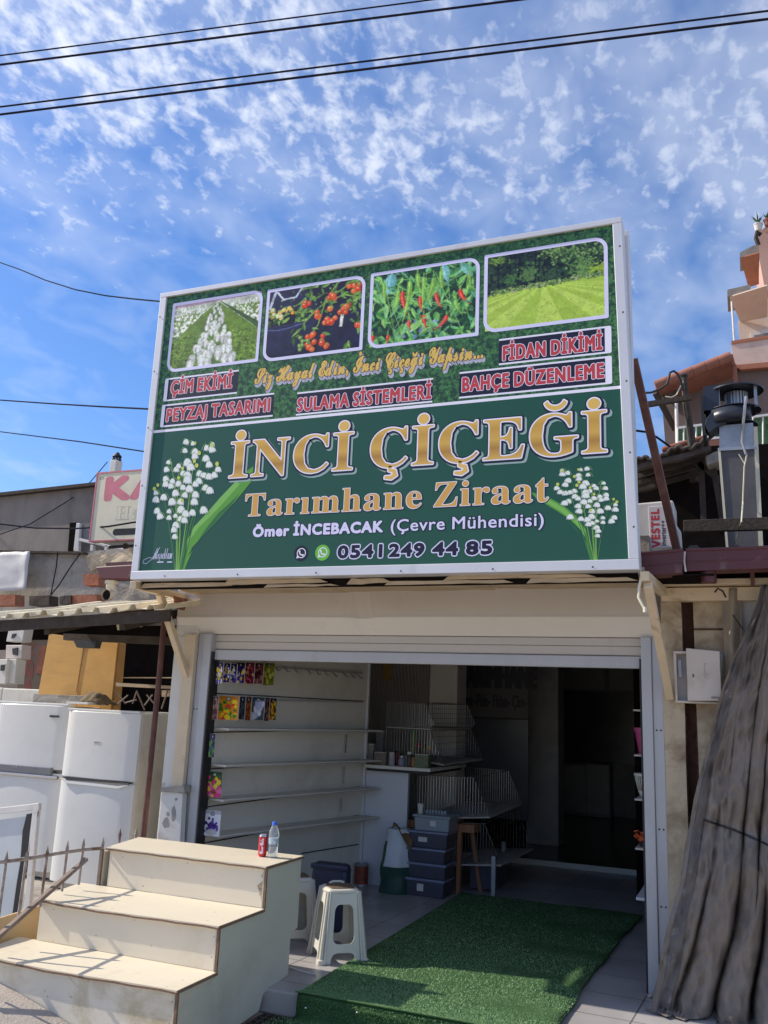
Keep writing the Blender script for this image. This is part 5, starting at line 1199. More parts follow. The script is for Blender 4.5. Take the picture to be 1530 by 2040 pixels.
# stains and cracks on the lowest riser
mb = MB(); r_ = random.Random(5)
def stain(pts, w):
    n = len(pts); L, R = [], []
    for i, (x, z) in enumerate(pts):
        a, b = pts[max(0, i-1)], pts[min(n-1, i+1)]; dx, dz = b[0]-a[0], b[1]-a[1]; l = math.hypot(dx, dz) or 1
        ww = w*(.4+r_.random()); L.append((x-dz/l*ww, 4.0262, z+dx/l*ww)); R.append((x+dz/l*ww, 4.0262, z-dx/l*ww))
    mb.add(L+R, [(i, i+1, n+i+1, n+i) for i in range(n-1)])
def SP(px, py): p = W(px, py, Y=4.0262); return p.x, p.z
stain([SP(138+i*3, 1985+i*1.5) for i in range(3)], .002)
stain([SP(85+i*4, 1932+1.2*i+(i % 2)) for i in range(7)], .003)
stain([SP(112+i*5.5, 1938+i*1.2+(0 if i < 4 else (i-4)*5)) for i in range(9)], .002)
mb.build('stain', mat('tea_stain', (.48, .41, .25), .6, var=.2, scale=15), st, normals=False)

# ------------------------------------------------------------------ can and bottle on the top tread
p = W(522, 1706, Z=.681)
cn = thing('drink_can', 'slim red drink can standing on the top step', 'drink can', (p.x, p.y, .681))
mb = MB(); mb.lathe(p, [(.020, 0), (.0262, .009), (.0265, .012), (.0265, .118)], 24); mb.build('body', M['red_plastic'], cn)
mb = MB(); mb.lathe((p.x, p.y, .681+.1182), [(.0262, 0), (.0215, .010), (.0225, .0125), (.020, .0125), (.0195, .009)], 24); mb.build('top', M['chrome'], cn)
lt = MB()
def oncan(u, v, d): # u runs up the can, v round it
    a = -1.25-v/.0265; return V3((p.x+(.0267+d)*math.cos(a), p.y+(.0267+d)*math.sin(a), .681+u))
write(lt, 'Coca-Cola', 'script', oncan, .018, .108, -.008, .012, [(0, .0008, 0, 0, True)], depth0=.0001); lt.build('lettering', M['ink_white'], cn, normals=False)
p2 = W(543, 1708, Z=.681)
bt = thing('water_bottle', 'small clear water bottle with a blue cap beside the red can', 'bottle', (p2.x, p2.y, .681))
pr = [(.024, 0), (.030, .004), (.0315, .014), (.0305, .03), (.0315, .045), (.0305, .06), (.0315, .075), (.0315, .118), (.0325, .135), (.030, .152), (.020, .178), (.0135, .188), (.0135, .196)]
mb = MB(); mb.lathe((p2.x, p2.y, .681), pr, 24); mb.build('body', M['clear'], bt)
mb = MB(); mb.lathe((p2.x, p2.y, .684), [(.0285, 0), (.029, .05), (.029, .062)], 20); mb.build('water', M['clear'], bt)
mb = MB(); mb.lathe((p2.x, p2.y, .681+.080), [(.0322, 0), (.0322, .036)], 24); mb.build('label', M['label_blue'], bt)
mb = MB(); mb.lathe((p2.x, p2.y, .681+.191), [(.0155, 0), (.0155, .017), (.014, .019)], 20); mb.build('cap', M['blue_cap'], bt)

# ------------------------------------------------------------------ plastic stools
def holed(outer, holes, fn, mb, m=0, rows=10):
    bm = bmesh.new(); edges = []
    for loop in [outer]+holes:
        vs = [bm.verts.new((u, v, 0)) for u, v in loop]
        edges += [bm.edges.new((vs[i], vs[(i+1) % len(vs)])) for i in range(len(vs))]
    bmesh.ops.triangle_fill(bm, edges=edges, use_beauty=True, use_dissolve=False)
    bm.verts.index_update()
    mb.add([fn(v.co.x, v.co.y) for v in bm.verts], [tuple(v.index for v in f.verts) for f in bm.faces], m, False); bm.free()
def rr(x0, x1, y0, y1, r, n=6): return rounded(x0, x1, y0, y1, r, r, r, r, n)
def make_stool(label, loc, rz):
    o = thing('plastic_stool', label, 'stool', (0, 0, 0), 'white plastic stools beside the steps')
    H = .49; bt_, tp_ = .175, .122
    mb = MB()
    for s in range(4):
        R = Matrix.Rotation(s*math.pi/2, 3, 'Z')
        def fn(u, v):   # u -1..1 across, v 0..1 up
            hw = bt_+(tp_-bt_)*v; bul = .010*(1-u*u)
            return R @ V3((u*hw*.93, -(hw+bul*.5), v*H))
        arch = [(-.98, 0)]+[(-.62, 0)]+[(-.62+.62*(1-math.cos(a)), .145*math.sin(a)**.6) for a in [math.pi*i/14*.5 for i in range(1, 14)]]+[(0, .145)]
        arch = [(-1, 0), (-.60, 0), (-.585, .06), (-.54, .105), (-.45, .132), (-.30, .142), (0, .144), (.30, .142), (.45, .132), (.54, .105), (.585, .06), (.60, 0), (1, 0)]
        outer = arch+[(1, .5), (1, .97), (-1, .97), (-1, .5)]
        hole = [(x, y) for x, y in rounded(-.55, .55, .275, .80, .3, .3, .3, .3, 6)]
        # squash the corner radii of the window into the panel's proportions
        hole = []
        for cx, cy, a0 in ((-.27, .69, math.pi), (.27, .69, math.pi/2), (.27, .36, 0), (-.27, .36, -math.pi/2)):
            for i in range(7):
                a = a0-math.pi/2*i/6; hole.append((cx+.29*math.cos(a), cy+.10*math.sin(a)))
        holed(outer, [hole], fn, mb)
    mb.build('side_panels', M['white_plastic'], o, solid=.005, normals=True)
    for s in range(4):
        R = Matrix.Rotation(s*math.pi/2, 3, 'Z'); mb = MB()
        for off in (-.024, 0, .024):
            a = R @ V3((bt_-.004-abs(off)*.2, -bt_+.004+abs(off)*.2, 0)) ; b = R @ V3((tp_-.004, -tp_+.004, H*.965))
            t = R @ V3((-1, -1, 0)).normalized() if False else R @ V3((1, 1, 0)).normalized()
            mb.tube([a+t*off*1.2, (a+b)/2+t*off*1.0, b+t*off*.75], [.017, .014, .011] if off == 0 else [.012, .010, .008], 10)
        mb.lathe(R @ V3((bt_-.006, -bt_+.006, 0)), [(.030, 0), (.028, .028), (.018, .034)], 16)
        mb.build('leg', M['white_plastic'], o)
    mb = MB(); n = 10
    def seat(u, v):
        x, y = u*2-1, v*2-1; k = max(abs(x), abs(y)); sx = x*(1-.12*y*y*abs(x)); sy = y*(1-.12*x*x*abs(y))
        z = H-.005-(.022 if k > .95 else (.006 if k > .85 else .0))
        return V3((sx*.135, sy*.135, z))
    mb.grid(20, 20, seat); mb.build('seat', M['white_plastic'], o, solid=.006)
    mb = MB(); mb.grid(14, 14, lambda u, v: V3(((u-.5)*.205*(1-.10*(2*v-1)**2), (v-.5)*.205*(1-.10*(2*u-1)**2), H+.0005+.006*(1-(2*u-1)**2)*(1-(2*v-1)**2)))); mb.build('seat_pattern', M['seat_dark'], o, solid=.003)
    mb = MB(); mb.tube([R_ for R_ in [V3((-.06, .10, H+.004)), V3((-.03, .11, H+.012)), V3((.03, .11, H+.012)), V3((.06, .10, H+.004))]], .009, 8); mb.build('grip_ridge', M['white_plastic'], o)
    o.location = loc; o.rotation_euler = (0, 0, rz); return o
b1 = W(645, 1926, Z=0); s1 = make_stool('white plastic stool with oval cut outs in full view beside the steps', V3((-2.585, 5.735, .001)), math.radians(40))
s1.scale = (.87, .87, .90)
s2 = copy_tree(s1); s2.location = (-3.01, 5.90, .001); s2.rotation_euler = (0, 0, math.radians(40)); s2['label'] = 'white plastic stool half hidden behind the side of the steps'
# dark tub leaning behind the stool
tb = thing('storage_tub', 'tall dark navy plastic tub standing behind the white stools', 'tub', (-2.95, 6.35, 0))
a, b = W(623, 1715, Y=6.35), W(694, 1715, Y=6.35); zt2 = a.z
mb = MB(); cx = (a.x+b.x)/2; hw = (b.x-a.x)/2
mb.prism([V3((cx-hw*1.18, 6.30, .002)), V3((cx+hw*1.12, 6.30, .002)), V3((cx+hw, 6.34, zt2)), V3((cx-hw, 6.34, zt2))], (0, .10, 0)); mb.build('shell', M['navy'], tb, bevel=.035)
mb = MB(); mb.box(cx-hw-.008, cx+hw+.008, 6.325, 6.355, zt2-.05, zt2-.01); mb.build('rim', M['navy'], tb, bevel=.012)
# drain grate, rubble and litter in front of the threshold
gr = thing('drain_grate', 'dirty iron drain grate between the steps and the carpet', 'drain grate', (-2.45, 4.72, -.126))
mb = MB(); gx0, gx1, gy0, gy1 = -2.64, -2.36, 4.40, 4.88
for i in range(9): mb.box(gx0, gx1, gy0+i*(gy1-gy0)/8-.006, gy0+i*(gy1-gy0)/8+.006, -.129, -.112)
for i in range(8): mb.box(gx0+i*(gx1-gx0)/7-.005, gx0+i*(gx1-gx0)/7+.005, gy0, gy1, -.128, -.113)
mb.build('bars', M['dark_wood'], gr); mb = MB(); mb.box(gx0-.01, gx1+.01, gy0-.01, gy1+.01, -.1325, -.1285); mb.build('pit', M['black_void'], gr)
def lump(name, label, cat, px, py, z, s_, m_, seed, group=None):
    p = W(px, py, Z=z); bm = bmesh.new(); bmesh.ops.create_icosphere(bm, subdivisions=2, radius=s_)
    from mathutils import noise
    for v in bm.verts: v.co = v.co*(1+.35*noise.noise(v.co*(1.2/s_)+V3((seed, 0, 0)))); v.co.z *= .6
    me = bpy.data.meshes.new(name); bm.to_mesh(me); bm.free(); me.materials.append(m_)
    o = bpy.data.objects.new(name, me); COL.objects.link(o); o.location = (p.x, p.y, z+s_*.5); tag(o, label, cat, group); return o
lump('broken_brick', 'orange brown lump of broken brick at the foot of the steps', 'rubble', 551, 1979, -.11, .038, M['brick'], 1)
lump('rubble_chunk', 'brown chunk of rubble left of the broken brick', 'rubble', 513, 1995, -.12, .04, M['rust'], 2)
lump('crumpled_paper', 'scrap of crumpled white paper lying by the grate', 'litter', 511, 2004, -.12, .026, M['paper'], 3)
lump('small_pebble', 'small grey pebble near the bottom edge of the steps', 'pebble', 497, 2012, -.125, .016, M['concrete'], 4)
for i, (x, y) in enumerate(((609, 2009), (661, 1942), (711, 2018), (790, 1951), (938, 1969), (710, 1995))):
    o = lump('paper_scrap', 'tiny white scrap lying on the green carpet', 'litter', x, y, .013, .006, M['paper'], 10+i, 'tiny white scraps on the carpet')
p = W(590, 1932, Z=.0); mb = MB(); mb.beam((p.x-.05, p.y, .006), (p.x+.16, p.y-.05, .006), .012, .008); tag(mb.build('pale_strip', M['paper']), 'thin pale strip lying on the tiles beside the stool', 'strip')

# ------------------------------------------------------------------ railing left of the steps
fn_ = thing('picket_railing', 'rusty spear topped picket railing along the left side of the steps', 'railing', (-3.87, 4.4, 0))
XF = -3.86
a, b = W(-60, 1723, X=XF), W(204, 1690, X=XF)
mb = MB(); pts = [a.lerp(b, t) for t in [i/6 for i in range(7)]]; mb.tube([p+V3((0, 0, -.006*math.sin(i*1.0))) for i, p in enumerate(pts)], .011, 6); tr2 = mb.build('top_bar', M['picket'], fn_)
for px_t, py_t, py_b in ((-32, 1700, 1900), (15, 1694, 1872), (55, 1689, 1838), (96, 1683, 1806), (136, 1673, 1775), (168, 1668, 1762), (207, 1666, 1685)):
    t_ = W(px_t, py_t, X=XF); bq = W(px_t-(py_b-py_t)*.10, py_b, X=XF)
    bq = V3((XF, t_.y-.005, min(bq.z, t_.z-.02))); h = t_.z
    mb = MB(); mb.tube([bq, V3((XF, t_.y, h-.075))], .0085, 6)
    c = V3((XF, t_.y, h-.078)); mb.add([c+V3((0, -.009, 0)), c+V3((.006, 0, 0)), c+V3((0, .009, 0)), c+V3((-.006, 0, 0)), c+V3((0, -.016, .028)), c+V3((.004, 0, .028)), c+V3((0, .016, .028)), c+V3((-.004, 0, .028)), c+V3((0, 0, .078))],
           [(0, 1, 5, 4), (1, 2, 6, 5), (2, 3, 7, 6), (3, 0, 4, 7), (4, 5, 8), (5, 6, 8), (6, 7, 8), (7, 4, 8)]); mb.build('picket', M['picket'], fn_)
hr = W(172, 1711, X=-3.80); h0 = W(-70, 1925, X=-3.80)
mb = MB(); mb.beam(h0, hr, .022, .03, up=(1, 0, 0)); mb.build('sloping_bar', M['rail_brown'], fn_, bevel=.003)
mb = MB(); mb.beam((XF, b.y, -.1), (XF, b.y, b.z-.005), .02, .02); mb.build('end_post', M['rail_brown'], fn_)
# pickets beyond the top step
mb = MB()
bk = thing('rear_picket', 'two short rusty picket tips poking up behind the top step', 'picket', (-3.9, 5.45, .6))
for px_, py_ in ((240, 1651), (272, 1650)):
    p = W(px_, py_, Y=5.45); mb = MB(); mb.tube([(p.x, 5.45, .1), (p.x, 5.45, p.z-.05), (p.x, 5.45, p.z-.045), (p.x, 5.45, p.z)], [.009, .009, .014, .002], 6); mb.build('picket', M['picket'], bk)
# tan board beside the lowest step
q = [W(-10, 1880, X=-4.05), W(76, 1868, X=-4.05)]
mb = MB(); mb.prism([V3((-4.06, 4.05, -.1)), V3((-4.06, 4.9, -.1)), V3((-4.06, 4.9, .36)), V3((-4.06, 4.05, .33))], (-.016, 0, 0)); tag(mb.build('tan_board', mat('tan_board', (.55, .40, .22), .6, var=.1, scale=4)), 'tan board standing on edge left of the lowest step', 'board')
# old window sash leaning behind the railing
sash = thing('window_sash', 'old white window sash with torn black seals leaning behind the railing', 'window sash', (-4.6, 5.0, 0))
YW = 5.05
o_ = quadpx([(-150, 1634), (80, 1606), (52, 1850), (-160, 1900)], YW)
def bar2(a, b, w, m_, dy=0.0, t=.03):
    mb = MB(); mb.beam(a+V3((0, dy, 0)), b+V3((0, dy, 0)), t, w, up=(0, 0, 1) if abs((b-a).z) < abs((b-a).x) else (1, 0, 0)); return mb
bar2(o_[0], o_[1], .045, 0).build('top_rail', M['white_metal'], sash, bevel=.004); bar2(o_[1]+V3((-.025, 0, -.02)), o_[2], .045, 0).build('side_stile', M['white_metal'], sash, bevel=.004)
s_ = quadpx([(53, 1622), (45, 1655), (40, 1720), (33, 1760), (22, 1840), (34, 1840), (42, 1765), (52, 1725), (58, 1660), (63, 1620)], YW-.012); mb = MB(); mb.prism(s_, (0, .006, 0)); mb.build('torn_seal', M['black'], sash)
s_ = quadpx([(69, 1618), (76, 1617), (58, 1730), (50, 1740)], YW-.014); mb = MB(); mb.prism(s_, (0, .006, 0)); mb.build('torn_seal', M['black'], sash)
s_ = quadpx([(-120, 1650), (60, 1625), (40, 1850), (-140, 1880)], YW+.01); mb = MB(); mb.prism(s_, (0, .004, 0)); mb.build('pane', mat('sash_pane', (.55, .60, .62), .12, var=.05), sash)
# ------------------------------------------------------------------ fridges
def fridge(label, Y, tl, tr, split, bot_z, depth, kind):
    A, B = W(*tl, Y=Y), W(*tr, Y=Y); zt = max(A.z, B.z); x0, x1 = A.x, B.x
    zs = W((tl[0]+tr[0])/2, split, Y=Y).z
    o = thing('fridge', label, 'fridge', ((x0+x1)/2, Y+.3, bot_z), 'second hand fridges in front of the neighbour')
    mb = MB(); mb.box(x0+.004, x1-.004, Y+.062, Y+depth, bot_z, zt-.012); mb.build('cabinet', M['fridge_old'], o, bevel=.012)
    def door(za, zb, nm_):
        mb = MB(); n = 14; vs = []
        for i in range(n+1):
            u = i/n*2-1; x = x0+(x1-x0)*i/n; bow = .022*(1-u*u)-(.018 if abs(u) > .99 else 0)
            vs += [(x, Y-bow, za), (x, Y-bow, zb), (x, Y+.055, zb), (x, Y+.055, za)]
        mb.add(vs, [(k*4+a, k*4+(a+1) % 4, k*4+4+(a+1) % 4, k*4+4+a) for k in range(n) for a in range(4)], 0, True); mb.add(vs[:4], [(0, 1, 2, 3)]); mb.add(vs[-4:], [(0, 1, 2, 3)])
        return mb.build(nm_, M['fridge'], o, bevel=.008, angle=35)
    gap = .018 if kind == 'grip' else .03
    d1 = door(zs+gap/2, zt-.008, 'freezer_door'); d2 = door(bot_z+.06, zs-gap/2, 'fridge_door')
    mb = MB(); mb.box(x0+.002, x1-.002, Y-.004, Y+.07, zt-.007, zt+.012); mb.build('top_cap', M['fridge'], o, bevel=.006)
    xm = (x0+x1)/2
    if kind == 'grip':
        w = x1-x0
        mb = MB(); mb.prism([V3((x0+.04, Y-.028, zs+.010)), V3((x0+.10, Y-.030, zs-.012)), V3((x1-.13, Y-.030, zs-.020)), V3((x1-.03, Y-.022, zs-.006)), V3((x1-.03, Y-.020, zs+.002)), V3((x0+.08, Y-.028, zs+.012))], (0, .02, 0)); mb.build('grip_recess', M['black'], o)
        mb = MB(); mb.prism([V3((x0+.02, Y-.030, zs-.002)), V3((x0+.10, Y-.034, zs-.040)), V3((x1-.12, Y-.034, zs-.046)), V3((x1-.02, Y-.026, zs-.012)), V3((x1-.13, Y-.032, zs-.026)), V3((x0+.10, Y-.032, zs-.018))], (0, .02, 0)); mb.build('grip_lip', M['fridge'], d2)
        lt = MB(); c = W(193, 1479, Y=Y-.024); mb = MB(); mb.box(c.x-.034, c.x+.034, Y-.0245, Y-.02, c.z-.011, c.z+.011); mb.build('badge', M['paper'], d1)
        write(lt, 'BOSCH', 'bold', lambda u, v, d: V3((u, Y-.0247-d, v)), c.x-.024, c.x+.024, c.z-.006, c.z+.006, [(0, 0, 0, 0, True)]); lt.build('lettering', M['black'], d1, normals=False)
        mb = MB(); mb.box(x1-.035, x1-.012, Y+.0, Y+.06, zt-.004, zt+.006); mb.build('hinge', M['tin_grey'], o)
        mb = MB(); mb.box(x1-.028, x1-.004, Y+.03, Y+.064, bot_z+.1, zt-.03); mb.build('door_seal', M['fridge_old'], o)
    else:
        A2, B2 = W(-20, 1522, Y=Y-.03), W(103, 1529, Y=Y-.03)
        mb = MB(); mb.box(x0+.01, B2.x, Y-.036, Y+.0, zs-.030, zs+.035); mb.build('control_panel', mat('panel_grey', (.16, .165, .18), .35, var=.1), o, bevel=.006)
        mb = MB(); mb.box(x0+.005, x1-.01, Y-.040, Y-.002, zs-.062, zs-.034); mb.build('handle_strip', M['chrome'], o, bevel=.006)
        mb = MB(); c = W(108, 1427, Y=Y-.02); mb.box(c.x-.05, c.x+.05, Y-.026, Y-.015, c.z-.010, c.z+.010); mb.build('badge', M['black'], d1, bevel=.003)
        for px_ in (28, 33, 66, 71):
            c = W(px_, 1528, Y=Y-.037); mb = MB(); mb.lathe((c.x, Y-.036, c.z), [(.006, 0), (.005, .004)], 10, R=Matrix.Rotation(math.pi/2, 3, 'X')); mb.build('button', M['chrome'], o)
    return o
fridge('white fridge freezer with a curved grip slot, nearest to the shop', 6.25, (136, 1413), (279, 1424), 1556, .03, .58, 'grip')
fridge('white fridge freezer with a grey control band, left of the curved grip one', 6.5, (-8, 1399), (137, 1405), 1534, .03, .5, 'band')
# third, taller and further left, seen by its pale top
A, B = W(-90, 1366, Y=7.15), W(140, 1372, Y=7.15)
f3 = thing('fridge', 'pale grey fridge standing behind, its top just showing over the others', 'fridge', (A.x+.3, 7.4, .03), 'second hand fridges in front of the neighbour')
mb = MB(); mb.box(A.x, W(6, 1370, Y=7.15).x-.006, 7.15, 7.75, .03, A.z); mb.build('cabinet', M['fridge_old'], f3, bevel=.012)
mb = MB(); mb.box(W(6, 1370, Y=7.15).x, B.x, 7.15, 7.7, .03, A.z-.004); mb.build('cabinet', M['fridge_old'], f3, bevel=.012)
# fourth behind the rusty post
A, B = W(270, 1418, Y=6.9), W(364, 1425, Y=6.9)
f4 = thing('fridge', 'off white fridge standing behind the rusty post next to the shop', 'fridge', ((A.x+B.x)/2, 7.1, .03), 'second hand fridges in front of the neighbour')
mb = MB(); mb.box(A.x-.15, B.x, 6.9, 7.5, .03, A.z); mb.build('cabinet', M['fridge_old'], f4, bevel=.012)
for py_ in (1470, 1590):
    a_, b_ = W(300, py_, Y=6.88), W(358, py_-3, Y=6.88); mb = MB(); mb.box(a_.x, b_.x, 6.875, 6.899, a_.z-.016, a_.z+.016); mb.build('strap', M['rust'], f4)
# stone, tray and cloth lying on the fridges
ztop = W(60, 1401, Y=6.5).z
a_, b_ = W(68, 1398, Y=6.62), W(180, 1392, Y=6.62)
mb = MB(); mb.box(a_.x, b_.x, 6.6, 6.84, ztop+.012, ztop+.085); o = mb.build('concrete_block', M['concrete']); subdiv(o, 5); jit(o, .008, 2, 12); tag(o, 'flat rough concrete block lying on top of the fridges', 'block')
c_ = W(178, 1396, Y=6.58)
mb = MB()
from mathutils import noise as _ns
mb.grid(18, 12, lambda u, v: V3((c_.x-.10+.26*u, 6.5+.28*v, ztop+.02+.10*max(0, math.sin(u*math.pi))**.6*math.sin(v*math.pi*.9+.2)+.03*_ns.noise(V3((u*5, v*5, 1))))))
o = mb.build('rag', mat('brown_rag', (.16, .12, .07), .95, var=.5, scale=18, bump=.6), solid=.01); tag(o, 'dark brown crumpled rag beside the concrete block', 'rag')
a_, b_ = W(136, 1404, Y=6.45), W(178, 1408, Y=6.45); mb = MB(); mb.box(a_.x, b_.x, 6.42, 6.6, ztop+.014, ztop+.034); tag(mb.build('plastic_tray', M['fridge']), 'small white plastic tray under the brown rag', 'tray')

# ------------------------------------------------------------------ cardboard box
cb = thing('cardboard_box', 'tall flattened brown cardboard box with a centre seam standing on the fridges', 'cardboard box', (-5.9, 6.95, 1.45))
q = quadpx([(80, 1370), (98, 1262), (236, 1280), (228, 1408), (225, 1411)], 6.95)
mb = MB(); f = quadpx([(70, 1415), (98, 1262), (168, 1271), (150, 1415)], 6.95); mb.prism([p+V3((0, .0, 0)) for p in f], (0, .05, 0)); mb.build('front_flap', M['card'], cb)
mb = MB(); f = quadpx([(151, 1415), (169, 1271), (234, 1280), (220, 1415)], 6.945); mb.prism(f, (0, .05, 0)); mb.build('front_flap', M['card'], cb)
mb = MB(); f = quadpx([(166, 1285), (151, 1380), (152, 1380), (169, 1285)], 6.938); mb.prism(f, (0, .004, 0)); mb.build('seam', mat('card_dark', (.26, .14, .06), .9), cb)
mb = MB(); f = quadpx([(221, 1415), (234, 1280), (238, 1281), (226, 1415)], 6.96); mb.prism(f, (0, .10, 0)); mb.build('side_flap', mat('card_side', (.36, .20, .07), .9), cb)

# ------------------------------------------------------------------ neighbour's lean-to
nb = thing('lean_to', 'lean-to in front of the neighbour with a corrugated roof and dark beams', 'lean-to', (-5.2, 6.2, 0))
RA, RB = V3((-6.05, 5.22, 1.80)), V3((-4.16, 5.46, 2.225))
RA = W(0, 1232, Y=5.25); RB = W(333, 1211, Y=5.47); d_ = (RB-RA); RA = RA-d_*.38
nC = 13
def cor(u, v):  # u along the eave, v up the slope
    base = RA.lerp(RB, u); k = (u*nC) % 1
    h = .035*(1 if k < .22 else (1-(k-.22)/.12 if k < .34 else (0 if k < .88 else (k-.88)/.12)))
    return base+V3((-.10*v*1.0, 1.75*v, .33*v+h+.010*math.sin(u*31)+.012*math.sin(v*7+u*11)*v))
mb = MB(); us = sorted(set([i/nC+o_ for i in range(nC) for o_ in (0, .22/nC, .34/nC, .6/nC, .88/nC)]+[1.0]))
nv = 9; vs = [cor(min(u, .9999), j/nv) for j in range(nv+1) for u in us]; k = len(us)
mb.add(vs, [(j*k+i, j*k+i+1, (j+1)*k+i+1, (j+1)*k+i) for j in range(nv) for i in range(k-1)]); mb.build('corrugated_sheet', M['corr'], nb, solid=.006)
mb = MB(); mb.beam(RA+V3((0, .05, -.052)), RB+V3((0, .05, -.052)), .03, .085); mb.build('fascia', M['dark_wood'], nb)
for u in (.45, .78):
    mb = MB(); p = RA.lerp(RB, u); mb.beam(p+V3((0, .1, -.10)), p+V3((-.1, 1.8, .30)), .05, .07); mb.build('rafter', M['dark_wood'], nb)
mb = MB(); mb.tube([W(327, 1238, Y=6.12), W(318, 1340, Y=6.12), W(304, 1480, Y=6.12), W(283, 1690, Y=6.12)], .024, 10); mb.build('post', M['rust_red'], nb)
mb = MB(); a_, b_ = W(125, 1282, Y=6.75), W(372, 1283, Y=6.75); f = quadpx([(126, 1262), (372, 1270), (372, 1286), (126, 1275)], 6.6); mb.prism(f, (0, .06, 0)); mb.build('cross_beam', M['dark_wood'], nb)
mb = MB(); f = quadpx([(145, 1274), (192, 1277), (188, 1291), (153, 1290)], 6.585); mb.prism(f, (0, .08, 0)); mb.build('hanging_bracket', M['black'], nb)
mb = MB(); f = quadpx([(231, 1360), (372, 1368), (372, 1374), (231, 1367)], 6.85); mb.prism(f, (0, .05, 0)); mb.build('pale_rail', M['wood_raw'], nb)
mb = MB(); f = quadpx([(231, 1349), (372, 1349), (372, 1351), (231, 1351)], 7.2); mb.prism(f, (0, .03, 0)); f = quadpx([(322, 1375), (372, 1374), (372, 1385), (322, 1388)], 7.0); mb.prism(f, (0, .03, 0)); mb.build('pale_rail', M['wood_raw'], nb)
mb = MB()
for (a, b) in (((230, 1375), (250, 1402)), ((232, 1405), (255, 1385)), ((250, 1400), (272, 1394)), ((273, 1376), (264, 1402)), ((272, 1376), (288, 1414)), ((288, 1405), (304, 1384)), ((292, 1384), (310, 1405)), ((334, 1376), (322, 1412))):
    mb.tube([W(*a, Y=6.95), W(*b, Y=6.95)], .007, 6)
mb.build('wire_crate_bars', M['rail_brown'], nb)
mb = MB(); mb.tube([W(222, 1240, Y=5.9), W(255, 1247, Y=5.9), W(280, 1248, Y=5.9), W(302, 1240, Y=5.9)], .006, 6); mb.build('loose_cord', M['ka_cream'], nb)
mb = MB(); f = quadpx([(231, 1240), (239, 1240), (238, 1254), (234, 1255)], 5.6); mb.prism(f, (0, .03, 0)); mb.build('cable_clip', M['ka_cream'], nb)
mb = MB(); f = quadpx([(344, 1187), (368, 1192), (360, 1215), (350, 1212)], 5.75); mb.prism(f, (0, .05, 0)); mb.build('rafter_end', mat('red_brown_timber', (.22, .09, .045), .8, var=.2), nb)

# ------------------------------------------------------------------ neighbour's wall and yard
nw = thing('neighbour_house', 'stained grey brown rendered house behind the lean-to', 'house', (-9, 10, 0))
f = quadpx([(-250, 1014), (190, 966), (345, 940), (345, 1300), (-250, 1300)], 10.2); mb = MB(); mb.prism(f, (0, 3, 0)); drop(mb.build('wall', M['render_brown'], nw), 3.0)
f = quadpx([(-250, 1008), (192, 960), (192, 966), (-250, 1014)], 10.1); mb = MB(); mb.prism(f, (0, 3.1, 0)); mb.build('roof_edge', M['dark_wood'], nw)
f = quadpx([(139, 1041), (152, 1041), (152, 1098), (135, 1098)], 10.1); mb = MB(); mb.prism(f, (0, .09, 0)); mb.build('dark_reveal', M['black_void'], nw)
w_ = thing('open_window', 'white framed window casement standing open on the neighbour house wall', 'window', W(155, 1098, Y=9.9))
for px_ in ([(152, 1042), (159, 1042), (156, 1098), (146, 1098)], [(158, 1072), (262, 1096), (262, 1100), (157, 1078)], [(180, 1085), (186, 1086), (185, 1098), (179, 1098)], [(209, 1086), (214, 1086), (213, 1098), (207, 1098)]):
    mb = MB(); mb.prism(quadpx(px_, 9.95), (0, .06, 0)); mb.build('frame', M['white_metal'], w_, bevel=.006)
mb = MB(); mb.prism(quadpx([(158, 1044), (178, 1046), (178, 1076), (157, 1074)], 10.0), (0, .01, 0)); mb.build('pane', mat('dusty_pane', (.20, .17, .15), .3), w_)
ch = thing('chimney', 'short pale chimney with a black cap behind the faded sign', 'chimney', W(225, 950, Y=11))
c = W(226, 960, Y=11.2); t_ = W(226, 918, Y=11.2).z; hw = .062
mb = MB(); mb.box(c.x-hw, c.x+hw, 11.14, 11.3, c.z-.6, t_); mb.build('stack', M['white_pier'], ch, bevel=.01)
mb = MB(); tt = W(226, 903, Y=11.2).z
mb.lathe((c.x, 11.22, t_), [(.075, 0), (.078, .02), (.06, .025)], 14)
for i in range(8):
    a = i*math.pi/4; mb.tube([(c.x+.058*math.cos(a), 11.22+.058*math.sin(a), t_+.02), (c.x+.058*math.cos(a), 11.22+.058*math.sin(a), t_+.075)], .011, 6)
mb.lathe((c.x, 11.22, t_+.07), [(.078, 0), (.07, .02), (.045, .04), (.03, .07), (.0, .08)], 14); mb.build('cap', M['black'], ch)
# faded sign
ka = thing('faded_shop_sign', 'faded cream signboard with pink lettering and a red frame behind the big sign', 'shop sign', W(190, 1080, Y=8.6))
YK = 8.6
tl, bl = W(194, 945, Y=YK), W(178, 1079, Y=YK); tl_x = bl.x
kx1 = W(345, 1000, Y=YK).x; kz0, kz1 = bl.z, tl.z+.02
mb = MB(); mb.box(bl.x, kx1, YK, YK+.12, kz0, kz1); mb.build('panel', M['ka_cream'], ka)
mb = MB(); e = .022
mb.box(bl.x-.004, kx1, YK-.008, YK+.02, kz1-e*.7, kz1+.003); mb.box(bl.x-.004, kx1, YK-.008, YK+.02, kz0-.003, kz0+e*.6); mb.box(bl.x-.006, bl.x+e*.5, YK-.009, YK+.121, kz0-.002, kz1+.002); mb.build('frame', M['ink_pink'], ka)
onk = lambda u, v, d: V3((u, YK-.001-d, v))
lt = MB(); k0, k1 = W(211, 995, Y=YK), W(212, 952, Y=YK)
write(lt, 'KA', 'sans', onk, W(213, 975, Y=YK).x, W(315, 975, Y=YK).x, k0.z+.01, k1.z-.02, [(0, .035, 0, 0, True)], track=.12); lt.build('lettering', M['ink_pink'], ka, normals=False)
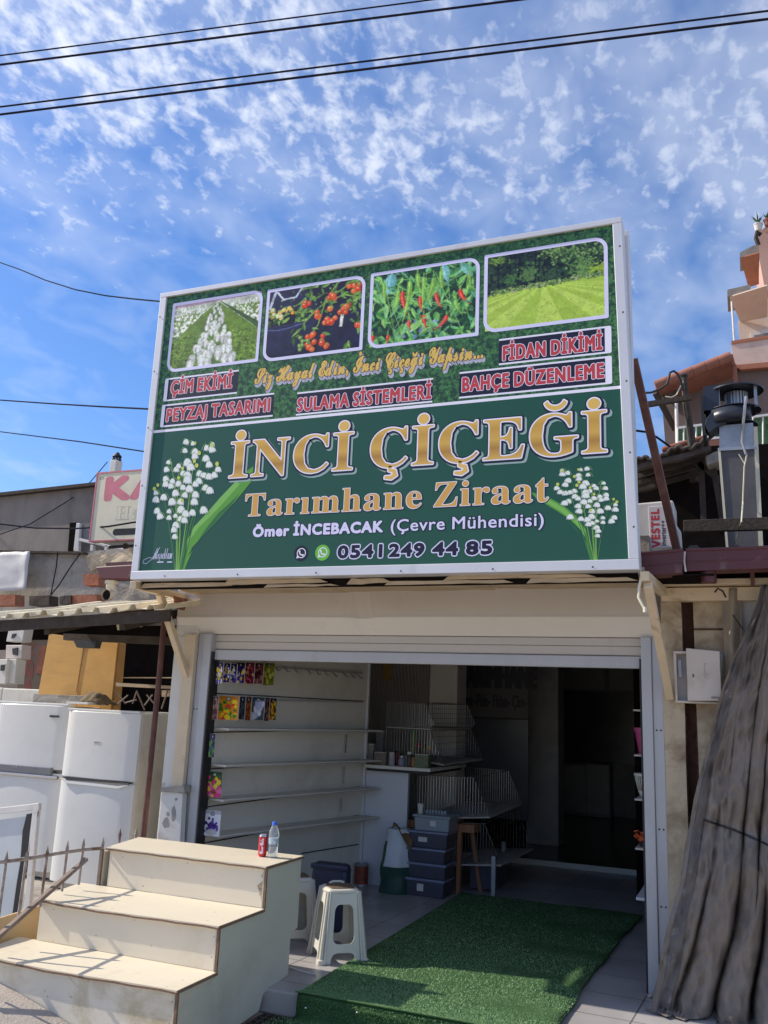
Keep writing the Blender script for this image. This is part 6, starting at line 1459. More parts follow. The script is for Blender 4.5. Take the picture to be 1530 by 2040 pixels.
lt = MB(); write(lt, 'Hav', 'serif', onk, W(232, 1020, Y=YK).x, W(300, 1020, Y=YK).x, W(235, 1035, Y=YK).z, W(235, 1010, Y=YK).z, [(0, .006, 0, 0, True), (1, 0, 0, 0, True)], track=.08)
lt.build('lettering', [mat('ghost_ink', (.42, .42, .36), .7), M['ka_cream']], ka, normals=False)
lt = MB(); a_, b_ = W(224, 1067, Y=YK), W(330, 1049, Y=YK); lt.add([onk(x, z, .0005) for x, z in rounded(a_.x, b_.x, a_.z, b_.z, .04, .04, .04, .04, 6)], [tuple(range(28))]); lt.build('dark_bar', M['ink_black'], ka)
lt = MB(); a_ = W(203, 953, Y=YK); lt.add([onk(a_.x+.035*math.cos(t)*(1 if i < 18 else .8), a_.z+.016*math.sin(t)*(1 if i < 18 else .7), .0005) for i, t in enumerate([2*math.pi*j/18 for j in range(18)]*2)], [(i, (i+1) % 18, 18+(i+1) % 18, 18+i) for i in range(18)]); lt.build('oval_mark', M['ink_black'], ka, normals=False)
mb = MB(); mb.tube([W(218, 1090, Y=YK+.1), W(253, 1088, Y=YK+.1), W(300, 1086, Y=YK+.1)], .02, 6); mb.beam(W(250, 1083, Y=YK+.15), W(252, 1140, Y=YK+.15), .04, .04); mb.build('support_post', M['dark_wood'], ka)

# parapet
pa = thing('parapet_wall', 'broken grey concrete parapet above the lean-to roof', 'wall', W(130, 1180, Y=7.9))
f = quadpx([(-200, 1093), (60, 1097), (165, 1103), (180, 1098), (215, 1096), (262, 1092), (330, 1090), (330, 1240), (-200, 1240)], 7.9); mb = MB(); mb.prism(f, (0, .25, 0)); o = mb.build('concrete', M['concrete'], pa)
bm = bmesh.new(); bm.from_mesh(o.data); bmesh.ops.triangulate(bm, faces=bm.faces[:]); bmesh.ops.subdivide_edges(bm, edges=bm.edges[:], cuts=7, use_grid_fill=True); bm.to_mesh(o.data); bm.free(); jit(o, .016, 3, 7)
f = quadpx([(-200, 1092), (165, 1099), (165, 1103), (-200, 1097)], 7.82); mb = MB(); mb.prism(f, (0, .4, 0)); mb.build('coping', M['dark_wood'], pa)
f = quadpx([(170, 1108), (250, 1100), (262, 1092), (268, 1125), (200, 1132), (182, 1140)], 7.86); mb = MB(); mb.prism(f, (0, .05, 0)); o = mb.build('broken_render', M['pier'], pa)
bm = bmesh.new(); bm.from_mesh(o.data); bmesh.ops.triangulate(bm, faces=bm.faces[:]); bmesh.ops.subdivide_edges(bm, edges=bm.edges[:], cuts=6, use_grid_fill=True); bm.to_mesh(o.data); bm.free(); jit(o, .02, 6, 8)
f = quadpx([(235, 1170), (300, 1164), (296, 1205), (236, 1205)], 7.6); mb = MB(); mb.prism(f, (0, .2, 0)); o = mb.build('broken_render', M['concrete'], pa); subdiv(o, 5); jit(o, .02, 8, 8)
mb = MB(); n_ = 14
A4 = [W(-60, 1104, Y=7.7), W(62, 1098, Y=7.7), W(54, 1176, Y=7.66), W(-60, 1180, Y=7.66)]
mb.grid(16, 10, lambda u, v: A4[0].lerp(A4[1], u).lerp(A4[3].lerp(A4[2], u), v)+V3((0, .016*_ns.noise(V3((u*4, v*4, 2)))-.02*(u > .9), .012*_ns.noise(V3((u*6, 3, v*3))))))
tag(mb.build('white_sheet', M['tarp_white'], solid=.006), 'white plastic sheet draped over the left end of the parapet', 'sheet')
for i, (x0_, x1_, y0_, y1_, lb, m_) in enumerate(((-20, 30, 1184, 1206, 'hollow brick at the far left above the corrugated roof', 'brick'), (58, 98, 1186, 1206, 'dark sooty block between the bricks above the corrugated roof', 'dark_wood'), (143, 193, 1184, 1203, 'orange brick left of the pale pipe bend', 'brick'), (118, 141, 1186, 1204, 'hollow block with grid holes above the corrugated roof', 'dark_wood'), (166, 196, 1142, 1166, 'tilted red brick under the dark red gutter end', 'brick'))):
    mb = MB(); mb.prism(quadpx([(x0_, y1_), (x1_, y1_), (x1_, y0_), (x0_, y0_+2)], 7.3-.02*i), (0, .14, 0)); o = mb.build('loose_brick', M[m_]); subdiv(o, 3); jit(o, .004, i, 15); tag(o, lb, 'brick', 'bricks above the corrugated roof')
gt = thing('gutter_end', 'dark red gutter end jutting from behind the big sign over the parapet', 'gutter', W(225, 1150, Y=7.0))
f = quadpx([(190, 1129), (270, 1124), (270, 1154), (198, 1153)], 7.0); mb = MB(); mb.prism(f, (0, .16, 0)); mb.build('trough', M['gutter'], gt, bevel=.01)
f = quadpx([(210, 1121), (270, 1118), (270, 1126), (212, 1128)], 7.12); mb = MB(); mb.prism(f, (0, .1, 0)); mb.build('lip', M['gutter'], gt)
pp = thing('pipe_bend', 'pale plastic pipe bend hanging under the dark red gutter end', 'pipe', W(222, 1180, Y=7.05))
a_ = W(222, 1157, Y=7.08); b_ = W(221, 1185, Y=7.08)
mb = MB(); mb.tube([a_, a_+V3((0, 0, -.03))], .062, 18); mb.tube([a_+V3((0, 0, -.03)), (a_+b_)/2, b_+V3((0, .02, .02)), b_+V3((.004, -.03, -.005)), b_+V3((.006, -.085, -.012))], [.050, .050, .052, .054, .056], 18, caps=False); mb.build('elbow', M['pvc'], pp)
mb = MB(); mb.lathe(b_+V3((.006, -.07, -.010)), [(.046, 0), (.046, .002)], 18, R=Matrix.Rotation(math.pi/2, 3, 'X')); mb.build('dark_mouth', M['black_void'], pp)

# under the lean-to: back wall, painted banner, electric boxes
bw = thing('lean_to_back_wall', 'dark wall at the back of the lean-to behind the fridges', 'wall', (-6.5, 8.2, 0))
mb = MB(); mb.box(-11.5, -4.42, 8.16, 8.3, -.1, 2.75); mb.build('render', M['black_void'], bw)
f = quadpx([(-120, 1300), (78, 1292), (62, 1420), (-120, 1420)], 7.8); mb = MB(); mb.prism(f, (0, .1, 0)); mb.build('grey_panel', mat('old_panel', (.24, .20, .17), .8, var=.2), bw)
kb = thing('vertical_banner', 'dark banner with faded red vertical letters beside the electric boxes', 'banner', W(62, 1370, Y=7.7))
YB2 = 7.7
f = quadpx([(42, 1275), (100, 1275), (88, 1420), (30, 1420)], YB2); mb = MB(); mb.prism(f, (0, .02, 0)); mb.build('sheet', mat('banner_brown', (.10, .075, .065), .8, var=.3), kb)
lt = MB()
for ch_, y1_, y0_, x_ in (('K', 1283, 1305, 62), ('A', 1309, 1327, 60), ('N', 1328, 1350, 58), ('A', 1354, 1374, 56)):
    a_, b_ = W(x_-9, y0_, Y=YB2), W(x_+9, y1_, Y=YB2); write(lt, ch_, 'bold', lambda u, v, d: V3((u, YB2-.001-d, v)), a_.x, b_.x, a_.z, b_.z, [(0, .004, 0, 0, True)])
lt.build('lettering', mat('faded_red', (.16, .03, .025), .7, var=.3), kb, normals=False)
mb = MB(); mb.prism(quadpx([(78, 1287), (96, 1287), (90, 1342), (72, 1342)], YB2-.002), (0, .004, 0)); mb.build('orange_mark', mat('faded_orange', (.22, .06, .03), .7, var=.5, scale=12), kb)
def ebox(label, px, Y, m_, extra):
    o = thing('electric_box', label, 'electric box', W(*px[3], Y=Y), 'electric boxes under the lean-to'); mb = MB(); mb.prism(quadpx(px, Y), (0, .14, 0)); mb.build('case', M[m_], o, bevel=.006)
    for k_, (pq, mm) in enumerate(extra):
        mb = MB(); mb.prism(quadpx(pq, Y-.012), (0, .011, 0)); mb.build(('window', 'seal', 'flap')[k_ % 3], M[mm], o)
ebox('ivory electric box with a round dark window under the corrugated roof', [(12, 1285), (44, 1285), (42, 1312), (11, 1312)], 7.3, 'meter', [([(24, 1292), (35, 1290), (34, 1306), (25, 1304)], 'black')])
ebox('grey electric meter box with a small square window at the left edge', [(-30, 1314), (15, 1313), (10, 1362), (-34, 1362)], 7.2, 'fridge_old', [([(1, 1325), (8, 1325), (7, 1336), (0, 1336)], 'black'), ([(-1, 1322), (11, 1322), (10, 1324), (-1, 1324)], 'paper')])
ebox('open pale panel door beside the grey meter box', [(16, 1313), (33, 1313), (28, 1362), (11, 1362)], 7.25, 'fridge_old', [])
ebox('pale crumpled fuse box cover high under the corrugated roof', [(18, 1250), (50, 1246), (44, 1278), (12, 1278)], 7.5, 'paper', [([(24, 1263), (32, 1262), (28, 1270), (22, 1272)], 'black')])
# ------------------------------------------------------------------ right: meter box
mt = thing('meter_box', 'open ivory electric meter box with its door swung out beside the grey tarpaulin', 'meter box', (-.3, 5.98, 1.9))
YM = 5.92
A_, B_ = W(1341, 1404, Y=YM), W(1372, 1297, Y=YM)
mb = MB(); f = quadpx([(1341, 1299), (1440, 1299), (1434, 1404), (1345, 1400)], YM+.004); 
mb.prism(quadpx([(1341, 1297), (1441, 1303), (1435, 1404), (1346, 1400)], YM+.06), (0, .09, 0)); mb.build('back', M['dark_room'], mt)
for px_ in ([(1341, 1297), (1369, 1297), (1369, 1302), (1341, 1302)], [(1341, 1302), (1347, 1302), (1350, 1396), (1346, 1396)], [(1346, 1395), (1436, 1399), (1436, 1403), (1346, 1400)]):
    mb = MB(); mb.prism(quadpx(px_, YM), (0, .10, 0)); mb.build('rim', M['meter'], mt, bevel=.003)
mb = MB(); mb.prism(quadpx([(1350, 1314), (1357, 1314), (1358, 1349), (1352, 1349)], YM+.04), (0, .015, 0)); mb.build('terminal', M['tin_grey'], mt)
mb = MB(); f = quadpx([(1366.5, 1291), (1434, 1298), (1438, 1397), (1370, 1396)], YM-.03); f[1].y -= .03; f[2].y -= .03; mb.prism(f, (0, .022, 0)); dr = mb.build('door', M['meter'], mt, bevel=.004)
mb = MB()
for a, b in (((1403, 1322), (1420, 1323)), ((1420, 1323), (1421, 1343)), ((1421, 1343), (1404, 1342)), ((1404, 1342), (1403, 1322)), ((1404, 1345), (1420, 1346)), ((1406, 1351), (1419, 1352)), ((1401, 1344), (1406, 1352)), ((1423, 1345), (1419, 1352))):
    p, q = W(*a, Y=YM-.048), W(*b, Y=YM-.048); mb.beam(p, q, .004, .004)
mb.build('reading_window', M['dark_room'], dr)
mb = MB(); p = W(1381, 1346, Y=YM-.04); mb.box(p.x-.003, p.x+.003, YM-.044, YM-.034, p.z-.009, p.z+.009); mb.build('lock', M['black'], dr)
mb = MB(); p, q = W(1417, 1391, Y=YM-.05), W(1433, 1387, Y=YM-.05); mb.box(p.x, q.x, YM-.0625, YM-.055, p.z, q.z-.004); mb.build('maker_plate', mat('plate_grey', (.33, .28, .25), .6, var=.6, scale=120), dr)

# ------------------------------------------------------------------ gutter
def gutter(label, px, Y, group):
    o = thing('roof_gutter', label, 'gutter', W(*px[3], Y=Y), group)
    mb = MB(); mb.prism(quadpx(px, Y), (0, .012, 0)); tl, tr, br, bl = quadpx(px, Y)
    mb.prism([bl+V3((0, .0125, 0)), br+V3((0, .0125, 0)), br+V3((0, .14, 0)), bl+V3((0, .14, 0))], (0, 0, .010)); mb.prism([p+V3((0, .14, 0)) for p in (tl, tr, br, bl)], (0, .01, 0)); mb.build('trough', M['gutter'], o, bevel=.003)
    mb = MB(); mb.tube([tl+V3((0, .002, 0)), tr+V3((0, .002, 0))], .010, 8); mb.tube([tl.lerp(bl, .55)+V3((0, -.001, 0)), tr.lerp(br, .55)+V3((0, -.001, 0))], .004, 6); mb.build('rolled_lip', M['gutter'], o); return o
g1 = gutter('short dark red gutter length next to the big sign, its end cut open', [(1277, 1103), (1361, 1096), (1359, 1141), (1279, 1148)], 5.42, 'dark red gutters over the right pier')
g2 = gutter('long dark red gutter length running off to the right over the tarpaulin', [(1366, 1096), (2300, 1062), (2300, 1104), (1367, 1138)], 5.50, 'dark red gutters over the right pier')
mb = MB(); mb.tube([W(1364, 1099, Y=5.47), W(1363, 1118, Y=5.46), W(1366, 1139, Y=5.47)], .006, 6); mb.build('sealant_bead', M['paper'], g2)
mb = MB(); c = W(1411, 1134, Y=5.56); mb.lathe((c.x, 5.56, W(1411, 1161, Y=5.56).z), [(.045, 0), (.045, .10)], 16); mb.build('outlet', M['gutter'], g2)
mb = MB(); mb.box(-.52, 3.2, 5.66, 9.0, 2.53, 2.56); mb.box(-.50, -.15, 5.5, 5.85, 2.465, 2.475); tag(mb.build('eave_board', M['black_void']), 'dark eave board behind the red gutters', 'board')
mb = MB(); c = W(1499, 1150, Y=5.8); mb.box(c.x-.012, c.x+.012, 5.8, 5.82, c.z-.05, c.z+.05); tag(mb.build('gutter_bracket', M['rust_red']), 'small brown gutter bracket on the cream beam', 'bracket')
for cx_, lb in ((1381, 'left dark roof sheet crest above the red gutter'), (1464, 'right dark roof sheet crest above the red gutter')):
    mb = MB(); mb.prism(quadpx([(cx_-15, 1097), (cx_-7, 1087), (cx_+8, 1086), (cx_+16, 1095)], 5.66), (0, .9, 0)); tag(mb.build('roof_sheet_crest', M['black']), lb, 'roof sheet', 'roof sheet crests over the gutter')

# ------------------------------------------------------------------ tarpaulin
def lerp_tab(tab, x):
    for (a, va), (b, vb) in zip(tab, tab[1:]):
        if x <= b: return va+(vb-va)*max(0, min(1, (x-a)/(b-a)))
    return tab[-1][1]
LT = [(1165, 1516), (1200, 1508), (1300, 1467), (1417, 1425), (1500, 1404), (1604, 1382), (1667, 1369), (1776, 1349), (1860, 1330), (1930, 1311), (1985, 1296), (2080, 1292)]
RT = [(1165, 1600), (1300, 1640), (1640, 1625), (1760, 1650), (2080, 1690)]
def tarp_fn(u, v):
    py = 1165+(2080-1165)*v; l, r = lerp_tab(LT, py), lerp_tab(RT, py)
    pinch = math.exp(-((py-1665)/75)**2); low = max(0, min(1, (py-1690)/150)); up = 1-low
    uu = u+.012*math.sin(v*23+u*9)*(1-pinch)
    px = l+(r-l)*uu
    ph = uu*math.pi
    w1 = uu+.05*math.sin(v*6+1)+.10*_ns.noise(V3((uu*2.0, v*1.6, 5)))+.03*_ns.noise(V3((uu*5, v*5, 6)))
    def sst(a, b, x): x = max(0, min(1, (x-a)/(b-a))); return x*x*(3-2*x)
    tubes = abs(math.sin(w1*math.pi*5.2+.4))**.8
    narrow = abs(math.sin(w1*math.pi*7.4+.2+v*1.3))**.9
    kA = sst(.05, .20, uu)*low; kB = sst(.16, .42, uu)*up
    mA = .45+.55*sst(-.25, .35, _ns.noise(V3((uu*3, v*2.2, 11)))); mB = .25+.75*sst(-.3, .35, _ns.noise(V3((uu*4, v*2.5, 17))))
    f = -(.125*kA*tubes*mA+.075*kB*narrow*mB)*(1-.5*pinch)-.025*low*mB*abs(math.sin(w1*math.pi*12+v*3))
    f = f+.07*_ns.noise(V3((uu*3.0, v*2.6, 0)))*(1-pinch)
    # deep gaps where folds overlap, and sharp crumples running across them
    f += .19*kA*mA*math.exp(-(tubes/.28)**2)*(1-pinch)+.085*kB*mB*math.exp(-(narrow/.22)**2)
    f -= .042*(1-abs(_ns.noise(V3((uu*6+v*4, v*7-uu*3, 3))))*2.2)*(.35+.65*(1-pinch))
    f -= .020*(1-abs(_ns.noise(V3((uu*17+v*8, v*21-uu*6, 8))))*2.5)
    # creases radiating from the tie, and the belly of cloth hanging over it
    f += -.034*pinch*abs(math.sin(ph*9.2))
    f -= .06*math.exp(-((py-1728)/42)**2)*(.3+.7*abs(math.sin(ph*4.3+.4)))
    f += .04*math.exp(-((py-1650)/30)**2)
    p = W(px, py, Y=5.80-.05*low+f)
    if p.z < .012: p = V3((p.x, p.y-.05*(1+math.sin(ph*5)), .012+.004*math.sin(ph*7)))
    return p
tq = thing('tarpaulin', 'big grey canvas tarpaulin gathered and tied like a curtain in front of the right pier', 'tarpaulin', (-.3, 5.8, 0))
mb = MB(); mb.grid(150, 190, tarp_fn); mb.build('canvas', M['tarp'], tq, solid=.004, angle=80)
mb = MB(); pts = []
for i in range(40):
    t = i/39; px, py = 1402+t*170, 1633+t*72-6*math.sin(t*3.1)
    pts.append(tarp_fn(max(.02, min(.98, (px-lerp_tab(LT, py))/(lerp_tab(RT, py)-lerp_tab(LT, py)))), (py-1165)/915)+V3((0, -.012, 0)))
mb.tube(pts, .006, 6); mb.build('tie_cord', M['black'], tq)
# stitched hem, a raised band following the free edge
def hem(u, v):
    p = tarp_fn(.035+.075*u, v); return p+V3((0, -.006-.003*math.sin(u*math.pi), 0))
mb = MB(); mb.grid(10, 150, hem); mb.build('hem_band', mat('hem_canvas', (.13, .115, .105), .9, var=.25, scale=5, bump=.3, bscale=120, dirt=(.34, .31, .28), damt=.6, dscale=9, dlo=.58, dhi=.70), tq, solid=.003, angle=80)
# a second, paler hanging behind it near the top
def strip2(u, v):
    py = 1172+215*v; px = 1437+10*v+(40-6*v)*u; return W(px, py, Y=5.93+.025*math.sin(u*8+v*2)+.01*_ns.noise(V3((u*4, v*6, 1))))
mb = MB(); mb.grid(16, 30, strip2); tag(mb.build('canvas_strip', mat('pale_canvas', (.33, .27, .20), .95, var=.2, scale=5, bump=.3), solid=.004), 'pale beige canvas strip hanging beside the ivory meter box', 'canvas')
mb = MB(); mb.prism(quadpx([(1470, 1185), (1530, 1180), (1600, 1180), (1600, 1330), (1475, 1330)], 5.99), (0, .02, 0)); tag(mb.build('dark_board', M['dark_room']), 'dark grey board behind the top of the tarpaulin', 'board')
mb = MB(); mb.tube([W(1446, 1190, Y=5.85), W(1440, 1178, Y=5.84), W(1430, 1172, Y=5.84), W(1424, 1180, Y=5.85)], .006, 6); mb.tube([W(1480, 1254, Y=5.85), W(1460, 1225, Y=5.84)], .005, 6); tag(mb.build('hanging_wire', M['black']), 'short curled wire at the top of the beige canvas strip', 'wire')
# loose base rubble at the foot of the rail
lump('rag_scrap', 'pale scrap of canvas at the foot of the right side rail', 'scrap', 1296, 1988, .0, .020, M['concrete'], 20)

# ------------------------------------------------------------------ air conditioner outdoor unit
ac = thing('outdoor_unit', 'white air conditioner outdoor unit lettered in red, standing on the roof beside the big sign', 'air conditioner', W(1310, 1095, Y=6.15))
YA = 6.15
mb = MB(); f = quadpx([(1262, 1003), (1341, 996), (1345, 1092), (1266, 1100)], YA); mb.prism(f, (0, .32, 0)); mb.build('casing', M['ac'], ac, bevel=.012)
mb = MB(); f = quadpx([(1291, 1010), (1338, 1006), (1341, 1090), (1296, 1094)], YA-.0); mb.prism([p+V3((0, -.006, 0)) for p in f], (0, .006, 0)); mb.build('front_grille', mat('ac_panel', (.60, .57, .60), .45, var=.05), ac, bevel=.004)
O_, Ux = W(1316, 1090, Y=YA-.007), None
a_, b_ = W(1315, 1091, Y=YA), W(1316, 1014, Y=YA); c_ = W(1299, 1091, Y=YA)
lt = MB()
write(lt, 'VESTEL', 'bold', lambda u, v, d: V3((a_.x-v, YA-.0065-d, a_.z+u)), 0, b_.z-a_.z, 0, a_.x-c_.x, [(0, .002, 0, 0, True)], track=.03)
lt.build('lettering', M['ink_red'], ac, normals=False)
a2, b2 = W(1327, 1087, Y=YA), W(1327, 1037, Y=YA)
lt = MB(); write(lt, 'inverter++', 'sans', lambda u, v, d: V3((a2.x-v, YA-.0065-d, a2.z+u)), 0, b2.z-a2.z, 0, .032, [(0, .0008, 0, 0, True)]); lt.build('lettering', M['ink_black'], ac, normals=False)
mb = MB(); f = quadpx([(1343, 1040), (1356, 1058), (1358, 1090), (1346, 1092)], YA+.15); mb.prism(f, (0, .1, 0)); mb.build('valve_cover', M['ac'], ac, bevel=.01)
# raking steel strut behind the sign
mb = MB(); mb.beam(W(1262, 715, Y=5.42), W(1348, 1094, Y=6.0), .05, .05, up=(1, 0, 0)); tag(mb.build('raking_strut', M['rust_red'], bevel=.003), 'brown steel strut raking down from behind the big sign past the outdoor unit', 'strut')
mb = MB(); f = quadpx([(1361, 1036), (1640, 1026), (1640, 1052), (1361, 1059)], 6.5); mb.prism(f, (0, .05, 0)); tag(mb.build('dark_cross_beam', M['dark_wood'], bevel=.003), 'dark horizontal beam crossing in front of the metal duct', 'beam')

# ------------------------------------------------------------------ duct with fan
du = thing('exhaust_duct', 'square sheet metal exhaust duct rising behind the dark beam', 'duct', W(1480, 1090, Y=7.0))
YD = 7.0
mb = MB(); mb.prism(quadpx([(1431, 893), (1508, 889), (1519, 1100), (1447, 1102)], YD), (0, .26, 0)); mb.build('lower_shaft', M['duct'], du)
mb = MB(); mb.prism(quadpx([(1433, 848), (1500, 842), (1504, 888), (1433, 893)], YD+.01), (0, .24, 0)); mb.build('upper_shaft', M['tin_grey'], du)
for px_ in ([(1430, 893), (1435, 893), (1452, 1100), (1447, 1100)], [(1501, 850), (1509, 850), (1521, 1100), (1512, 1100)]):
    mb = MB(); mb.prism(quadpx(px_, YD-.008), (0, .03, 0)); mb.build('corner_angle', M['ka_cream'], du)
mb = MB(); mb.prism(quadpx([(1431, 892), (1508, 888), (1508, 894), (1431, 898)], YD-.012), (0, .02, 0)); mb.build('joint_strip', M['tin_grey'], du)
mb = MB(); mb.tube([W(1486, 790, Y=YD-.12), W(1484, 810, Y=YD-.13), W(1480, 850, Y=YD-.05), W(1478, 880, Y=YD-.03), W(1486, 905, Y=YD-.03)], .010, 8); mb.build('flexible_conduit', M['tin_grey'], du)
mb = MB(); mb.tube([W(1488, 905, Y=YD-.03), W(1483, 930, Y=YD-.02), W(1480, 1000, Y=YD-.02), W(1477, 1040, Y=YD-.6), W(1466, 1080, Y=YD-.02)], .0055, 6); mb.tube([W(1484, 925, Y=YD-.02), W(1472, 905, Y=YD-.02)], .004, 6); mb.build('beige_cable', M['ka_cream'], du)
fan = thing('exhaust_fan', 'black round exhaust fan with an open motor sitting on top of the metal duct', 'exhaust fan', W(1460, 830, Y=YD))
fc = W(1460, 822, Y=YD+.12); px2 = .0040   # metres per photo pixel there
def fanpt(px, py, Y): return W(px, py, Y=Y)
mb = MB(); z0, z1 = W(1460, 838, Y=YD).z, W(1460, 812, Y=YD).z
n = 40; vs = []
for i in range(n+1):
    a = 2*math.pi*i/n; r = .15+.05*i/n
    for z in (z0, z1): vs.append((fc.x-.02-r*math.cos(a+2.4), fc.y-r*math.sin(a+2.4), z+.012*math.sin(a)))
mb.add(vs, [(2*i, 2*i+1, 2*i+3, 2*i+2) for i in range(n)], 0, True); mb.build('scroll_casing', M['fan_black'], fan, solid=.006)
mb = MB(); mb.lathe((fc.x+.01, fc.y, z1+.004), [(.0, 0), (.20, 0), (.20, .006), (.0, .006)], 32); mb.build('scroll_top', M['fan_black'], fan)
mb = MB(); mb.lathe((fc.x+.0, fc.y, z0-.01), [(.0, 0), (.18, 0), (.18, .006), (.0, .006)], 32); mb.build('scroll_bottom', M['fan_black'], fan)
zt3 = W(1460, 768, Y=YD).z
mb = MB(); 
for i in range(22):
    a = math.pi*2*i/22; mb.beam((fc.x+.03+.075*math.cos(a), fc.y+.075*math.sin(a), z1+.02), (fc.x+.03+.075*math.cos(a), fc.y+.075*math.sin(a), zt3-.03), .012, .02, up=(math.cos(a), math.sin(a), 0))
mb.lathe((fc.x+.03, fc.y, z1+.012), [(.07, 0), (.07, zt3-z1-.04), (.05, zt3-z1-.03)], 22); mb.build('motor', M['tin_grey'], fan)
mb = MB()
n = 26; vs = []
for i in range(n+1):
    a = math.radians(150+235*i/n-60); r = .19
    for z in (zt3-.035, zt3): vs.append((fc.x+.03+r*math.cos(a), fc.y+r*.9*math.sin(a), z))
mb.lathe((fc.x+.03, fc.y, zt3-.008), [(.0, .012), (.12, .010), (.205, 0), (.205, -.01), (.0, -.004)], 32); mb.build('rain_hood', M['fan_black'], fan)
mb = MB()
for a in (2.5, 3.9, 5.6, .6): mb.beam((fc.x+.03+.18*math.cos(a), fc.y+.16*math.sin(a), z1), (fc.x+.03+.18*math.cos(a), fc.y+.16*math.sin(a), zt3-.005), .022, .008)
mb.build('hood_bracket', M['tin_grey'], fan)
mb = MB(); mb.prism(quadpx([(1401, 770), (1432, 766), (1433, 815), (1402, 818)], YD+.0), (0, .10, 0)); mb.build('outlet_side', M['fan_black'], fan); mb = MB(); mb.prism(quadpx([(1394, 785), (1399, 784), (1406, 866), (1400, 868)], YD-.02), (0, .24, 0)); mb.build('outlet_flange', M['black'], fan)
mb = MB(); mb.prism(quadpx([(1404, 845), (1408, 832), (1418, 822), (1432, 818), (1448, 842), (1428, 850), (1412, 862)], YD-.03), (0, .2, 0)); mb.build('outlet_mouth', M['fan_black'], fan, bevel=.004)

# ------------------------------------------------------------------ old tiled roof behind
orf = thing('old_tiled_roof', 'sagging sooty tiled roof with rotten battens behind the outdoor unit', 'roof', W(1340, 950, Y=8))
YR = 8.0
def rpt(u, v):  # u 0..1 left to right along the eave, v up the slope (into depth)
    a, b = W(1262, 925, Y=YR), W(1412, 880, Y=YR); p = a.lerp(b, u); return p+V3((-.1*v, 2.0*v, .30*v+.02*math.sin(u*14)+.015*_ns.noise(V3((u*6, v*6, 0)))))
mb = MB(); mb.grid(40, 16, lambda u, v: rpt(u, v)+V3((0, 0, .028*abs(math.sin(u*math.pi*9))-.02*((v*7) % 1)))); mb.build('tiles', M['tile_dark'], orf, solid=.03)
r_ = random.Random(6)
for i, (y0_, y1_, m_) in enumerate(((936, 893, 'wood_raw'), (952, 908, 'dark_wood'), (966, 922, 'dark_wood'), (978, 938, 'dark_wood'))):
    mb = MB(); mb.beam(W(1260, y0_, Y=YR+.05+.2*i), W(1416-4*i, y1_, Y=YR+.05+.2*i), .06, .045); o = mb.build('batten', M['tile_dark'] if m_ == 'wood_raw' else M[m_], orf); subdiv(o, 8); jit(o, .02, i, 6)
mb = MB(); mb.beam(W(1318, 897, Y=YR+.9), W(1402, 873, Y=YR+.9), .09, .05); mb.build('ridge_tiles', M['tile_red'], orf, bevel=.02)
for a, b in (((1380, 915), (1445, 965)), ((1396, 905), (1402, 1040)), ((1420, 925), (1440, 1040))):
    mb = MB(); mb.beam(W(*a, Y=YR+.3), W(*b, Y=YR+.3), .05, .05); mb.build('rafter', M['dark_wood'], orf)
mb = MB(); mb.prism(quadpx([(1255, 935), (1420, 888), (1640, 880), (1640, 1110), (1255, 1115)], 9.0), (0, .1, 0)); drop(mb.build('void_wall', M['black_void'], orf), 3.6)  # black sheet in place of the unlit void under the roof
mb = MB(); mb.prism(quadpx([(1406, 908), (1434, 897), (1434, 918), (1410, 926)], YR+.1), (0, .25, 0)); o = mb.build('plaster_block', M['concrete'], orf); subdiv(o, 4); jit(o, .02, 2, 8)
mb = MB(); mb.prism(quadpx([(1405, 880), (1434, 876), (1434, 888), (1408, 891)], YR+1.5), (0, .3, 0)); mb.build('far_tiles', M['tile_red'], orf)

# ------------------------------------------------------------------ pink apartment house
pk = thing('apartment_house', 'faded salmon pink apartment house with stepped balconies at the right edge', 'apartment house', (1.5, 15.5, 0))
Y1 = 15.0
def hz(px, z): return [W(x, y, Z=z) for x, y in px]
mb = MB(); mb.prism(quadpx([(1509, 497), (1513, 462), (1530, 448), (1640, 435), (1640, 930), (1512, 930), (1527, 735), (1523, 571)], Y1+.6), (0, 4, 0)); drop(mb.build('wall', M['pink_wall'], pk), 6.6)
za = W(1475, 514, Y=Y1-.5).z
mb = MB(); t_ = hz([(1475, 514), (1512, 504), (1512, 566), (1491, 573)], za); mb.prism(t_, (0, 0, .02)); mb.build('soffit', M['orange_soffit'], pk)
mb = MB(); mb.prism(quadpx([(1474, 513), (1474, 503), (1501, 489), (1510, 487), (1513, 505)], Y1-.52), (0, .5, 0)); mb.build('slab_edge', M['grey_slab'], pk)
zb_ = W(1452, 592, Y=Y1-.5).z
mb = MB(); mb.prism(hz([(1453, 592), (1492, 580), (1528, 569), (1529, 632), (1475, 642)], zb_), (0, 0, .02)); mb.build('soffit', M['cream_wall'], pk)
mb = MB(); mb.prism(quadpx([(1449, 591), (1449, 577), (1494, 567), (1496, 579)], Y1-.52), (0, .6, 0)); mb.build('slab_edge', M['grey_slab'], pk)
mb = MB(); mb.prism(quadpx([(1470, 640), (1540, 622), (1540, 690), (1474, 690)], Y1+.55), (0, .04, 0)); mb.build('balcony_wall', M['cream_wall'], pk)
mb = MB(); mb.prism(quadpx([(1495, 662), (1530, 655), (1540, 655), (1540, 678), (1497, 678)], Y1+.52), (0, .03, 0)); wf = mb.build('window', M['white_metal'], pk)
mb = MB(); mb.prism(quadpx([(1502, 668), (1540, 661), (1540, 678), (1503, 678)], Y1+.51), (0, .01, 0)); mb.build('pane', mat('far_pane', (.22, .22, .22), .2), wf)
mb = MB(); mb.prism(quadpx([(1457, 683), (1640, 655), (1640, 713), (1461, 731)], Y1-.4), (0, .18, 0)); mb.build('balcony_parapet', M['grey_pink'], pk)
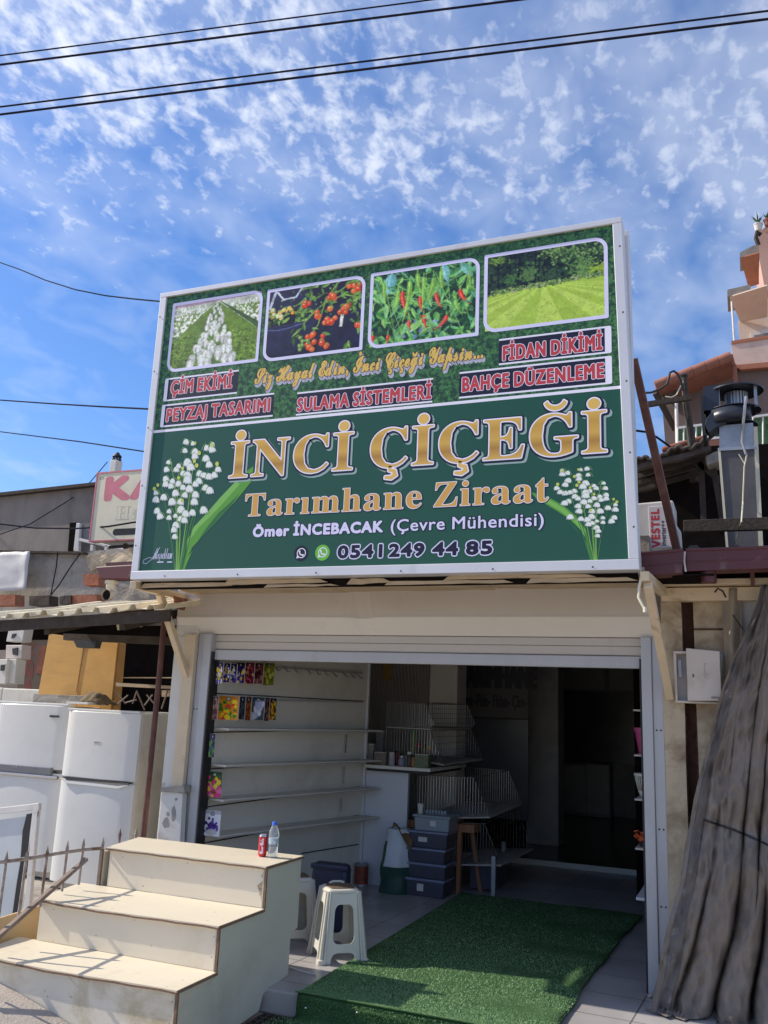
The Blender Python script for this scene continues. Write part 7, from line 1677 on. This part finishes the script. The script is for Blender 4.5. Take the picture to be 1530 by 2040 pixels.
mb = MB(); mb.prism(quadpx([(1457, 679), (1640, 651), (1640, 657), (1457, 685)], Y1-.42), (0, .22, 0)); mb.build('parapet_cap', M['orange_soffit'], pk)
zc_ = W(1468, 733, Y=Y1-.4).z
mb = MB(); mb.prism(quadpx([(1465, 727), (1640, 711), (1640, 722), (1474, 736)], Y1-.43), (0, .1, 0)); mb.build('peeling_band', M['orange_soffit'], pk)
mb = MB(); mb.tube([W(1457, 592, Y=Y1-.4), W(1463, 682, Y=Y1-.4)], .02, 6); mb.build('balcony_post', M['white_metal'], pk)
mb = MB(); mb.tube([W(1515, 468, Y=Y1+.45), W(1508, 462, Y=Y1+.4), W(1506, 474, Y=Y1+.42), W(1511, 488, Y=Y1+.45)], .04, 8); mb.build('drain_spout', M['dark_wood'], pk)
lh = thing('gabled_house', 'brown house with a red tiled gable and a green screened balcony below the pink balconies', 'house', (0, 14, 0))
Y2 = 14.0
mb = MB(); mb.prism(quadpx([(1318, 792), (1462, 733), (1640, 700), (1640, 900), (1362, 905)], Y2+.7), (0, 3, 0)); drop(mb.build('wall', M['brown_wall'], lh), 6.15)
a, b, c = W(1306, 777, Y=Y2), W(1458, 718, Y=Y2), None
mb = MB(); mb.prism([V3(a), V3(b), V3(b)+V3((.02, 0, .12)), V3(a)+V3((-.02, 0, .12))], (.25, 3.0, 0)); mb.build('roof', M['tile_red'], lh, bevel=.02)
mb = MB(); n = 6
for i in range(n): mb.tube([a.lerp(b, i/n)+V3((0, -.02, .06)), a.lerp(b, (i+.97)/n)+V3((0, -.02, .065))], .085, 10)
mb.build('verge_tiles', M['tile_red'], lh)
mb = MB(); mb.beam(W(1305, 782, Y=Y2+.05), W(1345, 855, Y=Y2+.6), .06, .09); mb.build('gable_board', M['dark_wood'], lh)
mb = MB(); mb.prism(quadpx([(1312, 784), (1345, 768), (1352, 800), (1344, 812)], Y2+.3), (0, .3, 0)); mb.build('broken_eave', M['tile_dark'], lh)
mb = MB(); mb.tube([W(1463, 727, Y=Y2+.1), W(1466, 775, Y=Y2+.1)], .035, 8); mb.build('downpipe', M['tile_red'], lh)
mb = MB(); mb.tube([W(1347, 795, Y=Y2+.1), W(1349, 885, Y=Y2+.1)], .03, 6); mb.build('balcony_post', M['white_metal'], lh)
for x0_, x1_, ya, yb_, yc_, yd in ((1350, 1436, 853, 842, 882, 872), (1500, 1640, 831, 812, 893, 880)):
    mb = MB(); mb.prism(quadpx([(x0_, ya+3), (x1_, yb_+3), (x1_, yd), (x0_, yc_)], Y2+.05), (0, .02, 0)); mb.build('screen_panel', M['mesh_green'], lh)
    mb = MB(); mb.beam(W(x0_, ya, Y=Y2), W(x1_, yb_, Y=Y2), .05, .035); mb.beam(W(x0_, yc_, Y=Y2), W(x1_, yd, Y=Y2), .05, .035)
    k = 7
    for i in range(k+1):
        t = i/k; mb.tube([W(x0_+(x1_-x0_)*t, ya+(yb_-ya)*t, Y=Y2), W(x0_+(x1_-x0_)*t, yc_+(yd-yc_)*t, Y=Y2)], .014, 5)
    mb.build('balcony_rail', M['white_metal'], lh)
mb = MB(); mb.prism(quadpx([(1342, 884), (1436, 873), (1436, 884), (1345, 895)], Y2-.02), (0, .4, 0)); mb.build('balcony_slab', M['tile_red'], lh)
mb = MB(); mb.prism(quadpx([(1506, 896), (1640, 884), (1640, 925), (1512, 925)], Y2-.02), (0, .4, 0)); mb.build('balcony_slab', M['pink_wall'], lh)
# pots on the top ledge
def potplant(label, px, py, r, m_, tall):
    p = W(px, py, Y=Y1+.5); o = thing('potted_plant', label, 'potted plant', p, 'pots on the top ledge')
    mb = MB(); mb.lathe(p, [(r*.7, 0), (r, r*1.5), (r*1.08, r*1.5), (r*1.08, r*1.75), (r*.9, r*1.75)], 14); mb.build('pot', m_, o)
    mb = MB(); q = random.Random(int(px))
    for i in range(34):
        a = q.random()*6.28; l = tall*(.5+q.random()*.6); b = p+V3((0, 0, r*1.6)); t = b+V3((math.cos(a)*l*.5, math.sin(a)*l*.5, l*.75)); w = V3((-math.sin(a), math.cos(a), 0))*.012
        mb.add([b-w, b+w, (b+t)/2+w+V3((0, 0, l*.12)), t, (b+t)/2-w+V3((0, 0, l*.12))], [(0, 1, 2, 3, 4)])
    mb.build('leaves', M['leaf'], o)
potplant('spiky plant in a white pot on the top ledge of the pink house', 1511, 460, .075, M['paper'], .24)
potplant('small red brown pot at the right edge of the pink house ledge', 1530, 450, .07, M['tile_red'], .16)

# ------------------------------------------------------------------ pole, bar, cables
pl_ = thing('wooden_pole', 'dark wooden pole with looped cables standing behind the old tiled roof', 'pole', W(1375, 880, Y=8.8))
YP = 8.8
mb = MB(); mb.tube([W(1363, 752, Y=YP), W(1366, 800, Y=YP), W(1374, 850, Y=YP), W(1379, 890, Y=YP), W(1383, 960, Y=YP)], [.030, .034, .038, .042, .045], 10); mb.build('trunk', M['dark_wood'], pl_)
mb = MB(); mb.tube([W(1360, 760, Y=YP-.05), W(1362, 800, Y=YP-.05), W(1369, 850, Y=YP-.05), W(1375, 892, Y=YP-.05)], .009, 6); mb.build('clipped_cable', M['black'], pl_)
mb = MB(); mb.tube([W(1276, 783, Y=YP-.1), W(1297, 782, Y=YP-.1), W(1315, 775, Y=YP-.1), W(1329, 765, Y=YP-.1), W(1333, 750, Y=YP-.1), W(1335, 742, Y=YP-.1), W(1342, 739, Y=YP-.1), W(1349, 744, Y=YP-.1), W(1356, 757, Y=YP-.08), W(1361, 778, Y=YP-.06)], .012, 8); mb.build('cable_loop', M['black'], pl_)
mb = MB(); mb.tube([W(1361, 760, Y=YP-.06), W(1353, 775, Y=YP-.08), W(1348, 786, Y=YP-.1), W(1338, 792, Y=YP-.1), W(1325, 790, Y=YP-.1)], .007, 6); mb.build('pale_cable_loop', M['ka_cream'], pl_)
mb = MB(); mb.beam(W(1290, 806, Y=YP-.15), W(1376, 792, Y=YP-.15), .05, .05); mb.build('cross_bar', M['dark_wood'], pl_)
mb = MB(); mb.lathe(W(1363, 752, Y=YP), [(.035, 0), (.045, .02), (.02, .04)], 8); mb.build('insulator', M['black'], pl_)
def cable(label, pts, r, sag, name='overhead_cable', group='overhead cables'):
    a, b = [V3(p) for p in pts]; mb = MB(); mb.tube([a.lerp(b, t)+V3((0, 0, -sag*4*t*(1-t))) for t in [i/24 for i in range(25)]], r, 6)
    tag(mb.build(name, M['wire']), label, 'cable', group)
def ext(p, q, f0, f1): return p+(p-q)*f0, q+(q-p)*f1
def top(label, p, q, Z0, r):
    a, b = W(*p, Z=Z0), W(*q, Z=Z0); a, b = ext(a, b, 2.5, 2.5); cable(label, (a, b), r, 0.05)
top('highest overhead cable, cutting the top left of the sky', (0, 103), (790, 0), 8.2, .0075)
top('thicker overhead cable just under the highest one', (0, 121), (960, 0), 8.0, .011)
top('overhead cable above the lowest one, crossing the whole sky', (0, 205), (1530, 12), 7.6, .009)
top('lowest overhead cable crossing the whole sky', (0, 220), (1530, 28), 7.4, .011)
def side(label, pts, Ya, Yb, r):
    n = len(pts); P = [W(px, py, Y=Ya+(Yb-Ya)*i/(n-1)) for i, (px, py) in enumerate(pts)]; P = [P[0]+(P[0]-P[1])*14]+P
    mb = MB(); mb.tube(P, r, 6); tag(mb.build('overhead_cable', M['wire']), label, 'cable', 'cables reaching the left edge of the sign')
side('sagging cable reaching the top left corner of the big sign', [(0, 523), (40, 537), (90, 558), (150, 577), (210, 589), (270, 596), (325, 601)], 7, 5.35, .0065)
side('nearly level cable reaching the middle of the left sign edge', [(0, 797), (100, 804), (200, 810), (300, 815)], 7, 5.35, .0075)
side('lower of the cables reaching the left sign edge', [(0, 860), (80, 870), (160, 880), (290, 900)], 7, 5.35, .006)
mb = MB(); mb.tube([W(-60, 1040, Y=9.3), W(0, 1044, Y=9.3), W(70, 1052, Y=9.3), W(150, 1053, Y=9.0), (W(215, 1049, Y=8.5)), W(270, 1040, Y=8.45)], .011, 6); tag(mb.build('wall_cable', M['wire']), 'black cable drooping across the neighbour wall to the faded sign', 'cable')
mb = MB(); mb.tube([W(-40, 1078, Y=10.05), W(60, 1044, Y=10.1), W(140, 995, Y=10.1), W(180, 960, Y=11), W(214, 920, Y=11.2)], .008, 5); tag(mb.build('wall_cable', M['wire']), 'thin cable climbing the neighbour wall to the chimney', 'cable')
mb = MB(); mb.tube([W(115, 1100, Y=7.7), W(112, 1130, Y=7.7), W(101, 1185, Y=7.6)], .007, 5); mb.tube([W(160, 1102, Y=7.7), W(140, 1130, Y=7.68), W(118, 1165, Y=7.6), W(101, 1186, Y=7.6)], .007, 5); tag(mb.build('dangling_wire', M['wire']), 'two thin wires dangling down the broken parapet', 'wire')
mb = MB(); mb.tube([W(1268, 858, Y=7.4), W(1290, 861, Y=7.6), W(1310, 872, Y=7.8), W(1335, 890, Y=7.9)], .010, 6); tag(mb.build('roof_cable', M['wire']), 'short black cable running down onto the old tiled roof', 'cable')
